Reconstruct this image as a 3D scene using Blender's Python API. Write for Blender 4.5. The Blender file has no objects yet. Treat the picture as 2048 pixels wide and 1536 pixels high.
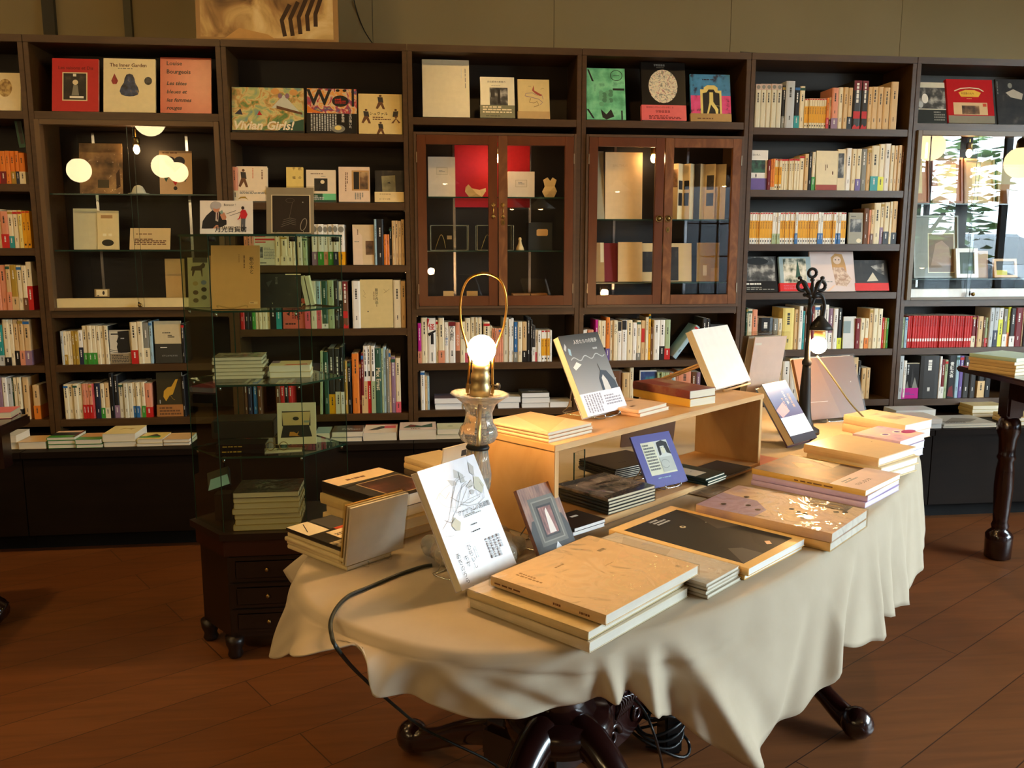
import bpy, bmesh, math, random
from mathutils import Matrix, Vector
random.seed(7)
S = bpy.context.scene
COL = S.collection
PI = math.pi
# ---------------------------------------------------------------- camera
EYE = 1.27
FPX, PITCH, YAW = 1725.5, math.radians(9.094), math.radians(6.346)
cd = bpy.data.cameras.new('camera'); cam = bpy.data.objects.new('camera', cd); COL.objects.link(cam)
cd.sensor_fit = 'HORIZONTAL'; cd.sensor_width = 36.0; cd.lens = FPX * 36.0 / 2048
cd.clip_start = .02; cd.clip_end = 200
cam.location = (0, 0, EYE); cam.rotation_euler = (PI/2 - PITCH, 0, -YAW)
S.camera = cam
# ---------------------------------------------------------------- world, exposure
S.view_settings.view_transform = 'Standard'; S.view_settings.look = 'None'
S.view_settings.gamma = 1; S.view_settings.use_curve_mapping = False
S.view_settings.exposure = 0.3
W = bpy.data.worlds.new('daylight'); S.world = W; W.use_nodes = True
SKY = 38.0
bg = W.node_tree.nodes['Background']; bg.inputs[0].default_value = (.74, .88, 1.0, 1); bg.inputs[1].default_value = SKY
GLOBE_E, BULB_E, PEND_E, CAB_E, CEIL_E = 25.0, 300.0, 80.0, 80.0, 430.0
WARM = (1.0, .58, .24)

# ---------------------------------------------------------------- placing helpers
def ray(x, y):
    a = (x-1024)/FPX; b = -(y-768)/FPX
    cp, sp = math.cos(PITCH), math.sin(PITCH)
    d = cp + b*sp; z = -sp + b*cp
    c, s = math.cos(YAW), math.sin(YAW)
    return Vector((a*c + d*s, -a*s + d*c, z))
def atY(x, y, Y):
    r = ray(x, y); k = Y/r.y
    return Vector((r.x*k, Y, EYE + r.z*k))
def atZ(x, y, Z):
    r = ray(x, y); k = (Z-EYE)/r.z
    return Vector((r.x*k, r.y*k, Z))
# ---------------------------------------------------------------- materials
def s2l(c): return c/12.92 if c <= .04045 else ((c+.055)/1.055)**2.4
def hexc(h): return tuple(s2l(int(h[i:i+2], 16)/255) for i in (0, 2, 4)) + (1,)
PAL = dict(cr='e6d8b4', wh='ece8de', iv='d8d2b8', ta='d6b480', bk='1b1918', gr='85857c', lg='bfc4c4', rd='c2221e', dr='74171b',
           og='e27f28', ye='e6a30e', py='e6d27c', gn='3f9235', dg='2c5340', tl='2b9694', bl='2d69a5', nv='262b40', pu='6b5898',
           pk='d9606e', mg='c41a90', br='6a4428', sa='dd9270', lb='9fbecb', go='ac8a2c', sg='a6b68c', mv='8f7188', yl='dfe03a',
           kraft='b98a58', mint='6fc78f', sky='8fb0dc', dn='15161c', pg='e9dfc6', pgw='f0ede6', char='33312f', peach='f0c79e', skin='c9966c', hot='ec2f78')
NAMES = dict(cr='cream', wh='white', iv='ivory', ta='tan', bk='black', gr='grey', lg='pale grey', rd='red', dr='dark red', og='orange',
             ye='yellow', py='pale yellow', gn='green', dg='dark green', tl='teal', bl='blue', nv='navy', pu='purple', pk='pink',
             mg='magenta', br='brown', sa='salmon', lb='pale blue', go='mustard', sg='sage green', mv='mauve', yl='lemon', char='charcoal')
MC = {}
def nodes(m):
    m.use_nodes = True
    return m.node_tree.nodes, m.node_tree.links, m.node_tree.nodes['Principled BSDF']
def M(key, rough=.55, coat=0, spec=.4):
    k = (key, rough, coat)
    if k in MC: return MC[k]
    m = bpy.data.materials.new('paper_%s' % key); n, l, p = nodes(m)
    c = hexc(PAL.get(key, key))
    tn = n.new('ShaderNodeTexNoise'); tn.inputs['Scale'].default_value = 38; tn.inputs['Detail'].default_value = 4
    tc = n.new('ShaderNodeTexCoord'); l.new(tc.outputs['Object'], tn.inputs['Vector'])
    mr = n.new('ShaderNodeMapRange'); mr.inputs[3].default_value = .9; mr.inputs[4].default_value = 1.08
    l.new(tn.outputs['Fac'], mr.inputs[0])
    mx = n.new('ShaderNodeVectorMath'); mx.operation = 'SCALE'; mx.inputs[0].default_value = c[:3]
    l.new(mr.outputs[0], mx.inputs['Scale']); l.new(mx.outputs[0], p.inputs['Base Color'])
    p.inputs['Roughness'].default_value = rough; p.inputs['Specular IOR Level'].default_value = spec
    if coat: p.inputs['Coat Weight'].default_value = coat; p.inputs['Coat Roughness'].default_value = .12
    MC[k] = m; return m
def ramp_mat(name, cols, scale=8, rough=.5, kind='noise', stretch=(1, 1, 1), bump=0, detail=5, distort=0, coat=0):
    m = bpy.data.materials.new(name); n, l, p = nodes(m)
    tc = n.new('ShaderNodeTexCoord'); mp = n.new('ShaderNodeMapping'); mp.inputs['Scale'].default_value = stretch
    l.new(tc.outputs['Object'], mp.inputs[0])
    if kind == 'voronoi':
        t = n.new('ShaderNodeTexVoronoi'); t.inputs['Scale'].default_value = scale; out = t.outputs['Color']
    elif kind == 'wave':
        t = n.new('ShaderNodeTexWave'); t.inputs['Scale'].default_value = scale; t.inputs['Distortion'].default_value = distort
        t.inputs['Detail'].default_value = detail; out = t.outputs['Fac']
    else:
        t = n.new('ShaderNodeTexNoise'); t.inputs['Scale'].default_value = scale; t.inputs['Detail'].default_value = detail
        t.inputs['Distortion'].default_value = distort; out = t.outputs['Fac']
    l.new(mp.outputs[0], t.inputs['Vector'])
    r = n.new('ShaderNodeValToRGB'); l.new(out, r.inputs[0])
    r.color_ramp.elements.remove(r.color_ramp.elements[0])
    for i, (pos, c) in enumerate(cols):
        e = r.color_ramp.elements[0] if i == 0 else r.color_ramp.elements.new(pos)
        e.position = pos; e.color = hexc(PAL.get(c, c))
    l.new(r.outputs[0], p.inputs['Base Color']); p.inputs['Roughness'].default_value = rough
    if coat: p.inputs['Coat Weight'].default_value = coat; p.inputs['Coat Roughness'].default_value = .1
    if bump:
        b = n.new('ShaderNodeBump'); b.inputs['Strength'].default_value = bump; b.inputs['Distance'].default_value = .002
        l.new(out, b.inputs['Height']); l.new(b.outputs[0], p.inputs['Normal'])
    return m
def plain(name, c, rough=.5, metal=0, trans=0, ior=1.45, emit=None, alpha=1, coat=0, sheen=0):
    m = bpy.data.materials.new(name); n, l, p = nodes(m)
    p.inputs['Base Color'].default_value = hexc(PAL.get(c, c)); p.inputs['Roughness'].default_value = rough
    p.inputs['Metallic'].default_value = metal; p.inputs['Transmission Weight'].default_value = trans; p.inputs['IOR'].default_value = ior
    p.inputs['Alpha'].default_value = alpha; p.inputs['Coat Weight'].default_value = coat; p.inputs['Sheen Weight'].default_value = sheen
    if emit: p.inputs['Emission Color'].default_value = emit[0] + (1,); p.inputs['Emission Strength'].default_value = emit[1]
    return m
def thin_glass(name, tint, gloss=1.0, rough=0.0, ior=1.5, film=0.0):
    """one-sheet pane: clear transmission with a fresnel reflection"""
    m = bpy.data.materials.new(name); m.use_nodes = True; n, l = m.node_tree.nodes, m.node_tree.links
    n.clear(); out = n.new('ShaderNodeOutputMaterial'); t = n.new('ShaderNodeBsdfTransparent'); g = n.new('ShaderNodeBsdfGlossy')
    f = n.new('ShaderNodeFresnel'); f.inputs[0].default_value = ior; mx = n.new('ShaderNodeMixShader')
    t.inputs[0].default_value = hexc(tint); g.inputs['Roughness'].default_value = rough
    ml = n.new('ShaderNodeMath'); ml.operation = 'MULTIPLY_ADD'; ml.inputs[1].default_value = gloss; ml.inputs[2].default_value = film
    ge = n.new('ShaderNodeNewGeometry'); iv = n.new('ShaderNodeMath'); iv.operation = 'SUBTRACT'; iv.inputs[0].default_value = 1; iv.use_clamp = True
    l.new(ge.outputs['Backfacing'], iv.inputs[1]); m2 = n.new('ShaderNodeMath'); m2.operation = 'MULTIPLY'
    l.new(f.outputs[0], ml.inputs[0]); l.new(ml.outputs[0], m2.inputs[0]); l.new(iv.outputs[0], m2.inputs[1]); l.new(m2.outputs[0], mx.inputs[0]); l.new(t.outputs[0], mx.inputs[1]); l.new(g.outputs[0], mx.inputs[2])
    l.new(mx.outputs[0], out.inputs[0]); return m
def film_mat(name):
    """crinkled clear wrapping: mostly see-through with sharp broken highlights"""
    m = thin_glass(name, 'f8f6f0', .8, .05, 1.4, 0); n, l = m.node_tree.nodes, m.node_tree.links
    tx = n.new('ShaderNodeTexNoise'); tx.inputs['Scale'].default_value = 11; tx.inputs['Distortion'].default_value = 3.5; tx.inputs['Detail'].default_value = 1; tx.inputs['Roughness'].default_value = .3
    tc = n.new('ShaderNodeTexCoord'); l.new(tc.outputs['Object'], tx.inputs['Vector'])
    b = n.new('ShaderNodeBump'); b.inputs['Strength'].default_value = .45; b.inputs['Distance'].default_value = .01
    l.new(tx.outputs['Fac'], b.inputs['Height'])
    for nd in n:
        if nd.type in ('BSDF_GLOSSY', 'FRESNEL'): l.new(b.outputs[0], nd.inputs['Normal'])
    return m
WOOD = ramp_mat('dark_shelf_wood', [(0, '3a250d'), (.5, '4a3116'), (1, '593e1d')], 9, .42, stretch=(1, 6, 6), bump=.15)
WOODR = ramp_mat('red_brown_cabinet_wood', [(0, '4c250e'), (.5, '5f3012'), (1, '723c18')], 5, .32, stretch=(3, 3, .8), bump=.1, distort=1.2)
WOODF = ramp_mat('figured_cabinet_wood', [(0, '56301a'), (.45, '724628'), (.7, '8e5e38'), (1, '5f371e')], 4, .3, stretch=(3, 3, 1.4), distort=2.5)
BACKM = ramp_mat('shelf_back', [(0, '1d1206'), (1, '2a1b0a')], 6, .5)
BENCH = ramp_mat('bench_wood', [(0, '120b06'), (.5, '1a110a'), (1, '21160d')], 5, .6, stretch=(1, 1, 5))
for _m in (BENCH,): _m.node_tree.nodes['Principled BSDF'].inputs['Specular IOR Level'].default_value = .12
PINE = ramp_mat('pine_wood', [(0, 'b98750'), (.45, 'd0a066'), (.75, 'dcb47c'), (1, 'c4924f')], 7, .5, stretch=(1, 1, 7), bump=.25, distort=.6)
PINEH = ramp_mat('pine_wood_end', [(0, 'a9793f'), (.5, 'cfa266'), (.8, 'dcb47c'), (1, '8e5f2c')], 6, .5, stretch=(6, 2, 1), bump=.3, distort=1)
MAHOG = ramp_mat('mahogany', [(0, '160705'), (.5, '210b08'), (1, '2c100c')], 6, .22, stretch=(3, 3, 1), coat=.6)
DARKW = ramp_mat('stand_wood', [(0, '150d08'), (.5, '20130c'), (1, '2a1a10')], 6, .35, stretch=(4, 4, 1))
GLASS = thin_glass('cabinet_glass', 'ffffff', 1.3)
GLASSG = thin_glass('green_float_glass', 'e6f1e4', 1.1)
GEDGE = plain('glass_edge', '1d3a2e', .2)
GSHELF = thin_glass('glass_shelf', 'ecf5ee', 1.0)
ACRYL = thin_glass('clear_acrylic', 'f6f7f4', 1.2)
FILM = film_mat('clear_film')
CHROME = plain('chrome', 'c8c8c8', .2, 1)
BRASS = plain('brass', 'c39a4c', .28, 1)
OBRASS = plain('old_brass', '8d7340', .35, 1)
IRON = plain('black_iron', '1d1b19', .5, .3)
CORD = plain('green_cord', '1a2118', .5)
CORDK = plain('black_cord', '0e0e0e', .4)
LEADG = plain('cut_glass', 'fbf7ea', .06, 0, .8, 1.45)
CLOTH = ramp_mat('tablecloth', [(0, 'ac9d86'), (.5, 'b5a790'), (1, 'bdb09a')], 14, .85, bump=.12)
def pages(white=False):
    k = ('pages', white)
    if k in MC: return MC[k]
    MC[k] = ramp_mat('page_edges' + ('_white' if white else ''), [(0, 'd9ceb2' if not white else 'd8d6d0'), (1, 'efe6cf' if not white else 'f2f0ec')], 420, .7, stretch=(.02, 1, .02), detail=2)
    return MC[k]
# ---------------------------------------------------------------- mesh building
TXT = {}
def text_geo(s, size, align='LEFT', italic=0, bold=0):
    k = (s, round(size, 4), align, italic, bold)
    if k in TXT: return TXT[k]
    c = bpy.data.curves.new('tmp', 'FONT'); c.body = s; c.size = size; c.align_x = align; c.align_y = 'CENTER'
    c.resolution_u = 2; c.shear = italic; c.offset = bold*size*.02; c.space_line = .95
    o = bpy.data.objects.new('tmp', c); me = bpy.data.meshes.new_from_object(o)
    r = ([v.co.copy() for v in me.vertices], [tuple(p.vertices) for p in me.polygons])
    bpy.data.objects.remove(o); bpy.data.curves.remove(c); bpy.data.meshes.remove(me)
    TXT[k] = r; return r
class MB:
    def __init__(s): s.v = []; s.f = []; s.m = []; s.ms = []; s.sm = []; s.T = Matrix()
    def mi(s, m):
        if m not in s.ms: s.ms.append(m)
        return s.ms.index(m)
    def add(s, vs, fs, m, smooth=False):
        b = len(s.v); T = s.T
        s.v += [T @ Vector(v) for v in vs]; k = s.mi(m)
        for f in fs: s.f.append([b+i for i in f]); s.m.append(k); s.sm.append(smooth)
        return s
    def box(s, x0, x1, y0, y1, z0, z1, m, bev=0):
        if bev:
            bm = bmesh.new(); bmesh.ops.create_cube(bm, size=1)
            for v in bm.verts: v.co = Vector(((x0+x1)/2 + v.co.x*(x1-x0), (y0+y1)/2 + v.co.y*(y1-y0), (z0+z1)/2 + v.co.z*(z1-z0)))
            bmesh.ops.bevel(bm, geom=bm.edges[:], offset=bev, segments=2, affect='EDGES')
            s.add([v.co.copy() for v in bm.verts], [[v.index for v in f.verts] for f in bm.faces], m); bm.free(); return s
        return s.add([(x0, y0, z0), (x1, y0, z0), (x1, y1, z0), (x0, y1, z0), (x0, y0, z1), (x1, y0, z1), (x1, y1, z1), (x0, y1, z1)],
                     [(0, 3, 2, 1), (4, 5, 6, 7), (0, 1, 5, 4), (1, 2, 6, 5), (2, 3, 7, 6), (3, 0, 4, 7)], m)
    def prism(s, poly, z0, z1, m, m2=None):
        n = len(poly)
        s.add([(x, y, z0) for x, y in poly] + [(x, y, z1) for x, y in poly],
              [tuple(range(n))[::-1], tuple(range(n, 2*n))], m)
        s.add([(x, y, z0) for x, y in poly] + [(x, y, z1) for x, y in poly],
              [(i, (i+1) % n, n+(i+1) % n, n+i) for i in range(n)], m2 or m)
        return s
    def lathe(s, prof, m, n=24, c=(0, 0, 0), lobes=0, amp=0, smooth=True, twist=0):
        vs = []; fs = []
        for j, (r, z) in enumerate(prof):
            for i in range(n):
                a = 2*PI*i/n; k = 1 + amp*math.cos(lobes*a + twist*j) if lobes else 1
                vs.append((c[0]+r*k*math.cos(a), c[1]+r*k*math.sin(a), c[2]+z))
        for j in range(len(prof)-1):
            for i in range(n): fs.append((j*n+i, j*n+(i+1) % n, (j+1)*n+(i+1) % n, (j+1)*n+i))
        fs.append(tuple(range(n))[::-1]); fs.append(tuple(range((len(prof)-1)*n, len(prof)*n)))
        return s.add(vs, fs, m, smooth)
    def tube(s, pts, r, m, n=8, smooth=True):
        pts = [Vector(p) for p in pts]; rs = r if isinstance(r, (list, tuple)) else [r]*len(pts)
        vs = []; fs = []; up = None
        for i, p in enumerate(pts):
            t = (pts[min(i+1, len(pts)-1)] - pts[max(i-1, 0)])
            t = t.normalized() if t.length > 1e-9 else Vector((0, 0, 1))
            if up is None: up = t.orthogonal().normalized()
            up = (up - t*up.dot(t)); up = up.normalized() if up.length > 1e-6 else t.orthogonal().normalized()
            w = t.cross(up)
            for k in range(n):
                a = 2*PI*k/n; vs.append(p + (up*math.cos(a) + w*math.sin(a))*rs[i])
        for i in range(len(pts)-1):
            for k in range(n): fs.append((i*n+k, i*n+(k+1) % n, (i+1)*n+(k+1) % n, (i+1)*n+k))
        fs.append(tuple(range(n))[::-1]); fs.append(tuple(range((len(pts)-1)*n, len(pts)*n)))
        return s.add(vs, fs, m, smooth)
    def ball(s, c, r, m, n=16, sc=(1, 1, 1)):
        k = n//2; prof = [(max(r*math.sin(PI*i/k), r*.01), -r*math.cos(PI*i/k)) for i in range(k+1)]
        T = s.T; s.T = T @ Matrix.Translation(c) @ Matrix.Diagonal((*sc, 1)); s.lathe(prof, m, n); s.T = T; return s
    def build(s, name, parent=None, mat4=None, label=None, cat=None, group=None, kind=None):
        me = bpy.data.meshes.new(name); me.from_pydata([tuple(v) for v in s.v], [], s.f)
        for m in s.ms: me.materials.append(m)
        me.polygons.foreach_set('material_index', s.m); me.polygons.foreach_set('use_smooth', s.sm); me.update()
        o = bpy.data.objects.new(name, me); COL.objects.link(o)
        if parent: o.parent = parent
        if mat4 is not None: o.matrix_local = mat4
        return tag(o, label, cat, group, kind)
def tag(o, label=None, cat=None, group=None, kind=None):
    if label: o['label'] = label
    if cat: o['category'] = cat
    if group: o['group'] = group
    if kind: o['kind'] = kind
    return o
def empty(name, mat4=None, label=None, cat=None, group=None, parent=None):
    o = bpy.data.objects.new(name, None); o.empty_display_size = .05; COL.objects.link(o)
    if parent: o.parent = parent
    if mat4 is not None: o.matrix_local = mat4
    return tag(o, label, cat, group)
def TR(x, y=0, z=0): return Matrix.Translation((x, y, z) if not isinstance(x, Vector) else x)
def RZ(d): return Matrix.Rotation(math.radians(d), 4, 'Z')
def RX(d): return Matrix.Rotation(math.radians(d), 4, 'X')
def RY(d): return Matrix.Rotation(math.radians(d), 4, 'Y')
def spline(pts, n=6):
    P = [Vector(p) for p in pts]; out = []
    for i in range(len(P)-1):
        a, b, c, d = P[max(i-1, 0)], P[i], P[i+1], P[min(i+2, len(P)-1)]
        for k in range(n):
            t = k/n; out.append(.5*((2*b) + (c-a)*t + (2*a-5*b+4*c-d)*t*t + (3*b-a-3*c+d)*t**3))
    out.append(P[-1]); return out
# ---------------------------------------------------------------- cover art on the plane x (0..w), z (0..h), facing -y
def art(b, w, h, items, y=0.0, eps=.00008):
    lay = 0
    for it in items:
        k = it[0]; lay += 1; yy = y - eps*lay
        mm = it[-1]; mm = M(mm) if isinstance(mm, str) else mm
        if k == 'r':
            u0, v0, u1, v1 = it[1:5]
            b.add([(u0*w, yy, v0*h), (u1*w, yy, v0*h), (u1*w, yy, v1*h), (u0*w, yy, v1*h)], [(0, 1, 2, 3)], mm)
        elif k == 'e':
            cu, cv, ru, rv = it[1:5]; n = 20
            b.add([(cu*w + ru*w*math.cos(2*PI*i/n), yy, cv*h + rv*h*math.sin(2*PI*i/n)) for i in range(n)], [tuple(range(n))], mm)
        elif k == 'p':
            P = it[1]; b.add([(u*w, yy, v*h) for u, v in P], [tuple(range(len(P)))], mm)
        elif k == 'l':
            P = [Vector((u*w, v*h)) for u, v in it[1]]; q = it[2]/2; vs = []; fs = []
            for i, p in enumerate(P):
                t = (P[min(i+1, len(P)-1)] - P[max(i-1, 0)]).normalized(); nn = Vector((-t.y, t.x))*q
                vs += [(p.x+nn.x, yy, p.y+nn.y), (p.x-nn.x, yy, p.y-nn.y)]
            for i in range(len(P)-1): fs.append((2*i, 2*i+1, 2*i+3, 2*i+2))
            b.add(vs, fs, mm)
        elif k in ('t', 'tv', 'ti', 'tr', 'tb'):
            s, u, v, size = it[1:5]
            if k == 'tv': s = '\n'.join(s)
            vs, fs = text_geo(s, size, 'CENTER' if k in ('tv', 'tr') else 'LEFT', .25 if k in ('ti', 'tb') else 0, 1.4 if k == 'tb' else (1.0 if size > .018 else (.5 if size > .012 else 0)))
            if k == 'tr': b.add([(u*w + p.y, yy, v*h - p.x) for p in vs], fs, mm)      # runs down the spine
            else: b.add([(u*w + p.x, yy, v*h + p.y) for p in vs], fs, mm)
        elif k == 'm':      # small print too fine to read: rows of short marks
            u0, v0, u1, v1, n, vert = it[1:7]; rr = random.Random(int(u0*999+v0*77+n)); vs = []; fs = []
            for i in range(n):
                t = 0
                while t < .96:
                    e = min(1, t + rr.uniform(.05, .16)); q = .28/n
                    c = (i+.5)/n
                    if vert: a0, a1, c0, c1 = u0+(u1-u0)*(c-q), u0+(u1-u0)*(c+q), v1-(v1-v0)*t, v1-(v1-v0)*e
                    else: a0, a1, c0, c1 = u0+(u1-u0)*t, u0+(u1-u0)*e, v0+(v1-v0)*(c-q), v0+(v1-v0)*(c+q)
                    kx = len(vs); vs += [(a0*w, yy, c0*h), (a1*w, yy, c0*h), (a1*w, yy, c1*h), (a0*w, yy, c1*h)]; fs.append((kx, kx+1, kx+2, kx+3))
                    t = e + rr.uniform(.015, .04)
                    if i == n-1 and t > .55: break
            b.add(vs, fs, mm)
# ---------------------------------------------------------------- a book: cover is the thing, pages and band its parts
def book(name, w, h, t, mat4, cover, label, cat='book', items=(), spine=(), back=None, hard=False, band=None, group=None, pw=False, wrap=False, spine_side=0, gloss=.3):
    """local: front cover on y=0 facing -y, x 0..w (spine at x=0, or at x=w when spine_side), z 0..h, back at y=t"""
    cm = M(cover, gloss) if isinstance(cover, str) else cover
    bm_ = back and (M(back, gloss) if isinstance(back, str) else back) or cm
    c = .0025 if hard else .0009; ins = .004 if hard else .0012
    b = MB()
    F = Matrix() if not spine_side else Matrix.Translation((w, 0, 0)) @ Matrix.Diagonal((-1, 1, 1, 1))
    b.T = F
    b.box(0, w, 0, c, 0, h, cm); b.box(0, w, t-c, t, 0, h, cm)
    n = 4; arc = [(-.0012*math.sin(PI*i/n)*(2.5 if hard else 1), t*i/n) for i in range(n+1)]
    vs = [(x, y, 0) for x, y in arc] + [(x, y, h) for x, y in arc] + [(c, 0, 0), (c, t, 0), (c, 0, h), (c, t, h)]
    k = n+1
    b.add(vs, [(i, i+1, k+i+1, k+i) for i in range(n)] + [tuple(range(k))[::-1] + (2*k, 2*k+1), tuple(range(k, 2*k)) + (2*k+3, 2*k+2)], bm_, False)
    b.T = Matrix()
    art(b, w, h, items)
    if spine:
        T = b.T; x0 = -.004 if not spine_side else w+.004
        b.T = (Matrix.Translation((x0, t, 0)) @ Matrix.Rotation(-PI/2, 4, 'Z')) if not spine_side else (Matrix.Translation((x0, 0, 0)) @ Matrix.Rotation(PI/2, 4, 'Z'))
        art(b, t, h, spine, y=0.0); b.T = T
    o = b.build(name, None, mat4, label, cat, group)
    p = MB(); p.T = F; p.box(c, w-ins, c, t-c, ins, h-ins, pages(pw)); p.build('pages', o)
    if band:
        bc, bf = band[0], band[1]; q = MB(); q.T = F; g = .0006
        bmt = M(bc, .35); q.box(-.0022 if not hard else -.004, w+g, -g, g*.5, 0, h*bf, bmt); q.box(-.0022, w+g, t-g*.5, t+g, 0, h*bf, bmt)
        q.box(-.0034 if not hard else -.0045, -.0012, -g, t+g, 0, h*bf, bmt); q.T = Matrix()
        if len(band) > 2: art(q, w, h*bf, band[2], y=-g)
        q.build('paper_band', o)
    if wrap:
        q = MB(); q.box(-.004, w+.002, -.0003-.00008*(len(items)+1), t+.0002, -.0012, h+.0015, FILM); q.build('plastic_wrap', o)
    return o
# ================================================================ the room
YF, YB = 4.0, 4.27            # front plane and back of the bookcases
CEILZ = 2.95; RX0, RX1, RY0 = -4.6, 5.2, -5.0
FLOORM = ramp_mat('floor_planks_tone', [(0, '3c1d0c'), (.5, '55290f'), (1, '6b3617')], 3, .3)
def floor_material():
    m = bpy.data.materials.new('wood_floor'); n, l, p = nodes(m)
    tc = n.new('ShaderNodeTexCoord'); mp = n.new('ShaderNodeMapping'); mp.inputs['Rotation'].default_value = (0, 0, math.radians(-33)); l.new(tc.outputs['Object'], mp.inputs[0])
    br = n.new('ShaderNodeTexBrick'); br.inputs['Scale'].default_value = 1; br.inputs['Brick Width'].default_value = 1.8; br.inputs['Row Height'].default_value = .18
    br.inputs['Mortar Size'].default_value = .0016; br.inputs['Color1'].default_value = hexc('6a3d1c'); br.inputs['Color2'].default_value = hexc('744522'); br.inputs['Mortar'].default_value = hexc('33190b')
    l.new(mp.outputs[0], br.inputs[0])
    m2 = n.new('ShaderNodeMapping'); m2.inputs['Rotation'].default_value = (0, 0, math.radians(-33)); m2.inputs['Scale'].default_value = (1.2, 14, 1); l.new(tc.outputs['Object'], m2.inputs[0])
    tn = n.new('ShaderNodeTexNoise'); tn.inputs['Scale'].default_value = 2.2; tn.inputs['Detail'].default_value = 8; tn.inputs['Distortion'].default_value = .8; l.new(m2.outputs[0], tn.inputs[0])
    mr = n.new('ShaderNodeMapRange'); mr.inputs[3].default_value = .6; mr.inputs[4].default_value = 1.45; l.new(tn.outputs['Fac'], mr.inputs[0])
    vm = n.new('ShaderNodeVectorMath'); vm.operation = 'SCALE'; l.new(br.outputs[0], vm.inputs[0]); l.new(mr.outputs[0], vm.inputs['Scale']); l.new(vm.outputs[0], p.inputs['Base Color'])
    r2 = n.new('ShaderNodeTexNoise'); r2.inputs['Scale'].default_value = 1.6; r2.inputs['Detail'].default_value = 6; l.new(tc.outputs['Object'], r2.inputs[0])
    mq = n.new('ShaderNodeMapRange'); mq.inputs[3].default_value = .3; mq.inputs[4].default_value = .62; l.new(r2.outputs['Fac'], mq.inputs[0]); l.new(mq.outputs[0], p.inputs['Roughness'])
    b = n.new('ShaderNodeBump'); b.inputs['Strength'].default_value = .12; b.inputs['Distance'].default_value = .004; l.new(tn.outputs['Fac'], b.inputs['Height']); l.new(b.outputs[0], p.inputs['Normal'])
    return m
WALLM = ramp_mat('grey_olive_paint', [(0, '8e7c54'), (.5, '97855c'), (1, '9f8d64')], 2.5, .7, bump=.05)
WALLD = ramp_mat('brown_room_paint', [(0, '5a4a38'), (1, '6a5844')], 2.5, .8)
CEILM = plain('ceiling_paint', '6a6154', .9)
FRAMEK = plain('black_window_frame', '141414', .5)
b = MB(); b.box(RX0, RX1, RY0, YB+.3, -.05, 0, floor_material()); b.build('floor', kind='structure')
b = MB(); b.box(RX0, RX1, RY0, YB+.3, CEILZ, CEILZ+.05, CEILM); b.build('ceiling', kind='structure')
b = MB(); x = RX0; GAPM = plain('panel_gap', '35332a', .9)
b.box(RX0, RX1, YB+.24, YB+.3, 0, CEILZ, GAPM)
seams = [RX0] + [atY(px, 40, YB+.23).x for px in (-20, 252, 745, 1108, 1462, 1803)] + [RX1]
for a, c in zip(seams, seams[1:]): b.box(a+.0012, c-.0012, YB+.23, YB+.24, 0, CEILZ, WALLM)
b.build('wall_back', kind='structure')
b = MB(); b.box(RX0-.05, RX0, RY0, YB+.3, 0, CEILZ, WALLD); b.build('wall_left', kind='structure')
b = MB(); b.box(RX0, 4.05, RY0-.1, RY0, 0, CEILZ, WALLD); b.box(4.95, RX1+.05, RY0-.1, RY0, 0, CEILZ, WALLD); b.box(4.05, 4.95, RY0-.1, RY0, 0, .5, WALLD); b.box(4.05, 4.95, RY0-.1, RY0, 2.2, CEILZ, WALLD); b.build('wall_front', kind='structure')
b = MB()
for (a, c, d, e) in ((4.05, 4.09, .5, 2.2), (4.91, 4.95, .5, 2.2), (4.09, 4.91, .5, .54), (4.09, 4.91, 2.16, 2.2), (4.34, 4.36, .54, 2.16), (4.62, 4.64, .54, 2.16), (4.09, 4.91, 1.1, 1.12), (4.09, 4.91, 1.6, 1.62)): b.box(a, c, RY0-.08, RY0-.03, d, e, FRAMEK)
w = b.build('window_4', kind='structure'); g = MB(); g.add([(4.06, RY0-.05, .51), (4.94, RY0-.05, .51), (4.94, RY0-.05, 2.19), (4.06, RY0-.05, 2.19)], [(0, 1, 2, 3)], thin_glass('window_pane', 'f4f8f6')); g.build('pane', w)
# the long shop window in the side wall
WY0, WY1, WZ0, WZ1 = -1.15, 2.4, .62, 2.45
b = MB(); b.box(RX1, RX1+.12, RY0, WY0, 0, CEILZ, WALLD); b.box(RX1, RX1+.12, WY1, YB+.3, 0, CEILZ, WALLD)
b.box(RX1, RX1+.12, WY0, WY1, 0, WZ0, WALLD); b.box(RX1, RX1+.12, WY0, WY1, WZ1, CEILZ, WALLD); b.build('wall_right', kind='structure')
nW = 3; ww = (WY1-WY0)/nW
for i in range(nW):
    x0 = WY0 + i*ww; x1 = x0+ww; b = MB()
    for (a, c, d, e) in ((x0, x0+.05, WZ0, WZ1), (x1-.05, x1, WZ0, WZ1), (x0+.05, x1-.05, WZ0, WZ0+.06), (x0+.05, x1-.05, WZ1-.06, WZ1), (x0+ww/2-.02, x0+ww/2+.02, WZ0+.06, WZ1-.06)):
        b.box(RX1+.03, RX1+.09, a, c, d, e, FRAMEK)
    w = b.build('window_%d' % (i+1), kind='structure')
    g = MB(); g.add([(RX1+.06, x0+.03, WZ0+.03), (RX1+.06, x1-.03, WZ0+.03), (RX1+.06, x1-.03, WZ1-.03), (RX1+.06, x0+.03, WZ1-.03)], [(0, 1, 2, 3)], thin_glass('window_pane', 'f4f8f6')); g.build('pane', w)
    ld = bpy.data.lights.new('window_portal', 'AREA'); ld.shape = 'RECTANGLE'; ld.size = WZ1-WZ0; ld.size_y = ww; ld.cycles.is_portal = True
    lo = bpy.data.objects.new('window_portal', ld); COL.objects.link(lo); lo.location = (RX1+.14, (x0+x1)/2, (WZ0+WZ1)/2); lo.rotation_euler = (0, PI/2, 0)
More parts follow.
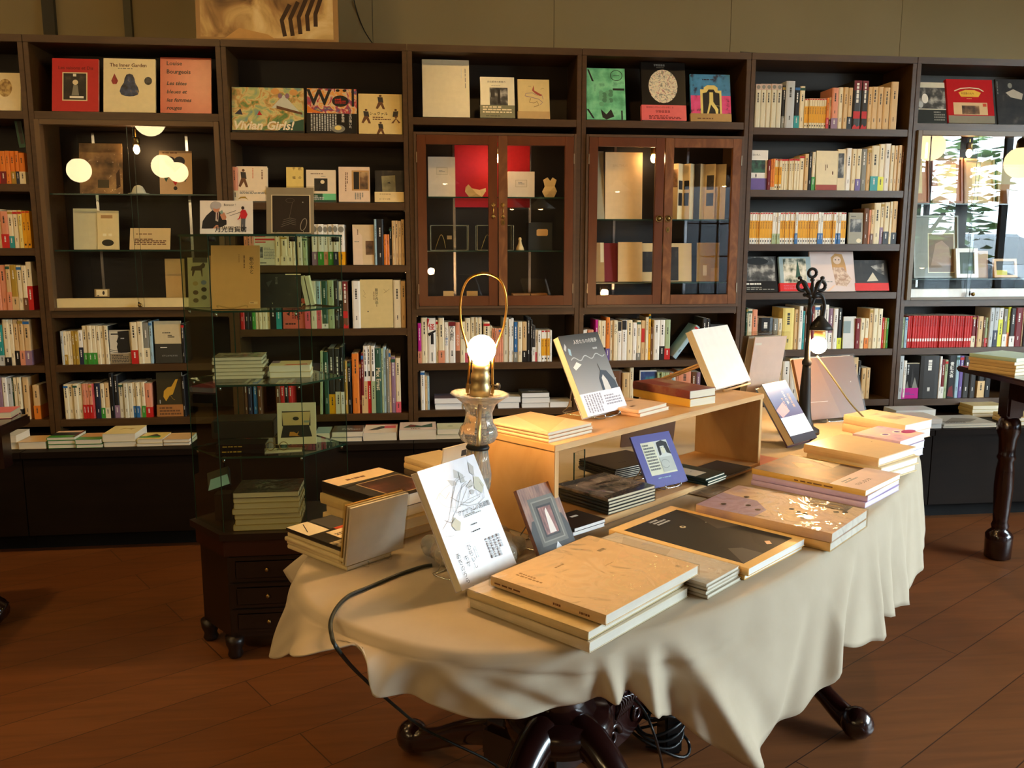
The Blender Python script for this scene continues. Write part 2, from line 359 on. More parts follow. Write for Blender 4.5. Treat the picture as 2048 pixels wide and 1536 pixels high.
# the street outside
b = MB(); b.box(-8, RX1+.12, -18, RY0-.1, -.12, -.06, plain('rear_paving', '6c6c66', .9)); b.box(RX1+.12, 26, -18, 14, -.12, -.06, ramp_mat('asphalt', [(0, '55554f'), (1, '6c6c66')], 20, .9)); b.build('ground_outside', kind='structure')
b = MB(); b.box(26, 26.5, -18, 14, 0, 4.2, ramp_mat('far_wall', [(0, '8b8f8a'), (1, 'b9bdb8')], 2, .9)); b.build('wall_outside', kind='structure')
b = MB(); b.box(1.5, 8.5, RY0-1.7, RY0-1.5, -.06, 5.5, plain('dark_render_wall', '5a5c60', .9)); b.box(-8, RX1-2, RY0-1.7, RY0-1.5, -.06, 5.5, plain('dark_render_wall', '5a5c60', .9)); b.build('wall_alley', kind='structure')  # unseen wall added close behind the rear window to dim its reflection
def car(px, py, col, label):
    r = empty('parked_car', TR(px, py, -.06) @ RZ(78), label, 'car')
    pm = plain('car_paint', col, .25, coat=1); gm = plain('car_glass', '20303a', .05, coat=.5); tm = plain('tyre', '151515', .8); lm = plain('lamp_glass', 'e8e4dc', .1)
    body = [(-2.1, .35), (-2.15, .75), (-1.9, .95), (-1.2, 1.02), (1.3, 1.05), (1.95, .85), (2.15, .7), (2.1, .33)]
    b = MB(); b.T = RX(90); b.prism(body, -.85, .85, pm); b.build('body', r)
    cab = [(-1.25, 1.0), (-.6, 1.45), (.5, 1.48), (1.35, 1.04)]
    b = MB(); b.T = RX(90); b.prism(cab, -.74, .74, gm); b.prism([(-.6, 1.44), (.5, 1.47), (.42, 1.53), (-.52, 1.51)], -.72, .72, pm); b.build('cabin', r)
    for sx in (-1.35, 1.35):
        for sy in (-.8, .8):
            b = MB(); b.T = TR(sx, sy-.1, .33) @ RX(-90); b.lathe([(.2, 0), (.33, .02), (.33, .18), (.2, .2)], tm, 20); b.build('wheel', r)
    for sy in (-.6, .6):
        b = MB(); b.box(2.0, 2.14, sy-.15, sy+.15, .62, .74, lm); b.build('headlamp', r)
car(8.9, -.2, 'e4e8ea', 'white car parked outside the shop windows, reflected in the display glass')
car(9.6, -6.4, '9aa4ac', 'silver car parked farther along the street outside the windows')
def tree(px, py, h, lab, sd):
    rr = random.Random(sd); r = empty('street_tree', TR(px, py, -.06), lab, 'tree')
    bark = plain('bark', '4a3a2a', .9); lf = ramp_mat('tree_leaves', [(0, '2f5a24'), (1, '6f9a44')], 6, .6)
    b = MB(); b.tube(spline([(0, 0, 0), (.05, .02, h*.4), (-.05, .05, h*.8)]), [.09]*7+[.07]*6, bark); 
    for k in range(5):
        a = k*1.3; b.tube([(0, 0, h*(.35+.08*k)), (.5*math.cos(a), .5*math.sin(a), h*(.55+.09*k))], [.04, .015], bark, 6)
    b.build('trunk', r); b = MB()
    for k in range(520):
        a, e, q = rr.uniform(0, 6.28), rr.uniform(-1, 1), rr.uniform(.3, 1)**.5
        c = Vector((q*1.1*math.cos(a)*math.sqrt(1-e*e*.6), q*1.1*math.sin(a)*math.sqrt(1-e*e*.6), h*.68+e*q*h*.34)); s = rr.uniform(.09, .17)
        b.T = Matrix.Translation(c) @ Matrix.Rotation(rr.uniform(0, 6), 4, 'Z') @ Matrix.Rotation(rr.uniform(-1, 1), 4, 'X')
        b.add([(-s, 0, 0), (-s*.3, s*.32, .01), (s, 0, -.02), (-s*.3, -s*.32, .01)], [(0, 1, 2, 3)], lf)
    b.build('foliage', r)
tree(6.6, 1.9, 2.5, 'small leafy street tree just outside the shop windows', 1)
tree(6.9, -3.4, 2.9, 'taller leafy street tree beside the white parked car', 2)
# ---------------------------------------------------------------- ceiling and pendant lamps of the shop (seen mirrored in the cabinets)
GLOBEM = plain('lit_opal_globe', 'fff2d0', .3, emit=((1, .74, .38), GLOBE_E))
BULBM = plain('lit_bulb', 'fff2d0', .3, emit=((1, .58, .24), BULB_E))
PENDM = plain('lit_small_bulb', 'fff2d0', .3, emit=(WARM, PEND_E))
def globe(x, y, z, r, label):
    e = empty('globe_pendant_lamp', TR(x, y, z), label, 'lamp', 'opal globe pendant lamps')
    b = MB(); b.ball((0, 0, 0), r, GLOBEM, 24); b.build('glass_globe', e)
    b = MB(); b.lathe([(.035, r*.9), (.04, r*.97), (.035, r+.05), (.012, r+.07)], OBRASS, 16); b.build('fitter', e)
    b = MB(); b.tube([(0, 0, r+.06), (0, 0, CEILZ-z-.001)], .006, CORDK, 6); b.build('cord', e)
for i, (px, py, D, lab) in enumerate(((155, 340, 9.6, 'opal globe pendant in the front row by the side wall'), (325, 332, 9.6, 'opal globe pendant in the second row back'), (355, 344, 11, 'opal globe pendant at the back of the shop'),
                         (297, 240, 7.2, 'opal globe pendant in front of the bookcases'), (1867, 292, 8.0, 'opal globe pendant near the shop windows'), (2045, 325, 7.7, 'opal globe pendant in the window bay'))):
    v = ray(px, py); k = D/math.hypot(v.x, v.y); x, y, z = v.x*k, v.y*k, EYE + v.z*k
    globe(x, 2*3.985 - y, z, .115, lab)
def cone(px, py, D, lab):
    v = ray(px, py); k = D/math.hypot(v.x, v.y); x, y, z = v.x*k, 2*3.985 - v.y*k, EYE + v.z*k
    e = empty('cone_pendant_lamp', TR(x, y, z), lab, 'lamp', 'small cone pendant lamps')
    b = MB(); b.lathe([(.13, 0), (.135, .004), (.04, .075), (.03, .1), (.02, .1), (.034, .072), (.125, .003)], plain('enamel_shade', 'e8e0d0', .35), 28); b.build('lamp_shade', e)
    b = MB(); b.ball((0, 0, .02), .03, PENDM, 16); b.build('bulb', e)
    b = MB(); b.tube([(0, 0, .1), (0, 0, CEILZ-z-.001)], .004, CORDK, 6); b.build('cord', e)
for i, q in enumerate(((890, 367, 8.3, 'cone pendant over the middle of the shop'), (1024, 418, 8.4, 'cone pendant lowest over the rear tables'), (1082, 418, 8.0, 'cone pendant beside the lowest one'),
          (1236, 383, 8.2, 'cone pendant toward the shop windows'), (1450, 372, 8.3, 'cone pendant beside the shop windows'), (1850, 535, 6.6, 'cone pendant hung low before the windows'))): cone(*q)
# recessed ceiling lights
CEILE = plain('lit_downlight', 'fff0d0', .4, emit=((1, .62, .23), CEIL_E))
for i, (x, y) in enumerate(((-3.0, 2.6), (-1.3, 2.6), (.4, 2.6), (2.2, 2.6), (-3.2, 1.0), (-3.4, -2.2), (2.2, -3.2), (-1.2, -3.6))):
    e = empty('ceiling_downlight', TR(x, y, CEILZ), 'recessed downlight, ' + ['by the edge bookcase', 'above the glass tower', 'above the red lit cabinet', 'above the side table', 'by the side wall', 'in the rear corner of the shop', 'near the shop windows', 'deep in the shop'][i], 'light', 'recessed ceiling downlights')
    b = MB(); b.lathe([(.075, -.012), (.08, -.006), (.08, -.001), (.055, -.001), (.055, -.012)], CHROME, 24); b.build('rim', e)
    b = MB(); b.lathe([(.05, -.0145), (.05, -.0122)], CEILE, 24); b.build('diffuser', e)
# ================================================================ bookcases
BX = [-2.43, -1.62, -.815, -.02, .762, 1.552, 2.36, 3.17]
ZT = EYE+.845
Z = {k: EYE+v for k, v in dict(a=-.282, a3=-.286, a6=-.262, b1=-.525, c1=-.772, cf=.502, s1=.566, v1=.49, v2=.191, v3=-.087, v4=-.375, v5=-.774,
      w1=.545, w2=.261, w3=.0085, w4=-.223, w5=-.501, w6=-.754, x3=-.542, y3=-.764).items()}
BENCHZ = EYE-.835; BENCHY = 3.65
ST = .032
casedef = [  # label, shelf heights (top faces), cabinet opening (bottom, top)
    ('dark wood bookcase cut off by the picture edge, beside the globe-reflecting display case', [1.835, 1.533, 1.26, .99, .745, .5], None),
    ('dark wood bookcase holding the glass display case with the globe reflections', [Z['s1'], Z['a']-.0, Z['b1'], Z['c1']], (Z['a'], Z['cf']+.03)),
    ('open dark wood bookcase behind the glass tower with the picture books on top', [Z['v1'], Z['v2'], Z['v3'], Z['v4'], Z['v5']], None),
    ('dark wood bookcase holding the red lit cabinet', [Z['s1'], Z['a3'], Z['x3'], Z['y3']], (Z['a3'], Z['cf'])),
    ('dark wood bookcase holding the cabinet with ring pulls', [Z['s1'], Z['a3'], Z['x3'], Z['y3']], (Z['a3'], Z['cf'])),
    ('dark wood bookcase filled with yellow paperbacks and four face-out books', [Z['w1'], Z['w2'], Z['w3'], Z['w4'], Z['w5'], Z['w6']], None),
    ('dark wood bookcase holding the brightly reflecting glass display case of framed prints', [Z['s1']+.01, Z['a6'], Z['w5']-.0, Z['w6']-.005], (Z['a6'], Z['cf']+.04)),
]
for i, (lab, sh, cab) in enumerate(casedef):
    x0, x1 = BX[i]+.001, BX[i+1]-.001; t = .021
    e = empty('bookcase', TR(x0, YF, BENCHZ), lab, 'bookcase', 'dark wood bookcases along the wall'); L = x1-x0; bz = BENCHZ
    for a, c in ((0, t), (L-t, L)):
        b = MB(); b.box(a, c, 0, YB-YF, 0, ZT-bz, WOOD, .0015); b.build('side_panel', e)
    b = MB(); b.box(0, L, -.002, YB-YF, ZT-bz, ZT-bz+.03, WOOD, .0015); b.build('top_board', e)
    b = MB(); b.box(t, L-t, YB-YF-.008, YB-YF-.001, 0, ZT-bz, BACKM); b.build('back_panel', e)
    for z in sh:
        b = MB(); b.box(t, L-t, .003, YB-YF-.009, z-bz-ST, z-bz, WOOD, .001); b.build('shelf', e)
    for z in sh[1:]:
        for xx in (t, L-t-.006):
            b = MB(); b.box(xx, xx+.006, .012, .02, z-bz-ST-.005, z-bz-ST, CHROME); b.build('shelf_pin', e)
# storage benches under the cases
for i in range(7):
    x0, x1 = BX[i]+.0008, BX[i+1]-.0008; L = x1-x0
    e = empty('storage_bench', TR(x0, BENCHY, 0), 'low dark bench under the ' + ['bookcase at the picture edge beside the scroll-footed table', 'globe-reflecting display case', 'open bookcase with picture books on top', 'red lit cabinet', 'cabinet with ring pulls', 'yellow paperback bookcase', 'framed print display case'][i], 'bench', 'low benches below the bookcases')
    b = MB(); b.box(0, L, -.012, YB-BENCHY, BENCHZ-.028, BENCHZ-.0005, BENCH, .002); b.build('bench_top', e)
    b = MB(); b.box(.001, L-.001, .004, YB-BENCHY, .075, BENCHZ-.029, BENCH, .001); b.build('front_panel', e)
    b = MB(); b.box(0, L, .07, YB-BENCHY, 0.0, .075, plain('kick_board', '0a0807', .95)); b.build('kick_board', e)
# ================================================================ spine-out books on the shelves
import re
ORD = 'first second third fourth fifth sixth seventh eighth ninth tenth eleventh twelfth thirteenth fourteenth fifteenth sixteenth seventeenth eighteenth nineteenth twentieth'.split()
def nth(n): return ORD[n-1] if n <= 20 else '%d%s' % (n, {1: 'st', 2: 'nd', 3: 'rd'}.get(n % 10 if n % 100 not in (11, 12, 13) else 0, 'th'))
LIGHT = {'cr', 'wh', 'iv', 'ta', 'lg', 'py', 'sa', 'lb', 'ye', 'sg', 'yl', 'pk', 'og'}
SD = .13
def sbook(X, Y, z, w, h, code, band, style, rr, title=None, lean=0):
    b = MB(); gl = rr.choice((.5, .35, .6)); cm = M(code, gl); dp = rr.uniform(.115, .135) if h < .21 else rr.uniform(.15, .19)
    rd = min(w*.12, .0025)
    b.add([(0, rd, 0), (w*.2, 0, 0), (w*.8, 0, 0), (w, rd, 0), (w, dp, 0), (0, dp, 0), (0, rd, h), (w*.2, 0, h), (w*.8, 0, h), (w, rd, h), (w, dp, h), (0, dp, h)],
          [(0, 5, 4, 3, 2, 1), (6, 7, 8, 9, 10, 11)] + [(i, (i+1) % 6, 6+(i+1) % 6, 6+i) for i in range(6)], cm)
    q = min(.0015, w*.15); b.add([(q, .003, h+.0003), (w-q, .003, h+.0003), (w-q, dp-.001, h+.0003), (q, dp-.001, h+.0003)], [(0, 1, 2, 3)], pages())
    dark = 'char' if code in LIGHT else 'wh'; f0 = (band[1] + .03) if band else .1
    if style == 'Y':
        art(b, w, h, [('r', 0, .19, 1, .74, 'ye'), ('r', .1, .95, .9, .99, 'rd'), ('m', .3, .3, .7, .7, 1, True, 'br'), ('r', .3, .07, .7, .12, 'bk')])
    elif style == 'R':
        art(b, w, h, [('m', .32, .45, .68, .93, 1, True, 'dr'), ('r', .18, .2, .82, .29, 'wh')])
    elif style == 'C':
        art(b, w, h, [('r', 0, .94, 1, 1, 'rd'), ('m', .3, .4, .7, .85, 1, True, 'char')])
    elif style == 'V':      # volumes with a picture roundel on top
        art(b, w, h, [('r', 0, .86, 1, 1, 'pkk'), ('e', .5, .93, .36, .045, 'gr'), ('m', .28, .42, .72, .8, 1, True, 'char')])
    elif style == 'S':
        art(b, w, h, [('e', .5, .88, .45, .075, 'gr'), ('m', .3, .35, .7, .72, 1, True, 'gr')])
    elif style == 'K':
        art(b, w, h, [('r', .05, .8, .95, 1, 'dr'), ('m', .25, .3, .75, .95, 1, True, 'wh'), ('r', .1, .22, .9, .37, 'rd'), ('p', [(.05, 0), (.95, 0), (.95, .08), (.6, .05), (.3, .1), (.05, .04)], 'rd')])
    elif title:
        art(b, w, h, title)
    else:
        k = rr.random(); wd = rr.uniform(.14, .22)
        its = [('m', .5-wd, rr.uniform(max(f0, .4), .58), .5+wd, rr.uniform(.8, .93), 1, True, dark)]
        if f0 < .3: its.append(('m', .38, f0+.03, .62, f0+.16, 1, True, dark))
        if k < .16: its.append(('r', .0, .9, 1, .96, rr.choice(['rd', 'bl', 'go', 'dg'])))
        art(b, w, h, its)
    nm = 'pocket_paperback' if h < .158 else ('paperback_book' if h < .205 else 'large_format_book')
    m4 = TR(X, Y, z) @ (RY(lean) if lean else Matrix())
    if lean > 0: m4 = Matrix.Translation((0, 0, w*math.sin(math.radians(lean)))) @ m4
    o = b.build(nm, None, m4)
    if band:
        g = .0005; q = MB(); bh = h*band[1]
        q.box(-g, w+g, -g, dp*.9, .0003, bh, M(band[0], .4)); 
        art(q, w, bh, [('m', .3, .2, .7, .85, 1, True, 'char' if band[0] in LIGHT else 'wh')], y=-g)
        q.build('paper_band', o)
    return o, nm
PAL['pkk'] = 'cdb4a4'
USED = {}
def row(z, x, base, toks, frm, place, Y=4.018, group=None, titles={}, series=None):
    """toks: width+colour[@top][/band[:fraction]][!style][*count] in photo pixels along the shelf; frm = what the counting starts from"""
    rr = random.Random(int(x*7+base)); n = 0; top = 0; idx = 0
    for tk in toks.split():
        if tk[0] == '_': x += float(tk[1:]); continue
        m = re.match(r'([\d.]+)([a-z]+)(?:@(\d+))?(?:/([a-z]+)(?::([\d.]+))?)?(?:!(\w))?(?:#(\w+))?(?:\*(\d+))?(?:<(-?\d+))?$', tk)
        wpx, code, tp, bd, bf, sty, tt, rep, ln = m.groups(); top = int(tp) if tp else top; wpx = float(wpx)
        for r in range(int(rep or 1)):
            n += 1; yy = Y + rr.uniform(-.004, .005)
            a = atY(x, base, yy).x; c = atY(x+wpx, base, yy).x; zt = atY(x, top + rr.uniform(-.5, .5), yy).z
            h = max(.08, zt - z); w = (c-a)*.965
            bay = max(i_ for i_ in range(7) if BX[i_] <= a+.03); up_ = [q for q in casedef[bay][1] if q > z+.05]; h = min(h, (min(up_)-ST if up_ else ZT)-z-.004)
            band = (bd, float(bf or .3)) if bd else None
            o, nm = sbook(a, yy, z+.0006, w, h, code, band, sty, rr, titles.get(tt), float(ln or 0))
            kind = {'pocket_paperback': 'paperback', 'paperback_book': 'book', 'large_format_book': 'tall book'}[nm]
            if sty == 'Y' and not bd: lab = 'yellow and white paperback, %s from %s, %s' % (nth(n), frm, place); g = 'yellow and white pocket paperbacks, %s' % place
            elif sty == 'R': lab = 'red paperback with white spine label, %s along the uniform red run' % nth(n-2); g = 'uniform red paperbacks'
            else:
                bt = ' with %s band' % NAMES[bd] if bd else ''
                thick = 'thick ' if w > .03 else ('thin ' if w < .011 else '')
                lab = '%s%s %s%s, %s from %s, %s' % (thick, NAMES.get(code, code), kind, bt, nth(n), frm, place); g = group or 'books on the ' + place
                for p_, q_ in ((thick + NAMES.get(code, code), NAMES.get(code, code)), (' tall book', ' book'), ('from the ', 'from '), ('the tower corner', 'tower corner'), (' under the ', ' under '), (' of the ', ' of ')):
                    if len(lab.split()) > 16: lab = lab.replace(p_, q_)
            tag(o, lab, 'book', g); x += wpx
    return x
# a letter-like title set down a spine
def sp(s, size, m, v=.9, u=.5): return ('tv', s, u, v, size, m)
T3 = dict(hir=[('tv', 'ヒリット', .5, .74, .0135, 'bk'), ('tv', '博士の\n', .5, .45, .0135, 'bl')],
          gai=[('r', 0, .9, 1, 1, 'dr'), ('tv', '外人部隊', .5, .72, .019, 'bk'), ('m', .3, .08, .7, .3, 1, True, 'char')],
          kur=[('tv', 'クラクラ', .5, .55, .014, 'wh'), ('r', 0, 0, 1, .3, 'br')],
          gug=[('tv', 'ググ大全', .5, .72, .015, 'bk'), ('m', .4, .1, .6, .3, 1, True, 'char')],
          pic=[('p', [(0, .72), (1, .8), (1, 1), (.0, 1)], 'wh'), ('p', [(0, .8), (.25, .98), (.0, 1)], 'rd'), ('tv', '怪', .5, .8, .03, 'rd'), ('p', [(0, .66), (1, .74), (1, .7), (.2, .6)], 'bk'), ('r', .4, .42, .75, .66, 'bk'), ('r', .45, .04, .62, .24, 'gr')])
row(1.533, -8, 370, '11og@302/rd:.38 11og/dr:.38 9og/og:.1 11og/go:.38 7og/nv:.38 12og@306/cr:.4', 'the frame side', 'second shelf of the edge bookcase')
row(1.26, -12, 492, '8cr@418 9cr 14sa@423/rd:.38 11cr@421/tl:.32 10cr 8py 8ye@422!Y 8ye@422!Y', 'the frame side', 'third shelf of the edge bookcase')
row(.99, -9, 619, '14sa@531 12sa 9ta@530/sa:.4 13go@530/ta:.3 10cr@531 9cr/br:.28 11cr@524/rd:.5', 'the frame side', 'fourth shelf of the edge bookcase')
row(.745, -12, 727, '12wh@650 11tl@650/lg:.25 12cr@640/bk:.18 9cr 10ta@639/bk:.32 10ta@638/sa:.32 13ta@640/mv:.32', 'the frame side', 'fifth shelf of the edge bookcase')
row(.5, -10, 840, '10wh@755 10mv@755 10wh 10lg@756 3dg@756 7cr@755 7cr@755/bk:.25 _4 12ta@755 _7 13ta@771/og:.4', 'the frame side', 'bottom shelf of the edge bookcase')
row(Z['b1'], 125, 730, '5lg@663 7cr@663/go:.3 5cr 5cr 6go 7go 9wh@661/nv:.5 9cr@652/gn:.3*3 8cr@652*3 2bk@652', 'the edge bookcase', 'shelf below the globe-reflecting case')
row(Z['b1'], 264.5, 730, '13.5cr@645/rd:.33 11cr@643 13gr@645/cr:.38 6lb@643', 'the locomotive cover', 'shelf below the globe-reflecting case')
row(Z['b1'], 366, 730, '6bk@648', 'the square white label cover', 'shelf below the globe-reflecting case')
row(Z['c1'], 131, 835, '9.3cr@769*4 6.5sa@768/rd:.4*3 5pk@768 11.5nv@767 8cr@767/gn:.3 10ta@766/cr:.3 9bk@748 9.5bk@752/mv:.3 9.3iv@767*3 6cr@765/bl:.33*2 5cr@765 7cr@765/gn:.33 14sa@767/rd:.3', 'the edge bookcase', 'lowest shelf beside the glass tower')
row(Z['c1'], 367, 835, '6bk@753', 'the golden figure cover', 'lowest shelf beside the glass tower')
# the open bookcase
row(Z['v3'], 490, 534, '6.5sa@470*3', 'the framed drawing', 'shelf behind the glass tower top')
row(Z['v3'], 552, 534, '11cr@474/cr:.3 13cr@473/cr:.33 10cr@475/cr:.33 6cr@475 _4 10iv@475 9.5sg@476 _9.5 12wh@449/mv:.33!S 11.5wh/gn:.33!S 8.8wh/sa:.33!S 10.5wh/gn:.33!S 10wh/nv:.33!S 13wh/ye:.33!S', 'the red-headed cover', 'shelf behind the glass tower top')
row(Z['v3'], 750, 533, '4.5lb@439 14bk@439 5.6og@469*2 5.5bk@455 6.5ta@442 6ta@442 6ta@442 6ta@439', 'the pale face-out novel', 'shelf behind the glass tower top')
row(Z['v4'], 481, 658, '9rd@562 9bk 6bk 7gn 6.5cr 6cr 11cr 6cr 12cr/bk:.6 10cr/tl:.5', 'the glass case', 'shelf seen through the tower')
row(Z['v4'], 611, 658, '11.5sa@565/pk:.4 12iv@562 9lb@563/pk:.4 1.5cr 12dg@562/wh:.1 13.5sg@561 9char@562 7wh@563/bk:.6 11.5br@563!K', 'the red cover', 'shelf seen through the tower')
row(Z['v4'], 706, 657, '16.5wh@562', 'the brown books', 'shelf seen through the tower')
row(Z['v4'], 788, 656, '15.5cr@561 9ta@562', 'the big cream face-out cover', 'shelf seen through the tower')
TM = dict(max=[('tr', 'Max Ernst', .5, .53, .026, 'cr'), ('m', .35, .88, .65, .97, 1, True, 'lg')], col=[('m', .3, .6, .7, .95, 1, True, 'char'), ('r', .3, .55, .75, .63, 'bk')])
row(Z['v5'], 490, 829, '7br@767 8nv@770 _3 9bl@765 8br@768', 'the glass case', 'bottom shelf of the open bookcase', titles=TM)
row(Z['v5'], 553, 829, '9br@768 9rd 7bk 9rd@766', 'the slide mount picture', 'bottom shelf of the open bookcase')
row(Z['v5'], 640, 828, '5.5sg@703<2 _5 9dg@705 13char@697/ye:.3 11char@697/iv:.34 6.5bk@694/wh:.33 7go@722 7.5bk@723 _2 14og@708 4.5dr@725 4.5dr@707/ta:.3 7.3wh@693/ta:.48#col 7.5wh@692/rd:.48#col 8wh@692/sg:.48#col 12.5dg@697#max 4sg@697 6lb@694 5gr@700 4ta@702 9mv@714 10cr@717/pk:.2', 'the tower corner', 'bottom shelf of the open bookcase', titles=TM)
# red lit cabinet: shelf below
row(Z['x3'], 836.5, 727, '7mg@647/sa:.3 12.5cr@636 16.5wh@637#pic 5cr@640 12cr@636/sa:.28 8.5wh@645#hir 13.5wh@644#gai 9sa@645#kur 10cr@644#gug 11cr@636/pk:.22 9.5cr@635 5cr@635 8cr@635 _3.5 12.5cr@644 4.5cr@652 4.4sa@657*5 11iv@636 4wh@638 6wh@637 8bl@644/gr:.25 9cr@644 9ta@644/bk:.28 8bk@635 3char@640 6char@652/wh:.4 4wh@661/pk:.3 8wh@661 6wh@661!Y 6wh@661!Y 5wh@661!Y 4wh@661', 'the wide post', 'shelf under the red lit cabinet', titles=T3)
row(Z['y3'], 842, 819, '8.5wh@741 5ta@753 4lb@753', 'the wide post', 'lower shelf under the red lit cabinet')
row(Z['x3'], 1165.5, 720, '3.3wh@660 5wh@660 _1 12sa@660 _3 5.7mg@640 5cr@641 10.5cr@642/bk:.33 8og@635/pu:.28 7cr@641 8.3cr@641#sno 8wh@643#blt 10.8wh@641#blt 10.8cr@641 8.7wh@645 8cr@641/gr:.18 9ta@641#lab 6cr@635 4.5ye@628 5br@655 1.2cr@655 12wh@640 10.2wh@640/bk:.34 11sg@640/rd:.28', 'the red lit case', 'shelf under ring pull cabinet',
    titles=dict(sno=[('tv', 'スノウ', .5, .78, .016, 'bk')], blt=[('r', .08, .76, .92, .99, 'bk'), ('m', .35, .3, .65, .7, 1, True, 'char')], lab=[('r', .15, .45, .85, .8, 'rd'), ('m', .4, .05, .6, .3, 1, True, 'br')]))
row(Z['x3'], 1403, 719, '8char@636 7bk@638', 'the leaning book', 'shelf under ring pull cabinet')
row(Z['y3'], 1213, 819, '31br@742 14ta@746 8cr@735', 'the red lit case', 'lower shelf under ring pull case')
row(Z['y3'], 1313, 818, '4sg@745*6 1 4sa@746 4lb@746 4wh@746 4sa@745 _1 26sa@743 10br@744 8mv@745'.replace(' 1 ', ' _1 '), 'the night-blue cover', 'lower shelf under ring pull case')
# the paperback bookcase
row(Z['w1'], 1508.5, 258, '10.5iv@168!V*5 _1 7bk@171/gr:.28 18lg@162 10bk@172/tl:.3 10cr@173 4.9cr@197!Y*9 5og@196/rd:.35 5ta@195/bk:.3 13sa@175/mv:.26 10cr@175 9ta@174 9ta@175/bk:.3 _1 17char@161!K 13char@162!K 7.5ta@174 11.5ta@174*2 13ta@175 _1 15ta@163', 'the cabinet side', 'top shelf, yellow paperback bookcase')
row(Z['w2'], 1534, 380, '6dr@320 4og@318/cr:.1*2 4.5cr@318!Y*3 5cr@318!C*7 10.5cr@313!C 8ta@308 7bk@305 6.3cr@304/gn:.35', 'the cabinet side', 'second shelf, yellow paperback bookcase')
row(Z['w2'], 1689.5, 380, '11wh@297 9cr@298 10cr@298/pu:.28 11gr@298 9ta@297 15cr@291/tl:.32 11cr@288/yl:.3 12wh@287 7cr@291 7.5ta@291 7.5ta@291 4br@292', 'the photo cover', 'second shelf, yellow paperback bookcase')
row(Z['w3'], 1498, 487, '5.05wh@425!Y*9 5.05wh@425/sg:.33*3 5.05wh@425!Y*6 5.05wh@425/bl:.34 5.05wh@425!Y*8 5.05wh@425/bl:.34*2 5.05wh@425!Y*5 5.05wh@425/bl:.34*2 5.05wh@425!Y*2', 'the cabinet side', 'third shelf, yellow paperback bookcase')
row(Z['w3'], 1725, 487, '10br@417 4.5sa@420 5.5ta@419/br:.3 13cr@406 7cr@405/mv:.4 11cr@405/bk:.3 5cr@403 10.5ta@403/bk:.27', 'the portrait cover', 'third shelf, yellow paperback bookcase')
row(Z['w5'], 1490, 699, '2.5dg@615 9.5iv@619 10.5sa@619 2.5wh@636 29bk@636 10gr@637 8cr@637 1ta@637 23py@617 9ta@619 8wh@613 4tl@622 6br@615 8wh@612 5dr@613 12wh@611 7bk@612 9wh@610 _1 9mv@617/wh:.4 9wh@618 8bk@617/yl:.27', 'the cabinet side', 'fifth shelf, yellow paperback bookcase')
row(Z['w5'], 1709, 697, '9.5dr@637 9cr@637 7.5cr@637/og:.35 8ta@618 9.4cr@618*2 4.3rd@636 4.3go@636 4.3gn@636', 'the grey-white cover', 'fifth shelf, yellow paperback bookcase')
row(Z['w6'], 1540, 803, '16wh@716 5ta@717 _2 15wh@723 17wh@717 16.5wh@715 16.5wh@714 9wh@723 _2 21wh@711 16gr@713 9lg@710 8lg@710 9lg@710/tl:.2 10.5ta@715 6bk@722 _2 8.5ta@736*2', 'the plastic sleeved prints', 'bottom shelf, yellow paperback case')
# display case of framed prints: shelves below
row(Z['w5'], 1801, 694, '6sg@635 6lb@635 4.92rd@632!R*26 9dr@632/cr:.35 2.5dr@632 11ta@633 4br@634 8sg@636/rd:.3 8.5lg@616 9lg@616/nv:.42 9.5wh@616/yl:.7 8.5gr@618/wh:.33 6yl@615/og:.36 10char@617/wh:.27 14dr@616 3.5cr@615 9char@615', 'the paperback bookcase', 'shelf under the framed prints')
row(Z['w6']-.005, 1794, 797, '9.5lg@712 6wh@722', 'the paperback bookcase', 'bottom shelf under the framed prints')
row(Z['w6']-.005, 1837, 796, '38char@712 4.5wh@713 6dr@720/wh:.3 6sg@720 16bk@712#ao 7lb@712 8.5pu@712 14char@714 12char@716 _4 14bk@708/ta:.38 12bk@708', 'the magenta banded cover', 'bottom shelf under the framed prints',
    titles=dict(ao=[('tv', '青頭大会', .5, .66, .021, 'wh'), ('p', [(.1, .05), (.9, .02), (.7, .3), (.3, .25)], 'dr')]))
# ================================================================ books shown cover-first on the shelves
def face(x0, x1, yt, yb, z, cover, label, items=(), t=.012, lean=12, Y=4.022, name='picture_book', group=None, skew=0, dz=0, **kw):
    a = atY(x0, yb, Y); c = atY(x1, yb, Y); w = c.x-a.x; L = math.radians(lean); h = .2
    for _ in range(12):
        p = atY(x0, yt, Y + h*math.sin(L)); h = (p.z - z)/math.cos(L)
    return book(name, w, h, t, TR(a.x, Y, z+.0012+dz+t*math.sin(L)) @ RX(-lean) @ RY(skew), cover, label, items=items, group=group, **kw)
N = lambda nm, c, s=9, **k: ramp_mat(nm, c, s, .52, **k)
A_grass = N('naive_landscape', [(.3, '6f9aa0'), (.42, 'a9b877'), (.5, 'd8c98a'), (.56, 'c99a5a'), (.66, '6f8f4a'), (.75, '3f5f4a')], 22, distort=1)
A_bold = N('bold_collage', [(.3, 'd8cfae'), (.42, 'e8962c'), (.5, 'd8cfae'), (.56, 'c22f3a'), (.64, '4a5a8a'), (.72, 'e0b83a')], 26, distort=.6)
A_sepia = N('sepia_photo', [(.3, '2a1f16'), (.5, '7a5a3c'), (.7, 'c9a676')], 20)
A_bw = N('monochrome_photo', [(.3, '141414'), (.5, '4a4a48'), (.68, 'b8b6ae')], 24)
A_dark = N('dark_photo', [(.35, '0e0d0d'), (.6, '26221f'), (.8, '5a5048')], 18)
A_green = N('green_botanical', [(.3, '3f8f66'), (.5, '6fc896'), (.6, '84d8a8'), (.75, '3a7a58')], 16)
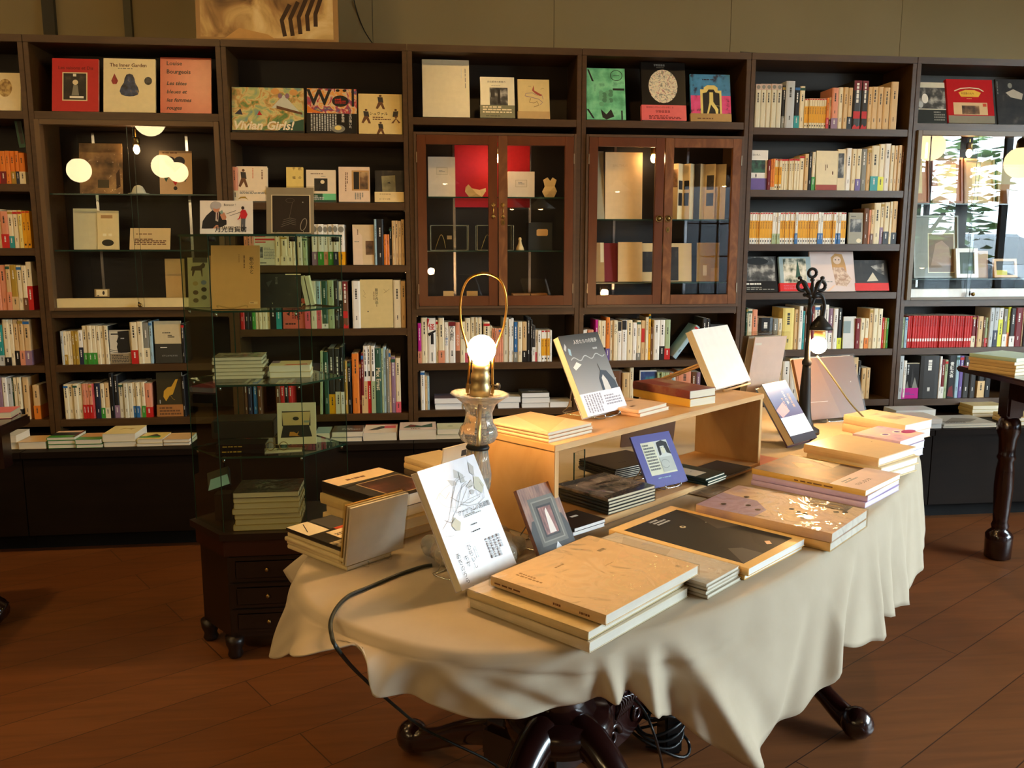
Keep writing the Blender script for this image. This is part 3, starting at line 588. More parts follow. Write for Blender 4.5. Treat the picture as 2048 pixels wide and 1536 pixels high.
A_vein = N('pale_dense_drawing', [(.35, '8a8478'), (.47, 'dcd6c0'), (.56, 'eee6c8'), (.62, 'c8908a'), (.68, '7f8f8a'), (.75, 'd8c84a')], 42, distort=2)
A_blpk = N('blue_pink_leaf_print', [(.35, '1d2a44'), (.45, '2f7fb0'), (.6, '3a8ac0')], 30)
A_pk = N('pink_leaf_print', [(.35, '3a1430'), (.45, 'd83a78'), (.6, 'e04a88')], 30)
z1 = Z['s1']
# edge bookcase
face(-12, 42, 147, 231, 1.835, 'cr', 'cream book with a faded brown blot, top of the edge bookcase', [('e', .42, .6, .26, .24, N('brown_blot', [(.4, 'c9ae74'), (.6, '8a6a3a')], 60))])
o = face(34, 47, 277, 305, 1.533, 'dg', 'small dark green book propped over the orange paperbacks', [('r', .35, .08, .9, .92, 'char')], name='small_book', lean=0, t=.006, dz=.0)
o.matrix_world = TR(atY(33, 322, 4.03).x, 4.07, 1.533+.157) @ RY(-6)
# above the globe-reflecting case
G1 = 'face-out books above the globe-reflecting case'
face(104, 197, 118, 223.5, z1, 'c0272a', 'red book with a framed dark photograph on its cover', [('r', .22, .2, .76, .74, 'cr'), ('r', .245, .22, .735, .72, A_dark), ('e', .5, .55, .06, .05, 'cr'), ('p', [(.42, .3), (.58, .3), (.55, .5), (.46, .5)], 'gr'), ('r', .38, .25, .68, .29, 'wh'), ('r', .45, .66, .52, .71, 'wh'), ('t', 'Les saisons et Dis', .13, .82, .02, 'dr')], group=G1, gloss=.4)
face(207, 311, 118, 225, z1, 'ece0b6', 'cream book with one large and two small dark pebbles on its cover', [('t', 'The Inner Garden', .12, .875, .021, 'br'), ('m', .28, .8, .78, .83, 1, False, 'gr'),
     ('p', [(.5, .72), (.56, .7), (.595, .63), (.61, .55), (.66, .47), (.685, .39), (.66, .33), (.58, .3), (.5, .295), (.42, .3), (.34, .33), (.31, .39), (.335, .47), (.39, .55), (.405, .63), (.44, .7)], N('blue_pebble', [(.3, '15171c'), (.6, '3d4f78'), (.7, '8a7a50')], 40)),
     ('p', [(.21, .72), (.15, .58), (.18, .52), (.25, .52), (.28, .58)], N('red_pebble', [(.3, '5a1a1c'), (.6, 'a83a3a')], 30)), ('e', .86, .59, .075, .075, N('dark_pebble', [(.4, '151515'), (.6, '4a4a4c')], 40))], group=G1)
face(321, 423, 116, 228, z1, 'c9614c', 'salmon-red book titled in black serif lettering', [('t', 'Louise', .12, .89, .025, 'char'), ('t', 'Bourgeois', .12, .74, .025, 'char'), ('ti', 'Les têtes', .12, .53, .023, 'char'), ('ti', 'bleues et', .12, .38, .023, 'char'), ('ti', 'les femmes', .12, .23, .023, 'char'), ('ti', 'rouges', .12, .09, .023, 'char')], group=G1)
# open bookcase, top shelf
G2 = 'face-out books on the open bookcase'
face(464, 608, 176, 265.5, Z['v1'], A_grass, 'wide landscape-format book with a naive painted landscape and white title', [('p', [(.55, .55), (.72, .85), (.95, .45), (.8, .5)], 'cfd4c8'), ('e', .6, .92, .06, .07, 'd8a05a'), ('e', .86, .9, .06, .07, 'd8a05a'), ('e', .67, .82, .03, .06, 'mv'), ('e', .77, .82, .03, .06, 'mv'), ('p', [(.62, .6), (.98, .45), (.98, .4), (.62, .53)], 'br'), ('p', [(.35, .38), (.38, .48), (.42, .38)], 'rd'), ('p', [(.04, .4), (.12, .52), (.15, .38)], 'nv'), ('p', [(.6, 0), (1, 0), (1, .3), (.8, .22)], 'dg'), ('r', 0, .0, 1, .04, 'bk'), ('tb', 'Vivian Girls!', .01, .14, .053, 'f2ead6')], group=G2, t=.016, gloss=.3)
face(615, 714, 179, 268.5, Z['v1'], A_bold, 'bright orange and red collage book with a giant black W', [('t', 'W', .0, .78, .1, 'bk'), ('r', .9, .6, .95, 1, 'bk'), ('e', .67, .72, .17, .13, 'bk'), ('tv', 'アドルフ', .67, .72, .008, 'rd'), ('m', .56, .66, .78, .78, 3, False, 'rd'), ('e', .62, .96, .04, .03, 'bk'), ('e', .76, .96, .04, .03, 'bk'), ('p', [(.0, .62), (.12, .52), (.35, .45), (0, .45)], 'og')],
     band=('bk', .44, [('tv', '王が描いた', .87, .6, .0135, 'wh'), ('tv', '夢物語', .72, .75, .013, 'wh'), ('m', .06, .1, .6, .95, 10, True, 'lg'), ('e', .62, .22, .14, .2, 'gr'), ('e', .62, .26, .07, .12, 'py')]), group=G2, t=.02)
man = lambda cx, cz, s, mir=1: [('e', cx, cz+.17*s, .035*s, .03*s, 'br'), ('p', [(cx-.07*s*mir, cz+.14*s), (cx+.06*s*mir, cz+.13*s), (cx+.08*s*mir, cz-.02*s), (cx-.05*s*mir, cz-.03*s)], 'char'), ('p', [(cx-.05*s, cz), (cx+.05*s, cz), (cx+.12*s*mir, cz-.2*s), (cx+.06*s*mir, cz-.2*s), (cx+.01*s, cz-.08*s), (cx-.07*s*mir, cz-.2*s), (cx-.12*s*mir, cz-.18*s)], 'br')]
face(718, 805, 189, 269.5, Z['v1'], 'e6cf90', 'cream square book with four small walking men around its title', [('t', 'シュヴァル', .24, .5, .0165, 'bk'), ('m', .32, .34, .74, .44, 2, False, 'br')] + man(.5, .8, .9) + man(.17, .44, .9) + man(.85, .45, .9, -1) + man(.5, .14, .8), group=G2)
# second shelf
z2 = Z['v2']
sbook(atY(466, 402, 4.02).x, 4.02, z2+.001, .022, atY(461, 334, 4.02).z-z2, 'sa', ('cr', .33), None, random.Random(1))[0]['label'] = 'salmon spined book at the case side on the second shelf of the open bookcase'
bpy.data.objects[-1] if False else None
face(473.5, 535, 335, 404, z2, 'f0dfc4', 'cream novel with a small walking man and a yellow crescent at its foot', man(.22, .66, 1.3) + [('m', .5, .45, .56, .95, 1, True, 'sa'), ('m', .8, .4, .86, .9, 1, True, 'br'), ('m', .1, .2, .92, .3, 3, False, 'gr'), ('p', [(.02, .04), (.12, .12), (.28, .13), (.38, .03), (.28, .08), (.15, .08)], 'go')], group=G2, t=.022, name='novel')
b = MB(); b.ball((0, 0, .022), .018, M('cr'), 12, (1.2, .6, 1)); b.ball((.014, 0, .03), .012, M('wh'), 10); b.ball((.03, .0, .014), .013, M('cr'), 10, (.8, .6, 1.1)); b.ball((.02, -.004, .02), .009, M('wh'), 10)
b.build('paper_flower', None, TR(atY(540, 400, 4.03).x, 4.03, z2+.024), 'small white paper flower between the novels', 'ornament')
face(573, 607, 336, 400, z2, 'e8cf7a', 'pale yellow novel with a short vertical title', [('tv', '楓\nの', .8, .82, .014, 'br'), ('tv', '千\n幅', .45, .82, .014, 'br'), ('m', .15, .06, .9, .2, 2, False, 'br')], group=G2, name='novel')
face(613, 672, 342, 405, z2, 'ecdcc0', 'white novel with a black portrait photograph and green band corner', [('m', .15, .86, .85, .9, 1, False, 'br'), ('m', .5, .78, .75, .81, 1, False, 'gr'), ('r', .27, .33, .72, .73, A_dark), ('e', .55, .62, .07, .06, 'cr'), ('p', [(.4, .33), (.5, .55), (.62, .55), (.7, .33)], 'bk')], band=('dg', .25, [('r', .55, .2, 1, 1, 'mint'), ('m', .1, .2, .6, .8, 3, False, 'lg')]), group=G2, name='novel', t=.02)
face(678, 740, 336, 405, z2, 'ecd2b6', 'cream novel with a small doorway picture and vertical titles', [('r', .42, .32, .98, .9, 'c99a60'), ('r', .48, .36, .66, .86, 'bk'), ('r', .68, .36, .94, .86, A_sepia), ('m', .2, .3, .3, .84, 2, True, 'br'), ('m', .5, .06, .8, .26, 4, True, 'gr')], group=G2, name='novel', t=.02)
face(751, 808, 343, 405, z2, A_dark, 'black novel with a faint standing page picture and wide cream band', [('p', [(.25, .3), (.72, .3), (.7, .85), (.22, .82)], N('faint_page', [(.4, '6a6448'), (.6, '8f8862')], 20)), ('p', [(.4, .6), (.5, .64), (.55, .58)], 'bk')], band=('ead29c', .32, [('m', .15, .75, .8, .82, 1, False, 'br'), ('t', 'ヨーゼフの鞄', .12, .28, .0085, 'br')]), group=G2, name='novel', t=.018)
# third / fourth shelf
face(510, 552, 472, 532, Z['v3'], 'cfc8ae', 'grey-cream journal with red heading bars behind the tower top', [('r', .04, .84, .98, .9, 'rd'), ('r', .04, .76, .55, .8, 'rd'), ('r', .05, .25, .4, .62, A_bw), ('m', .45, .2, .95, .6, 8, False, 'gr'), ('r', .25, .06, .55, .09, 'char')], lean=2, name='journal')
face(707, 749, 450, 533, Z['v3'], 'ddc59c', 'pale face-out novel with a small dark landscape at its lower corner', [('p', [(.0, .0), (.45, 0), (.45, .72), (0, .98)], 'e6cdb0'), ('r', .6, .25, .98, .6, A_sepia), ('m', .2, .66, .28, .88, 1, True, 'br'), ('m', .08, .56, .4, .6, 1, False, 'gr')], lean=2, name='novel')
face(567, 611, 598, 657, Z['v4'], 'cf6552', 'salmon-red face-out book with black script behind the tower glass', [('p', [(.15, .5), (.3, .42), (.32, .6), (.24, .52)], 'bk'), ('m', .4, .3, .9, .9, 5, True, 'dr'), ('m', .1, .12, .9, .2, 1, False, 'bk')], lean=1, name='novel')
face(722, 787, 560, 655, Z['v4'], 'd8c389', 'large cream face-out volume with a bold vertical title and a dot', [('tv', '算術と作品Ⅰ', .5, .62, .015, 'char'), ('m', .4, .5, .44, .75, 1, True, 'br'), ('e', .23, .34, .02, .015, 'char'), ('l', [(.1, .78), (.16, .7), (.08, .66), (.17, .63)], .001, 'br'), ('l', [(.72, .8), (.82, .74), (.72, .72), (.9, .8)], .001, 'br')], lean=1, name='large_volume', t=.03)
# shelves by the glass case
face(221, 263.5, 661, 731, Z['b1'], 'b9b2a0', 'novel with a black and white locomotive on its cover', [('r', 0, .3, .4, .95, 'cfc8b4'), ('p', [(.4, .32), (.35, .5), (.4, .6), (.35, .66), (.45, .8), (.42, .96), (.95, .98), (.98, .35)], 'bk'), ('r', .1, .86, .45, .9, 'bk'), ('l', [(0, .42), (.6, .36), (1, .4)], .002, 'bk'), ('l', [(0, .36), (.6, .32), (1, .35)], .002, 'bk'), ('m', .55, .72, .8, .78, 1, False, 'lg')], band=('9a8a6c', .3, [('m', .1, .1, .9, .9, 5, False, 'char')]), lean=2, name='novel')
face(312, 365, 643, 728, Z['b1'], 'cfc19a', 'square cream cover over a dark lower half beside the pale blue book', [('r', 0, 0, 1, .46, '36352c'), ('m', .3, .7, .85, .74, 1, False, 'char'), ('m', .5, .6, .75, .68, 2, False, 'char'), ('t', 'ピアニカラピスラス', .25, .17, .0075, 'lg'), ('r', .2, .36, .45, .38, 'wh')], lean=2, name='novel')
face(316, 367, 746, 833, Z['c1'], '3b3522', 'dark face-out book with a leaping golden figure', [('p', [(.25, .45), (.35, .35), (.5, .48), (.62, .5), (.7, .62), (.85, .85), (.75, .84), (.58, .68), (.42, .66), (.28, .58)], 'c9992a'), ('l', [(.5, .5), (.62, .4), (.7, .38)], .0015, 'go'), ('r', .1, .3, .13, .38, 'lg')], band=('a8713c', .27, [('m', .08, .1, .92, .85, 3, False, 'br')]), lean=3, name='novel')
# above the red lit cabinet
G3 = 'face-out books above the red lit cabinet'
face(846, 940, 121, 236, z1, 'd9cfb0', 'tall blank cream catalogue with a faint title at its edge', [('m', .9, .3, .93, .85, 1, True, 'gr'), ('m', .82, .6, .84, .85, 1, True, 'lg')], group=G3, t=.02)
face(962, 1030, 156, 238.5, z1, 'e6dfc2', 'cream book with a black picture grid and olive paper band', [('t', '文化解体の想像力', .2, .88, .0105, 'char'), ('m', .32, .78, .75, .8, 1, False, 'gr'), ('r', .27, .3, .8, .74, A_bw), ('r', .3, .5, .42, .7, 'char'), ('r', .5, .35, .58, .7, 'bk')], band=('77775a', .31, [('m', .06, .35, .95, .95, 3, False, 'cr'), ('m', .15, .1, .9, .2, 1, False, 'char')]), group=G3, t=.02, name='hardcover_book')
sw = [(.3+.24*math.sin(t*1.9)*(.6+.1*t)+.08*t, .36+.09*t*.9+.05*math.cos(t*3)) for t in [i*.2 for i in range(20)]]
face(1037, 1100, 160, 240, z1, 'ddc589', 'tan book with a curling red and brown bird ornament', [('l', [(.25, .64), (.45, .66), (.6, .6), (.75, .62), (.8, .5)], .0022, 'mv'), ('l', [(.25, .64), (.22, .58), (.4, .55), (.66, .5), (.78, .42), (.7, .36)], .0026, 'mv'), ('l', [(.4, .52), (.36, .42), (.5, .4), (.6, .44), (.66, .35), (.5, .3)], .0024, 'br'), ('p', [(.45, .72), (.5, .85), (.52, .72), (.78, .6), (.7, .58), (.55, .64)], 'a8483a'), ('l', [(.33, .82), (.42, .82)], .001, 'br'), ('l', [(.72, .75), (.8, .78), (.84, .76)], .001, 'br')], band=('c2a06a', .19), group=G3, name='hardcover_book')
# above the ring pull cabinet
G4 = 'face-out books above the ring pull cabinet'
face(1174, 1252, 138, 242, z1, A_green, 'mint green book with grape clusters and black letter fragments', [('p', [(.04, .97), (.08, .97), (.2, .74), (.15, .74)], 'bk'), ('p', [(.0, .2), (.05, .2), (.2, .02), (.15, .02)], 'bk'), ('r', .68, .57, .98, .61, 'bk'), ('r', .88, .0, .92, .18, 'bk'), ('l', [(.66+.15*math.cos(a)+.12, .86+.1*math.sin(a)) for a in [i*.33 for i in range(20)]], .0028, 'bk'), ('l', [(.7, .86), (.86, .86)], .002, 'bk')] +
     [('e', .5+.09*((i*7) % 4-1.5)*.9, .52-.055*(i//3)+.02*(i % 2), .06, .045, '4f8a68' if i % 2 else '67ad84') for i in range(13)] + [('p', [(.36, .2), (.5, .1), (.62, .2), (.7, .06), (.5, .0), (.4, .04)], 'bk')], group=G4, gloss=.35, t=.02)
face(1285, 1373, 127, 243, z1, 'bk', 'black book with an oval floral drawing and pink paper band', [('e', .49, .59, .33, .29, A_vein), ('t', '宇野亜喜良', .29, .95, .0105, 'lg'), ('m', .35, .9, .62, .92, 1, False, 'gr')], band=('e56a6c', .265, [('t', '微百年のスキャンダルが起こる', .09, .84, .0093, 'dr'), ('t', '宇野亜喜良', .3, .56, .014, 'dr'), ('m', .15, .08, .88, .35, 3, False, 'dr')]), group=G4, t=.022, name='hardcover_book')
face(1383, 1463, 150, 244.5, z1, A_blpk, 'blue to pink book with a striding pale figure in an arched window', [('r', 0, .0, 1, .55, A_pk), ('m', .3, .87, .75, .91, 1, False, 'nv'), ('p', [(.24, .0), (.24, .68), (.33, .68), (.33, .72), (.42, .77), (.6, .77), (.68, .72), (.68, .66), (.77, .66), (.77, 0)], 'py'), ('p', [(.3, .0), (.3, .6), (.4, .62), (.45, .68), (.58, .68), (.62, .62), (.72, .6), (.72, .0)], 'bk'), ('p', [(.47, .62), (.56, .62), (.56, .42), (.68, .26), (.67, .16), (.62, .16), (.6, .25), (.5, .36), (.42, .12), (.38, .12), (.46, .4)], 'py'), ('l', [(.5, .4), (.62, .34), (.72, .33)], .0012, 'py')], band=('a88450', .17, [('m', .15, .25, .85, .5, 1, False, 'br')]), group=G4, t=.014)
# paperback bookcase face-outs
face(1501, 1534, 301, 380, Z['w2'], 'e8e4dc', 'face-out paperback titled in black with a green-black picture and violet band', [('t', '恋D夫人', .05, .88, .0105, 'bk'), ('r', .02, .43, .85, .75, N('green_black', [(.4, '101a14'), (.6, '2f5f44')], 30)), ('e', .3, .36, .04, .05, 'char'), ('m', .1, .29, .5, .31, 1, False, 'gr')], band=('pu', .29), lean=2, name='paperback_cover')
face(1631, 1673, 302, 380, Z['w2'], 'e6d6ae', 'wide cream face-out book with a dark red base strip', [('r', 0, 0, 1, .14, 'a04436'), ('m', .4, .5, .56, .65, 2, True, 'br'), ('e', .78, .44, .03, .05, 'br')], lean=2, name='hardcover_book')
face(1673.5, 1689, 299, 380, Z['w2'], 'e0cfa6', 'narrow cream cover with an upright dark photograph', [('r', .05, .3, .8, .9, A_bw)], lean=2, name='paperback_cover')
face(1696, 1724, 426, 487, Z['w3'], '9a927a', 'olive grey paperback with a small portrait photograph', [('r', .1, .38, .9, .8, A_bw), ('m', .15, .86, .7, .9, 1, False, 'char'), ('e', .75, .1, .18, .07, 'cr')], lean=2, name='paperback_cover')
G5 = 'four face-out books on the fourth shelf of the paperback bookcase'
z4 = Z['w4']
face(1492, 1556, 514, 585, z4, 'bk', 'black photo book with a grey landscape and white caption lines', [('r', 0, .3, .95, .98, A_bw), ('e', .4, .85, .35, .1, 'bk'), ('m', .03, .18, .9, .26, 1, False, 'wh'), ('m', .03, .04, .9, .14, 2, False, 'gr')], lean=16, group=G5)
face(1562, 1625, 516, 584, z4, '9fb4b8', 'pale blue book of white flowers with a bright red band', [('r', .12, .2, .85, .95, N('flower_cover', [(.35, '3f4a3a'), (.5, 'cfc9b0'), (.6, 'e6e0d0')], 30)), ('p', [(.5, .4), (.58, .95), (.66, .4)], 'dg')], band=('e02c28', .24, [('m', .1, .2, .9, .8, 3, False, 'pk')]), lean=16, group=G5, t=.018)
face(1624, 1712, 505, 583, z4, N('pale_pink_cover', [(.3, 'e6d8d4'), (.7, 'd8bfb4')], 4), 'large pale book with a blonde doll-like figure in lace', [('p', [(.5, .55), (.48, .85), (.58, .95), (.74, .93), (.8, .7), (.82, .5), (.7, .45)], 'c9985c'), ('e', .62, .78, .09, .1, 'ecc9ac'), ('p', [(.5, .6), (.75, .6), (.92, .3), (.8, .12), (.55, .15)], N('lace', [(.4, 'b08a70'), (.6, 'e0c8b0')], 60)), ('e', .585, .79, .015, .012, 'bk'), ('e', .66, .79, .015, .012, 'bk'), ('m', .12, .22, .5, .3, 2, False, 'gr'), ('p', [(.5, .15), (.56, .17), (.4, .0), (.32, .0)], 'ecc9ac')], lean=16, group=G5)
face(1712, 1778, 523, 583, z4, A_dark, 'dark photo book with a pale dress and bright red band', [('p', [(.35, .3), (.55, .6), (.7, .32)], 'd8cdb4'), ('p', [(.5, .8), (.9, .9), (.9, .5), (.7, .6)], A_bw)], band=('e02c28', .25), lean=16, group=G5, t=.02)
face(1685, 1709, 634, 697, Z['w5'], 'd6d4cc', 'grey-white face-out paperback with a slate square', [('r', .0, .48, .6, .86, '8a9a98')], lean=2, name='paperback_cover')
# above the framed prints
zz = Z['s1']+.01
face(1831, 1894, 166, 249, zz, 'e0dcc8', 'white photo book with a crowded black and white group picture', [('r', 0, .35, 1, .87, A_bw), ('r', 0, 0, 1, .33, '1e2420'), ('m', .6, .05, .95, .3, 4, False, 'gr'), ('e', .35, .6, .1, .12, 'wh'), ('e', .2, .45, .08, .08, 'lg')], lean=14)
face(1898, 1990, 161, 248, zz, 'c02026', 'large red book with a yellow arched label and group photograph', [('p', [(.25, .7), (.3, .6), (.68, .6), (.74, .7), (.6, .76), (.4, .76)], 'e8b93a'), ('t', '天使像の人々', .3, .675, .0115, 'dr'), ('l', [(.16, .73), (.3, .79), (.5, .81), (.7, .79), (.8, .73)], .005, 'cr'), ('m', .42, .55, .58, .57, 1, False, 'py'), ('r', .12, .19, .86, .47, 'd9b98a'), ('r', .3, .2, .68, .4, A_sepia), ('r', .76, .38, .84, .45, 'cf4a2a'), ('r', 0, 0, 1, .17, '8a8470')], lean=14, t=.022)
face(1997, 2060, 160, 250, zz, A_dark, 'dark photo book with a small pale seated figure', [('e', .45, .86, .07, .06, 'gr'), ('p', [(.3, .7), (.55, .78), (.85, .68), (.8, .55), (.45, .6)], 'b8b0a0'), ('m', .03, .5, .07, .95, 1, True, 'gr')], lean=14)
face(1803, 1835, 727, 795, Z['w6']-.005, 'bk', 'black novel with white spires and a vivid magenta band', [('m', .1, .5, .4, .95, 2, True, 'lg'), ('p', [(.5, .35), (.6, .9), (.7, .35)], 'char'), ('p', [(.6, .3), (.75, .6), (.95, .3)], 'gr'), ('p', [(.2, .3), (.3, .5), (.4, .3)], 'gr'), ('r', 0, .985, 1, 1, 'cr')], band=('mg', .3, [('m', .1, .3, .8, .6, 2, False, 'pu')]), lean=1, name='novel', t=.018)
face(1279, 1312, 742, 819, Z['y3'], 'e0e0dc', 'night-blue face-out picture book under the ring pull cabinet', [('r', .04, .02, 1, .97, N('night_blue', [(.3, '141c44'), (.55, '24407a'), (.7, '2f8a8a')], 20))], lean=2)
# leaning book and the wrapped bundle under the ring pull cabinet
p = atY(1350, 717, 4.025)
o, _ = sbook(0, 0, 0, .021, .19, 'lb', None, None, random.Random(3)); o.matrix_world = TR(p.x-.012, 4.025, Z['x3']+.0145) @ RY(37)
tag(o, 'pale blue-green book leaning steeply under the ring pull cabinet', 'book')
p = atY(1421, 719, 4.03); b = MB(); rr = random.Random(4)
b.box(0, .082, 0, .12, 0, .165, M('char'))
o = b.build('wrapped_bundle', None, TR(p.x, 4.05, Z['x3']+.001), 'dark bundle in crinkled clear plastic behind the white upright book', 'package')
q = MB(); n = 10; vs = [(.088*(i/n)-.003, -.004+.01*rr.random(), z_) for z_ in (0, .05, .1, .15, .185) for i in range(n+1)]
q.add(vs, [(j*(n+1)+i, j*(n+1)+i+1, (j+1)*(n+1)+i+1, (j+1)*(n+1)+i) for j in range(4) for i in range(n)], FILM); q.build('plastic_wrap', o)
for ob in COL.objects:      # the salmon book above
    if ob.get('label', '').startswith('salmon spined book at the case side'): tag(ob, cat='book', group=G2)
# ---------------------------------------------------------------- piles lying on shelves and on the benches
def lay(x0, x1, yb, zb, n, th, cover, label, Y=3.70, dep=.13, items=(), rot=0, name='stacked_book', pw=False, group=None, spine_front=False, gloss=.35, jit=.004, lens=None, w=None):
    """n books lying flat, page edges or spines to the front; the topmost first word of the label"""
    a = atY(x0, yb, Y).x; c = atY(x1, yb, Y).x; W_ = w or c-a; z = zb; rr = random.Random(int(x0+x1)); out = []
    for i in range(n):
        tt = th[i] if isinstance(th, (list, tuple)) else th
        cv = cover[i] if isinstance(cover, (list, tuple)) else cover
        # local cover faces -y -> turn to face up; x right, z away from the viewer
        m4 = TR(a + rr.uniform(-jit, jit), Y + rr.uniform(-jit, jit), z + tt + .0006) @ RZ(rot + rr.uniform(-1.2, 1.2)) @ RX(-90)
        pos = 'topmost' if i == n-1 else ('lowest' if i == 0 else '%s up' % nth(i+1))
        lb = label if n == 1 else '%s, %s' % (label, pos)
        out.append(book(name, W_, dep, tt, m4, cv, lb, items=items if i == n-1 else (), group=group or ('pile of ' + label if n > 1 else None), pw=pw, gloss=gloss)); z += tt + .0012
    return out
GB = 'books lying along the low benches'
bz = BENCHZ
lay(-14, 37, 907, bz, 2, [.028, .03], ['cr', 'cr'], 'thick cream book with curled jacket on the bench edge', group=GB, items=[('r', .0, .2, .6, .8, 'char'), ('p', [(.6, 0), (1, 0), (1, 1), (.5, 1)], 'lg')])
lay(39, 93, 907, bz, 1, .03, 'ta', 'tan book lying beside the curled jacket book on the bench', group=GB)
lay(96, 152, 906, bz, 3, [.016, .016, .012], ['gn', 'gn', 'gn'], 'green-edged book on the bench by the tan book', group=GB, items=[('r', 0, .3, 1, .75, 'bk'), ('r', .0, .75, 1, 1, 'd9b898'), ('r', .92, 0, 1, 1, 'dr')])
lay(153, 205, 904, bz, 2, [.015, .02], ['gn', 'gn'], 'low green book between two higher bench piles', group=GB, items=[('r', 0, .4, 1, 1, 'c9a070')])
lay(207, 272, 902, bz, 2, [.021, .034], ['cr', 'e6d690'], 'thick cream-yellow book on the bench below the red-banded books', group=GB, dep=.17, items=[('p', [(.3, .5), (.5, .62), (.7, .5), (.8, .66), (.6, .6), (.45, .7)], 'go')])
lay(274, 325, 900, bz, 2, [.012, .018], ['cr', 'py'], 'book with a green and black picture on the bench', group=GB, items=[('r', 0, .2, .8, .42, 'gn'), ('p', [(.2, .42), (.5, .75), (.8, .42)], 'char')])
lay(327, 379, 897, bz, 2, [.013, .013], ['ta', 'ta'], 'tan book on the bench at the tower corner', group=GB)
lay(632, 661, 884, bz, 1, .04, 'lb', 'pale blue book on the bench behind the tower glass', group=GB)
lay(664, 726, 886, bz, 2, [.018, .024], ['lg', '3a3c3e'], 'grey book with white lettering on the bench right of the tower'.replace('right of', 'next to'), group=GB, items=[('m', .3, .3, .9, .6, 2, False, 'lg')])
lay(728, 795, 885, bz, 1, [.034], ['e6ddd0'], 'thick white book with a red and grey picture on the bench', group=GB, dep=.19, items=[('p', [(.1, .3), (.5, .75), (.8, .7), (.4, .35)], 'char'), ('r', .6, .5, .95, .8, 'pk'), ('r', 0, .9, 1, 1, 'dr')])
lay(798, 872, 884, bz, 1, [.044], ['e2d3cc'], 'thickest pinkish-white book on the bench with a green and red drawing', group=GB, dep=.17, items=[('p', [(.1, .3), (.3, .7), (.6, .5), (.9, .8), (.9, .3)], 'dg'), ('e', .35, .5, .1, .1, 'dr'), ('t', 'ЛЕХ', .3, .15, .022, 'bk')])
lay(875, 933, 881, bz, 2, [.019, .024], ['dfdcc0', 'cdd6b0'], 'pale green book with a small drawing on the bench', group=GB, items=[('e', .45, .5, .1, .08, 'sg')])
lay(935, 990, 880, bz, 1, [.03], ['e6d6d0'], 'pinkish book on the bench behind the glass lamp', group=GB)
lay(1000, 1060, 879, bz, 1, .025, 'e6e0d0', 'cream book on the bench hidden mostly by the crate', group=GB)
yz = Z['y3']
GS = 'white books lying under the red lit cabinet'
lay(871, 927, 818, yz, 2, .0265, ['e8e4dc', '6a5a60'], 'white-edged book with a dark cover beside the upright books', Y=4.02, dep=.13, pw=True, group=GS)
lay(929, 985, 818, yz, 2, .0265, ['e8e4dc', 'e8e4dc'], 'white book lying behind the lamp bulb holder', Y=4.02, pw=True, group=GS)
lay(998, 1040, 817, yz, 2, .0265, ['dfe0e0', 'dfe0e0'], 'white book lying just past the lamp', Y=4.02, pw=True, group=GS)
lay(1043, 1098, 816, yz, 3, [.022, .025, .022], ['e8e4dc', 'e8e4dc', '55554a'], 'white-edged book in the highest pile under the red lit cabinet', Y=4.02, pw=True, group=GS, items=[('m', .3, .3, .8, .6, 2, False, 'lg')])
lay(1100, 1144, 815, yz, 1, .0255, 'e8e4dc', 'single white book lying next to the cabinet post', Y=4.02, pw=True, group=GS)
GR = 'magazines along the bench under the framed prints'
lay(1724, 1800, 862, bz, 1, .012, 'eceae6', 'white magazine at the far end of the bench near the brown portfolio', Y=3.68, dep=.24, pw=True, group=GR, items=[('r', .3, .5, .5, .62, 'char')])
lay(1802, 1884, 858, bz, 2, .0225, 'eceae6', 'thick white book on the bench beneath the framed prints', Y=3.67, dep=.16, pw=True, group=GR)
lay(1790, 1870, 840, bz, 1, .05, 'd8dcdc', 'pale paper brochure behind the thick white books', Y=3.86, dep=.11, pw=True, group=GR)
lay(1887, 1992, 857, bz, 2, .009, ['dcd8cc', 'b8bab2'], 'wide grey magazine on the bench near the dark table', Y=3.67, dep=.2, group=GR, items=[('p', [(.1, .2), (.5, .7), (.9, .5), (.6, .2)], 'gr'), ('m', .1, .1, .5, .3, 3, False, 'char')])
lay(1945, 2010, 838, bz, 3, .018, 'ccb878', 'yellowish book in the rear pile near the dark table', Y=3.90, dep=.11, group=GR)
lay(2030, 2090, 856, bz, 2, .018, 'd8c080', 'yellowish book in front beyond the dark table leg', Y=3.69, dep=.16, group=GR)
# ================================================================ glass-fronted cabinets set into the bookcases
CABE = plain('lit_cabinet_bulb', 'fff0d0', .3, emit=(WARM, CAB_E))
def standard(b, x, y, z0, z1):
    b.box(x-.006, x+.006, y, y+.006, z0, z1, CHROME)
    k = int((z1-z0)/.045)
    for i in range(k): b.box(x-.0015, x+.0015, y-.0006, y, z0+.02+i*.045, z0+.038+i*.045, plain('slot', '101010', .6) if 'slot' not in MC else MC['slot']) if False else None
YI = YB - .02        # inner back of the cabinets
def shelves_std(e, X0, X1, zs, zb, zt, xs, x_off):
    for zz in zs:
        b = MB(); b.box(X0, X1, .035, YI-YF-.012, zz-.006, zz, GSHELF); b.box(X0, X1, .0335, .035, zz-.006, zz, GEDGE); b.build('glass_shelf', e)
    for px in xs:
        b = MB(); b.box(px-.006, px+.006, YI-YF-.008, YI-YF-.001, zb, zt, CHROME); b.build('shelf_standard', e)
def bulb_in(e, x, y, z):
    r = MB(); r.lathe([(.014, .0), (.016, -.006), (.016, -.03), (.013, -.034)], OBRASS, 16, c=(x, y, z)); o = r.build('bulb_socket', e)
    q = MB(); q.ball((x, y, z-.052), .0135, CABE, 14, (1, 1, 1.5)); q.build('bulb', e)
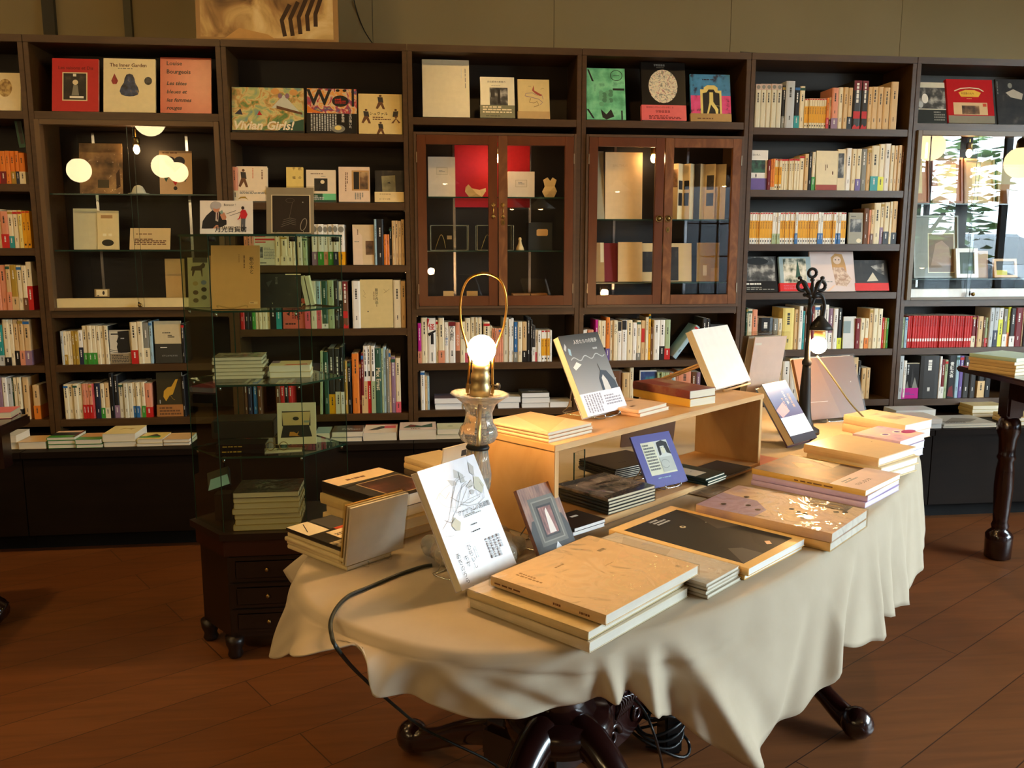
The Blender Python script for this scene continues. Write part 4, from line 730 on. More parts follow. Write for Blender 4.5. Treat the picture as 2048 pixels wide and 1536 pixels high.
# --- sliding glass display cases (framed with a pale lip below)
def slide_case(i, zt_px, label, lipcol, knobpx, shelf_px, stdpx, bulbpx, mid_px, xr=None):
    X0, X1 = BX[i]+.0225, BX[i+1]-.0225; zb, zt = Z['a6'] if i == 6 else Z['a'], casedef[i][2][1]
    e = empty('display_case', TR(0, YF, 0), label, 'display case')
    fw = .022
    for nm, (a, c, d, f) in dict(l=(X0, X0+fw, zb, zt), r=(X1-fw, X1, zb, zt), t=(X0+fw, X1-fw, zt-fw, zt), b=(X0+fw, X1-fw, zb, zb+.012)).items():
        b = MB(); b.box(a+.0004, c-.0004, -.012, .03, d+.0004, f-.0004, ramp_mat('case_frame', [(0, '5a4228'), (1, '6f5434')], 8, .45)if i == 1 else ramp_mat('case_frame', [(0, '6a5c48'), (1, '7c6c56')], 8, .45), .001); b.build({'l': 'frame_stile', 'r': 'frame_stile', 't': 'frame_rail', 'b': 'frame_rail'}[nm], e)
    lip = MB(); lip.box(X0+fw+.002, X1-fw-.002, .012, .05, zb+.0125, zb+.052, M(lipcol, .5)); lip.build('lip_board', e)
    b = MB(); b.box(X0+fw, X1-fw, YI-YF-.006, YI-YF+.004, zb+.012, zt-fw, N('case_lining', [(0, '120d09'), (1, '1d150f')]) if i == 1 else N('case_lining', [(0, '14110f'), (1, '241f1b')])); b.build('lining', e)
    xm = atY(mid_px, 450, YF).x
    for a, c, y in ((X0+fw, xm+.012, .004), (xm-.012, X1-fw, -.004)):
        b = MB(); b.add([(a, y, zb+.013), (c, y, zb+.013), (c, y, zt-fw-.001), (a, y, zt-fw-.001)], [(0, 1, 2, 3)], GLASS)
        b.box(c-.0012 if y > 0 else a, c if y > 0 else a+.0012, y-.001, y+.001, zb+.013, zt-fw-.001, GEDGE); b.build('sliding_pane', e)
    kx = atY(knobpx[0], knobpx[1], YF); b = MB(); b.T = TR(kx.x, -.006, kx.z) @ RX(90); b.lathe([(.004, 0), (.0045, .008), (.009, .01), (.0095, .016), (.006, .02)], OBRASS, 16); b.T = Matrix(); b.box(kx.x-.012, kx.x-.006, -.0075, -.0045, kx.z-.008, kx.z+.014, IRON); b.build('lock_knob', e)
    shelves_std(e, X0+fw+.003, X1-fw-.003, [atY(*p, YF+.04).z for p in shelf_px], zb+.05, zt-fw-.002, [atY(p, 480, YI).x for p in stdpx], 0)
    bp = atY(*bulbpx, YF+.1); bulb_in(e, bp.x, .1, bp.z+.05)
    m = MB(); m.box(bp.x-.002, bp.x+.002, .098, .102, bp.z+.045, zt-fw-.001, BRASS); m.build('bulb_stem', e)
    return e
slide_case(1, 250, 'display case with brown frame and pale lip, mirroring lit globes, beside the glass tower', 'e9d49a', (283, 610), [(300, 388), (300, 500)], [202, 385], (273, 298), 272)
slide_case(6, 260, 'display case of framed prints mirroring the daylight street, white lip below', 'f4f6f2', (1941, 588), [(1950, 407), (1950, 557)], [1838, 1988], (1938, 306), 1947)  # lip drawn whiter than the cream one, daylight put into its colour
# --- wooden cabinets with hinged glass doors
def door_cab(i, label, seam_px, lining, bulbpx, shelf_px, stdpx, handle):
    X0, X1 = BX[i]+.0225, BX[i+1]-.0225; zb, zt = casedef[i][2][0], casedef[i][2][1]
    e = empty('glazed_cabinet', TR(0, YF, 0), label, 'cabinet')
    FR = ramp_mat('cabinet_frame', [(0, '4a3320'), (1, '5f442a')], 8, .4); fw = .012
    for nm, (a, c, d, f) in dict(frame_stile=(X0, X0+fw, zb, zt), frame_stile_=(X1-fw, X1, zb, zt), frame_rail=(X0+fw, X1-fw, zt-fw, zt), frame_rail_=(X0+fw, X1-fw, zb, zb+fw)).items():
        b = MB(); b.box(a+.0004, c-.0004, -.012, .24, d+.0004, f-.0004, FR); b.build(nm.rstrip('_'), e)
    xs = atY(seam_px, 450, YF).x; a0, a1, b0, b1 = X0+fw+.001, X1-fw-.001, zb+fw+.001, zt-fw-.001
    for side, (p, q) in enumerate(((a0, xs-.0022), (xs+.0022, a1))):
        sw_, rt, rb = .041, .041, .045; y0, y1 = -.016, .004; mw = WOODR if side == 0 else WOODR; mi_ = WOODR if side == 0 else WOODF
        d = MB(); inner = q if side == 0 else p; outer = p if side == 0 else q
        L0, L1 = (p, p+sw_); R0, R1 = (q-sw_, q)
        ms_ = (WOODF if side == 1 else WOODR)
        d.box(L0, L1, y0, y1, b0, b1, ms_ if side == 1 else WOODR, .0015); d.box(R0, R1, y0, y1, b0, b1, WOODR if side == 0 else (WOODF if i == 4 else WOODR), .0015)
        d.box(L1, R0, y0, y1, b1-rt, b1, WOODF if (i == 4 and side == 1) else WOODR, .0015); d.box(L1, R0, y0, y1, b0, b0+rb, WOODF if (i == 4 and side == 1) else WOODR, .0015)
        o = d.build('door', e)
        g = MB(); g.add([(L1-.004, -.005, b0+rb-.004), (R0+.004, -.005, b0+rb-.004), (R0+.004, -.005, b1-rt+.004), (L1-.004, -.005, b1-rt+.004)], [(0, 1, 2, 3)], GLASS); g.build('pane', o)
        for hz in (b0+.055, b1-.12):
            h = MB(); hx = p-.003 if side == 0 else q-.001; h.box(hx, hx+.004, y0-.003, y0+.004, hz, hz+.045, plain('worn_nickel', 'b8a890', .35, 1)); h.build('hinge', o)
        hx = (q-.02) if side == 0 else (p+.02); hp = atY(seam_px, 437 if i == 4 else 422, YF).z
        h = MB()
        if handle == 'ring':
            h.T = TR(hx, y0-.003, hp) @ RX(90); h.lathe([(.011, 0), (.011, .002), (.004, .004)], OBRASS, 18); h.T = Matrix()
            h.tube([(hx+.0145*math.cos(a), y0-.008, hp-.002+.0145*math.sin(a)) for a in [2*PI*k/20 for k in range(21)]], .0019, OBRASS, 6)
        else:
            for s_, zc in ((1, hp+.022), (-1, hp-.022)):
                for dx in (-.008, 0, .008): h.tube([(hx, y0-.002, zc-.006*s_), (hx+dx*.9, y0-.004, zc+.004*s_), (hx+dx*.5, y0-.002, zc+.014*s_)], [.0018, .0024, .001], BRASS, 6)
                h.ball((hx, y0-.002, zc), .004, BRASS, 10)
            h.tube(spline([(hx, y0-.003, hp+.016), (hx, y0-.014, hp+.006), (hx, y0-.014, hp-.01), (hx, y0-.003, hp-.018)], 4), .0022, BRASS, 6)
        h.build('handle', o)
        if side == 1:
            h = MB(); h.prism([(hx + .009*math.cos(k*PI/6), hp-.052 + .013*math.sin(k*PI/6)) for k in range(12)], 0, .002, OBRASS); h2 = MB()
            for v in h.v: pass
            h.v = [Vector((v.x, y0-.001-v.z, v.y)) for v in h.v]; h.add([(hx-.0015, y0-.0045, hp-.058), (hx+.0015, y0-.0045, hp-.058), (hx+.0015, y0-.0045, hp-.046), (hx-.0015, y0-.0045, hp-.046)], [(0, 1, 2, 3)], M('bk')); h.build('keyhole_plate', o)
    b = MB(); b.box(X0+fw, X1-fw, YI-YF-.004, YI-YF+.004, zb+fw, zt-fw, N('cabinet_lining', [(0, '0e0806'), (1, '18100b')])); b.build('lining', e)
    if lining:
        u0, u1 = atY(stdpx[0], 330, YI).x, atY(stdpx[1], 330, YI).x; b = MB(); b.box(u0, u1, YI-YF-.012, YI-YF-.005, atY(1000, 415, YI).z, zt-fw-.001, ramp_mat('crimson_cloth', [(0, 'c0102c'), (1, 'd41a34')], 60, .7)); b.build('red_lining', e)  # cloth cut short low down, its edge standing for the bulb's fading light
    shelves_std(e, X0+fw+.002, X1-fw-.002, [atY(*p, YF+.04).z for p in shelf_px], zb+fw, zt-fw-.001, [atY(p, 480, YI).x for p in stdpx], 0)
    bp = atY(*bulbpx, YF+.07); bulb_in(e, bp.x, .07, bp.z+.05)
    m = MB(); m.box(bp.x-.002, bp.x+.002, .068, .072, bp.z+.045, zt-fw-.001, BRASS); m.build('bulb_stem', e)
    return e
door_cab(3, 'glazed wooden cabinet with a glowing crimson lining and brass scroll handles', 995.5, True, (992.5, 316), [(1000, 394), (1000, 501)], [909, 1059], 'scroll')
door_cab(4, 'glazed wooden cabinet with figured door wood and brass ring pulls', 1324.5, False, (1307, 316), [(1320, 438.5), (1320, 564.5)], [1227, 1370], 'ring')
# ---------------------------------------------------------------- what stands inside them
YC = YF + .085
def card(x0, x1, yt, yb, zpx, col, label, items=(), t=.003, lean=8, Y=YC, name='card', cat='card', pages_=False, **kw):
    """thin upright print or booklet on a glass shelf whose top is seen at zpx"""
    z = atY(zpx[0], zpx[1], YF+.04).z if not isinstance(zpx, float) else zpx
    a = atY(x0, yb, Y); c = atY(x1, yb, Y); w = c.x-a.x; L = math.radians(lean); h = .2
    for _ in range(12):
        p = atY(x0, yt, Y + h*math.sin(L)); h = (p.z-z)/math.cos(L)
    if pages_: return book(name, w, h, t, TR(a.x, Y, z+.0012+t*math.sin(L)) @ RX(-lean), col, label, cat, items, **kw)
    b = MB(); b.box(0, w, 0, t, 0, h, M(col) if isinstance(col, str) else col); art(b, w, h, items)
    o = b.build(name, None, TR(a.x, Y, z+.0012+t*math.sin(L)) @ RX(-lean), label, cat)
    if kw.get('wrap'): q = MB(); q.box(-.003, w+.004, -.003, t+.002, -.0004, h+.004, FILM); q.build('plastic_wrap', o)
    return o
S1 = (300, 388); S2 = (300, 500)
zl1 = Z['a'] + .0535
card(160, 246, 287, 387, S1, N('brown_collage_print', [(.3, '2e2118'), (.5, '8a6a48'), (.7, 'b8925e')], 12), 'brown patterned print in crinkled clear wrapping, mirroring yellow light', [('p', [(.85, .1), (.95, .15), (.93, .5), (.85, .4)], '3a2418'), ('r', .42, .12, .68, .28, '4a4230')], cat='print', name='wrapped_print', wrap=True)
hp = atY(277, 378, YC); hz_ = atY(300, 388, YF+.04).z
b = MB(); b.lathe([(.044, .001), (.046, .003), (.03, .008), (.026, .02), (.018, .034), (.006, .04), (.001, .041)], M('b8c0b0', .5), 28); b.T = Matrix(); b.build('small_hat', None, TR(hp.x, YC, hz_+.0004) @ Matrix.Diagonal((1, .8, 1, 1)), 'small pale grey-green hat on the upper glass shelf', 'ornament')
card(320, 385, 302, 388, S1, 'cfae84', 'tan card printed with dark hearts and a small red heart', [('m', .1, .93, .9, .97, 1, False, 'br'), ('e', .33, .76, .17, .11, 'nv'), ('e', .62, .76, .17, .11, 'nv'), ('p', [(.17, .74), (.78, .74), (.48, .5)], 'nv'), ('p', [(.12, .4), (.28, .4), (.2, .28)], 'dg'), ('p', [(.7, .4), (.86, .4), (.78, .28)], 'dg'), ('p', [(.4, .3), (.56, .3), (.48, .2)], 'rd'), ('e', .48, .14, .06, .045, 'char')], cat='print', name='heart_print')
o = card(148, 196, 418, 499, S2, 'd5d0a8', 'open booklet showing an old paper label and a dark oval ink drawing', [], name='open_booklet', cat='booklet', t=.006)
w2_ = atY(238, 500, YC).x - atY(196, 500, YC).x; b = MB(); b.box(0, w2_, 0, .008, 0, atY(150, 421, YC).z-hz_+ (hz_-atY(300, 500, YF+.04).z), M('e3d29a'))
art(b, w2_, .165, [('r', .18, .84, .72, .93, 'b08a58'), ('r', .25, .36, .42, .43, 'f4ecc8'), ('r', .52, .36, .68, .43, 'f4ecc8'), ('e', .48, .18, .28, .09, '24261c'), ('l', [(.4, .55), (.48, .62), (.56, .55)], .001, 'cr')]); r_ = b.build('right_page', o, TR(atY(196, 500, YC).x-atY(148, 500, YC).x+.0005, -.004, 0) @ RZ(3))
card(259, 340, 457, 500, S2, 'd8c08c', 'pale card with faint printed paragraphs on the lower glass shelf', [('m', .15, .68, .88, .76, 1, False, 'br'), ('m', .12, .2, .9, .52, 4, False, 'br')], lean=18, name='text_card')
fr = card(190, 219, 579, 603, zl1+.0, 'a08a5c', 'tiny framed picture standing on the pale lip of the display case', [('r', .12, .1, .88, .9, 'e9dcb0'), ('e', .62, .5, .08, .25, 'bk'), ('e', .25, .15, .08, .05, 'bk')], Y=YF+.075, cat='picture frame', name='tiny_frame', t=.006)
card(333, 372, 518, 602, zl1-.03, 'c9a868', 'plain tan panel standing in the corner of the display case', Y=YF+.12, lean=3, name='tan_board', cat='board')
# red lit cabinet
A1 = (1000, 394); A2 = (1000, 501); zf = Z['a3'] + .013
card(857, 911, 314, 394, A1, 'e3d6bc', 'pale booklet stamped with a faint frame in the red lit cabinet', [('r', .3, .55, .72, .74, 'c9bc9c'), ('r', .32, .565, .7, .725, 'dfd2b6'), ('m', .4, .62, .62, .67, 2, False, 'gr')], t=.01, lean=3, name='pale_booklet', cat='booklet')
def paper_lump(px, py, pts, s, label, z):
    c = atY(px, py, YC); b = MB(); b.add([Vector(p)*s for p in pts[0]], pts[1], M('e9cf98', .6)); b.build('folded_paper', None, TR(c.x, YC, z+.0008), label, 'paper sculpture')
zA1 = atY(*A1, YF+.04).z; zA2 = atY(*A2, YF+.04).z
crown = ([(-.9, -.3, .45), (-.55, -.4, 0), (.6, -.4, 0), (.95, -.3, .5), (.95, -.2, .8), (.4, -.3, .62), (.1, -.45, .3), (-.3, -.4, .75), (-.6, -.3, 1.1), (-.85, -.2, .85), (0, .4, 0), (-.6, .35, .7), (.6, .35, .65)], [(0, 1, 6, 7), (1, 2, 6), (2, 3, 5, 6), (3, 4, 5), (0, 7, 8, 9), (1, 10, 2), (0, 11, 10, 1), (9, 8, 11), (9, 11, 0), (8, 7, 11), (2, 10, 12, 3), (3, 12, 4), (4, 12, 5), (5, 12, 11, 7), (6, 5, 7)])
paper_lump(950, 393, crown, .052, 'folded cream paper boat shape in the red lit cabinet', zA1)
bun = ([(-.45, -.3, 0), (.45, -.3, 0), (.75, -.35, .6), (.5, -.4, 1.1), (.7, -.35, 1.7), (.3, -.3, 1.95), (.05, -.4, 1.6), (-.2, -.3, 1.95), (-.65, -.35, 1.7), (-.5, -.4, 1.05), (-.75, -.35, .55), (0, -.55, .6), (0, .4, 0), (0, .35, 1.0), (-.3, .2, 1.6), (.3, .2, 1.6)], [(0, 1, 11), (1, 2, 11), (2, 3, 11), (3, 9, 11), (9, 10, 11), (10, 0, 11), (3, 4, 6), (4, 5, 6), (6, 7, 8), (8, 9, 6), (9, 3, 6), (0, 12, 1), (1, 12, 13, 2), (2, 13, 3), (10, 13, 12, 0), (9, 13, 10), (3, 13, 15, 4), (4, 15, 5), (5, 15, 6), (9, 8, 14, 13), (8, 7, 14), (7, 6, 14), (6, 15, 13, 14)])
paper_lump(1098, 393, bun, .047, 'folded cream paper hare shape in the red lit cabinet', zA1)
c = atY(1016, 393, YC); w_ = atY(1069, 394, YC).x-c.x; h_ = atY(1016, 343, YC).z-zA1
b = MB(); b.box(0, w_, 0, .09, 0, h_, M('e6d4b4')); art(b, w_, h_, [('r', .28, .4, .72, .68, 'c2b08c'), ('r', .3, .42, .7, .66, 'e0ceae'), ('m', .38, .5, .62, .6, 2, False, 'gr')]); b.build('paper_box', None, TR(c.x, YC, zA1+.0005), 'square cream paper box stamped with a small frame', 'box')
def acrylic_box(px0, px1, py, zt, label):
    a = atY(px0, py, YC).x; c = atY(px1, py, YC).x; h = atY(px0, zt, YC).z-zA2; b = MB(); b.box(a, c, 0, .1, 0, h, ACRYL); e_ = .0016
    for (x, y) in ((a, 0), (c, 0), (a, .1), (c, .1)): b.box(x-e_, x+e_, y-e_, y+e_, 0, h, plain('acrylic_edge', 'c8c8a8', .2, alpha=.35))
    for z in (0, h):
        for y in (0, .1): b.box(a, c, y-e_, y+e_, z-e_*.0, z+e_, plain('acrylic_edge', 'c8c8a8', .2, alpha=.35))
    o = b.build('acrylic_case', None, TR(0, YC, zA2+.0005), label, 'case'); q = MB(); q.tube(spline([(a+.02, .04, .003), (a+.045, .045, h*.6), (a+.06, .05, h*.5), (a+.07, .05, .01)], 5), .0012, BRASS, 5); q.box((a+c)/2-.01, (a+c)/2+.012, .05, .056, h*.45, h*.6, M('ta')); q.build('small_exhibit', o)
acrylic_box(862, 937, 500, 451, 'clear acrylic case on the lower glass shelf, nearer the hinge')
acrylic_box(955, 1027, 500, 451, 'clear acrylic case on the lower glass shelf, behind the meeting doors')
c = atY(1040, 500, YC); b = MB(); b.lathe([(.02, 0), (.017, .012), (.009, .03), (.006, .045), (.008, .052), (.004, .06)], M('e6c88c'), 14); b.build('small_figurine', None, TR(c.x, YC, zA2+.0006), 'small cream cone-shaped figure beside the dark labelled box', 'figurine')
c = atY(1057, 500, YC); b = MB(); w_ = atY(1104, 500, YC).x-c.x; b.box(0, w_, 0, .09, 0, atY(1057, 445, YC).z-zA2, M('1b2220')); art(b, w_, .12, [('p', [(.34, .58), (.4, .56), (.78, .56), (.82, .6), (.82, .78), (.78, .82), (.4, .82), (.34, .78)], 'e0b878')]); b.build('labelled_box', None, TR(c.x, YC, zA2+.0006), 'dark box with a cream scalloped label on the lower glass shelf', 'box')
for (p0, p1, t_, lb, cc) in ((887, 908, 583, 'small cream card on the cabinet floor, nearer the hinge', 'c9a468'), (934, 956, 583, 'small cream card on the cabinet floor, beside the meeting doors', 'd6b478')): card(p0, p1, t_, 596, zf, cc, lb, Y=YF+.06, lean=20, name='small_card')
for (p0, p1, lb, it) in ((1026, 1060, 'plain kraft box on the cabinet floor', ()), (1062, 1095, 'kraft box with a pale label on the cabinet floor', [('r', .3, .0, .78, .5, 'cfae80')])):
    a = atY(p0, 594, YC).x; c = atY(p1, 594, YC).x; b = MB(); b.box(0, c-a, 0, .07, 0, .048, M('b07a42')); art(b, c-a, .048, it); b.build('kraft_box', None, TR(a, YC, zf+.0006), lb, 'box')
# ring pull cabinet
B1 = (1320, 438.5); B2 = (1320, 564.5)
card(1192, 1209, 303, 438, B1, 'b0a88a', 'grey folder standing at the hinge side of the ring pull cabinet', name='grey_folder', cat='folder')
card(1210, 1284, 305, 438, B1, 'ecd0a0', 'tall cream portfolio with pale embossed capitals', [('t', 'BALTHUS', .2, .8, .017, 'e0c18e')], t=.012, lean=3, name='portfolio', cat='portfolio')
acc = [(1345, 326), (1354, 330), (1368, 327), (1378, 331), (1390, 327), (1398, 331), (1412, 329), (1428, 330), (1432, 329), (1449, 328)]
zB1 = atY(*B1, YF+.04).z; b = MB(); hh = atY(1345, 327, YC).z-zB1; rr = random.Random(2)
for k in range(len(acc)-1):
    xa, xb = atY(acc[k][0], 438, YC).x, atY(acc[k+1][0], 438, YC).x; ya, yb_ = (YC, YC+.04) if k % 2 == 0 else (YC+.04, YC)
    if k % 2 == 0: ya, yb_ = YC+.03, YC
    else: ya, yb_ = YC, YC+.03
    cm_ = M('e3cf9e') if k not in (4,) else M('2c2a26')
    b.add([(xa, ya, zB1), (xb, yb_, zB1), (xb, yb_, zB1+hh), (xa, ya, zB1+hh), (xa, ya+.0015, zB1), (xb, yb_+.0015, zB1), (xb, yb_+.0015, zB1+hh), (xa, ya+.0015, zB1+hh)], [(0, 1, 2, 3), (7, 6, 5, 4), (0, 3, 7, 4), (1, 5, 6, 2), (3, 2, 6, 7), (0, 4, 5, 1)], cm_)
    def q_(u, v): return (xa+(xb-xa)*u, ya+(yb_-ya)*u-.0008, zB1+hh*v)
    if k in (1, 2, 6): b.add([q_(.15, .25), q_(.85, .25), q_(.85, .48), q_(.15, .48)], [(0, 1, 2, 3)], A_dark); b.add([q_(.15, .54), q_(.85, .54), q_(.85, .8 if k == 6 else .7), q_(.15, .8 if k == 6 else .7)], [(0, 1, 2, 3)], A_dark)
    if k == 0: b.add([q_(.1, .58), q_(.9, .58), q_(.9, .9), q_(.1, .9)], [(0, 1, 2, 3)], A_sepia)
b.build('accordion_book', None, TR(0, 0, .0006), 'long accordion-fold book of dark photographs standing open', 'book')
card(1190, 1209, 486, 564, B2, 'b89058', 'tan envelope at the hinge side of the lower glass shelf', [('r', .6, .5, .95, 1, 'e6d8b0')], name='envelope', cat='envelope')
card(1209, 1238, 487, 564, B2, '7d1420', 'dark red glossy folder between tan envelope and cream booklet', name='red_folder', cat='folder', t=.004, Y=YC+.012)
card(1236, 1284, 485, 564, B2, 'eacb94', 'plain cream booklet on a little wire stand', t=.008, lean=4, name='cream_booklet', cat='booklet', Y=YC-.008)
card(1280, 1340, 487, 564, B2, 'd9bc86', 'pale mount with a dark photograph behind the meeting doors', [('r', .08, .25, .92, .78, A_dark)], name='mounted_photograph', cat='photograph', Y=YC+.01, lean=5)
card(1338, 1383, 487, 564, B2, 'd6bd88', 'leaning cream print with a dark photograph beside the door stile', [('r', .0, .02, .42, .9, A_dark)], name='leaning_print', cat='print', Y=YC+.016, lean=6)
card(1393, 1438, 486, 563, B2, 'a98c54', 'tan card with two white slips near the outer hinge', [('r', .28, .15, .45, .42, 'e6dfc4'), ('r', .62, .0, .95, .35, 'c9a868')], name='tan_card', Y=YC, lean=4)
# framed prints
D1 = (1950, 407); D2 = (1950, 557)
def framed(x0, x1, yt, yb, zp, fc, mats, inner, label, fw=.14, lean=8, Y=YF+.08):
    z = atY(*zp, YF+.04).z; a = atY(x0, yb, Y); c = atY(x1, yb, Y); w = c.x-a.x; L = math.radians(lean); h = .2
    for _ in range(12): p = atY(x0, yt, Y + h*math.sin(L)); h = (p.z-z)/math.cos(L)
    fr_ = fw*w; e = empty('framed_print', TR(a.x, Y, z+.001+.014*math.sin(L)) @ RX(-lean), label, 'framed print')
    b = MB(); fm = M(fc, .4)
    for q in ((0, fr_, 0, h), (w-fr_, w, 0, h), (fr_, w-fr_, 0, fr_), (fr_, w-fr_, h-fr_, h)): b.box(q[0], q[1], 0, .014, q[2], q[3], fm)
    b.build('frame', e); b = MB(); b.box(fr_-.002, w-fr_+.002, .007, .011, fr_-.002, h-fr_+.002, M(mats)); art(b, w, h, inner, y=.007); b.build('print', e); return e
framed(1819, 1859, 317, 406, D1, '9c6a50', 'c4906c', [('r', .15, .22, .68, .84, 'e6d9a4')], 'brown framed print beside the case frame post, upper glass shelf', .06)
framed(1865, 1926, 316, 407, D1, 'a87660', 'c89880', [('r', .2, .16, .8, .86, 'f2e2a8')], 'brown framed print with a tall cream sheet, under the warm bulb', .06)
framed(1929, 1990, 318, 407, D1, 'a8845c', 'cfae80', [('r', .28, .3, .75, .78, 'f0e4b4')], 'brown framed print behind the overlap of the sliding panes', .06)
framed(1996, 2062, 330, 407, D1, 'a8845c', 'b08a5c', [('r', .1, .5, .9, .95, 'b8b088')], 'brown framed print cut by the picture edge, upper glass shelf', .06)
card(2015, 2080, 379, 407, D1, 'e0e0e8', 'white printed card in front of the framed print at the picture edge', [('m', .1, .2, .8, .8, 4, False, 'gr')], Y=YF+.055, lean=12, name='text_card')
framed(1828, 1917, 432, 557, D2, '9ba49c', '8e968c', [('r', .33, .08, .93, .72, 'e6e6c8'), ('r', .35, .095, .91, .705, '7d6a52'), ('p', [(.4, .2), (.5, .55), (.65, .6), (.8, .5), (.88, .2)], 'a8907a')], 'large grey framed picture on the lower glass shelf', .03)
framed(1913, 1957, 498, 557, D2, 'eef0ec', '4a5c50', [('r', .22, .14, .78, .86, '44564a')], 'white framed picture leaning on the large grey one', .17, 10, YF+.062)
card(1952, 1976, 502, 557, D2, 'b89878', 'tan card between the white frame and the small dark frame', Y=YF+.1, name='tan_card')
framed(1989, 2035, 519, 557, D2, 'd8b078', '1e2420', [('r', .2, .2, .8, .8, '2c3430'), ('r', .1, .1, .6, .4, 'cfc832')], 'small tan framed picture with a yellow tag', .1, 12, YF+.07)
# ---------------------------------------------------------------- on top of the cases
b = MB(); pa = atY(393, 80, 4.06); pb = atY(677, 86, 4.06); w = pb.x-pa.x; h = .62
b.box(0, w, 0, .03, 0, h, M('a8814e')); 
art(b, w, h, [('r', .03, .035, .965, .97, N('sepia_poster', [(.32, '4a2f18'), (.45, 'a87f48'), (.6, 'd9b878'), (.75, 'ead29a')], 6, distort=1))] + [('l', [(.62+.055*k, .05+.015*k*k*.3), (.60+.06*k, .16+.012*k), (.66+.058*k, .27+.02*k)], .018, '3a2412') for k in range(5)] + [('p', [(.2, .03), (.3, .1), (.5, .06), (.55, .03)], 'c99a58')])
b.build('leaning_poster', None, TR(pa.x, 4.06, ZT+.0315) @ RX(-5), 'large sepia panel with striped dark shapes leaning above the open bookcase', 'poster')
b = MB(); q0 = atY(708, 0, YB+.22); q1 = atY(753, 93, YB+.15); b.tube(spline([(q0.x-.01, YB+.222, 2.6), (q0.x, YB+.222, q0.z), (atY(728, 60, YB+.2).x, YB+.2, atY(728, 60, YB+.2).z), (q1.x+.02, 4.2, ZT+.034)], 6), .0025, CORDK, 6); b.build('electric_cord', None, None, 'thin dark cord hanging down the wall beside the sepia panel', 'cord')
b = MB(); u = [atY(1505, 103, 4.02), atY(1560, 112, 4.04), atY(1640, 118, 4.05), atY(1760, 124, 4.05), atY(1830, 126, 4.03)]; b.tube(spline([(1.50, 4.01, ZT+.034)] + [(p.x, p.y, ZT+.0335) for p in u], 4), .002, CORDK, 6); b.build('electric_cord', None, None, 'thin dark cord lying along the top of the paperback bookcase', 'cord')
for k, (px0, px1) in enumerate(((84, 108), (247, 262))):
    a = atY(px0, 30, YB+.2).x; c = atY(px1, 30, YB+.2).x; b = MB(); b.box(a, c, YB+.2, YB+.229, ZT+.03, CEILZ-.001, plain('conduit_paint', ('3f3a2c', '5a5748')[k], .7)); b.build('trim_%d' % (k+1), kind='structure')
# ================================================================ the display table
TZ = EYE-.57                                  # top of the cloth
TC, TA, TB_, TN, TANG = Vector((.648, 2.04)), 1.09, .47, 2.5, math.radians(46.8)
cA, sA = math.cos(TANG), math.sin(TANG)
def rim(ph, grow=0):
    c, s = math.cos(ph), math.sin(ph)
    u = (TA+grow)*math.copysign(abs(c)**(2/TN), c); w = (TB_+grow)*math.copysign(abs(s)**(2/TN), s)
    return Vector((TC.x + u*cA - w*sA, TC.y + u*sA + w*cA))
def rimf(x, y, grow=0):
    d = Vector((x, y)) - TC; u = d.x*cA + d.y*sA; w = -d.x*sA + d.y*cA
    return (abs(u/(TA+grow))**TN + abs(w/(TB_+grow))**TN), math.atan2(math.copysign(abs(w/(TB_+grow))**(TN/2), w), math.copysign(abs(u/(TA+grow))**(TN/2), u))
def hit_rim(px, py, grow):
    r = ray(px, py); k = .7
    while k < 4:
        f, ph = rimf(r.x*k, r.y*k, grow)
        if f < 1: return ph, EYE + r.z*k
        k += .002
    return None
# hem of the cloth: where it hangs, how far it drops, how far it swings out
hem = []
for px, py, g in ((640, 1300, .05), (690, 1292, .04), (742, 1316, .035), (772, 1372, .035), (838, 1400, .035), (950, 1424, .035), (1090, 1424, .035), (1180, 1402, .035), (1260, 1396, .035), (1330, 1432, .04),
                  (1400, 1470, .05), (1462, 1506, .06), (1490, 1503, .06), (1524, 1490, .05), (1600, 1420, .045), (1640, 1360, .04), (1662, 1298, .035), (1740, 1274, .035), (1752, 1234, .03), (1775, 1226, .03), (1806, 1190, .03), (1832, 1120, .03), (1850, 1060, .03)):
    h = hit_rim(px, py, g)
    if h: hem.append((h[0] % (2*PI), h[1], g))
def addw(px, py, Y, g=None):
    p = atY(px, py, Y); f, ph = rimf(p.x, p.y); r = rim(ph); hem.append((ph % (2*PI), p.z, (Vector((p.x, p.y))-r).length if g is None else g))
addw(584, 1314, 1.56); addw(556, 1165, 1.80)
back = [(PI*.5, TZ-.24, .03), (PI*.25, TZ-.24, .03), (PI*.02, TZ-.22, .03), (PI*.72, TZ-.22, .03)]
hem += [b_ for b_ in back]
hem.sort(); 
def hemat(ph):
    ph %= 2*PI; n = len(hem)
    for i in range(n):
        a, b_ = hem[i], hem[(i+1) % n]; pa, pb = a[0], b_[0] + (2*PI if i == n-1 else 0); q = ph + (2*PI if (i == n-1 and ph < a[0]) else 0)
        if pa <= q <= pb:
            t = (q-pa)/max(pb-pa, 1e-6); return a[1]+(b_[1]-a[1])*t, a[2]+(b_[2]-a[2])*t
    return hem[0][1], hem[0][2]
ridges = []        # (theta at the rim, theta at the hem, height, width, where along the drop it starts and ends)
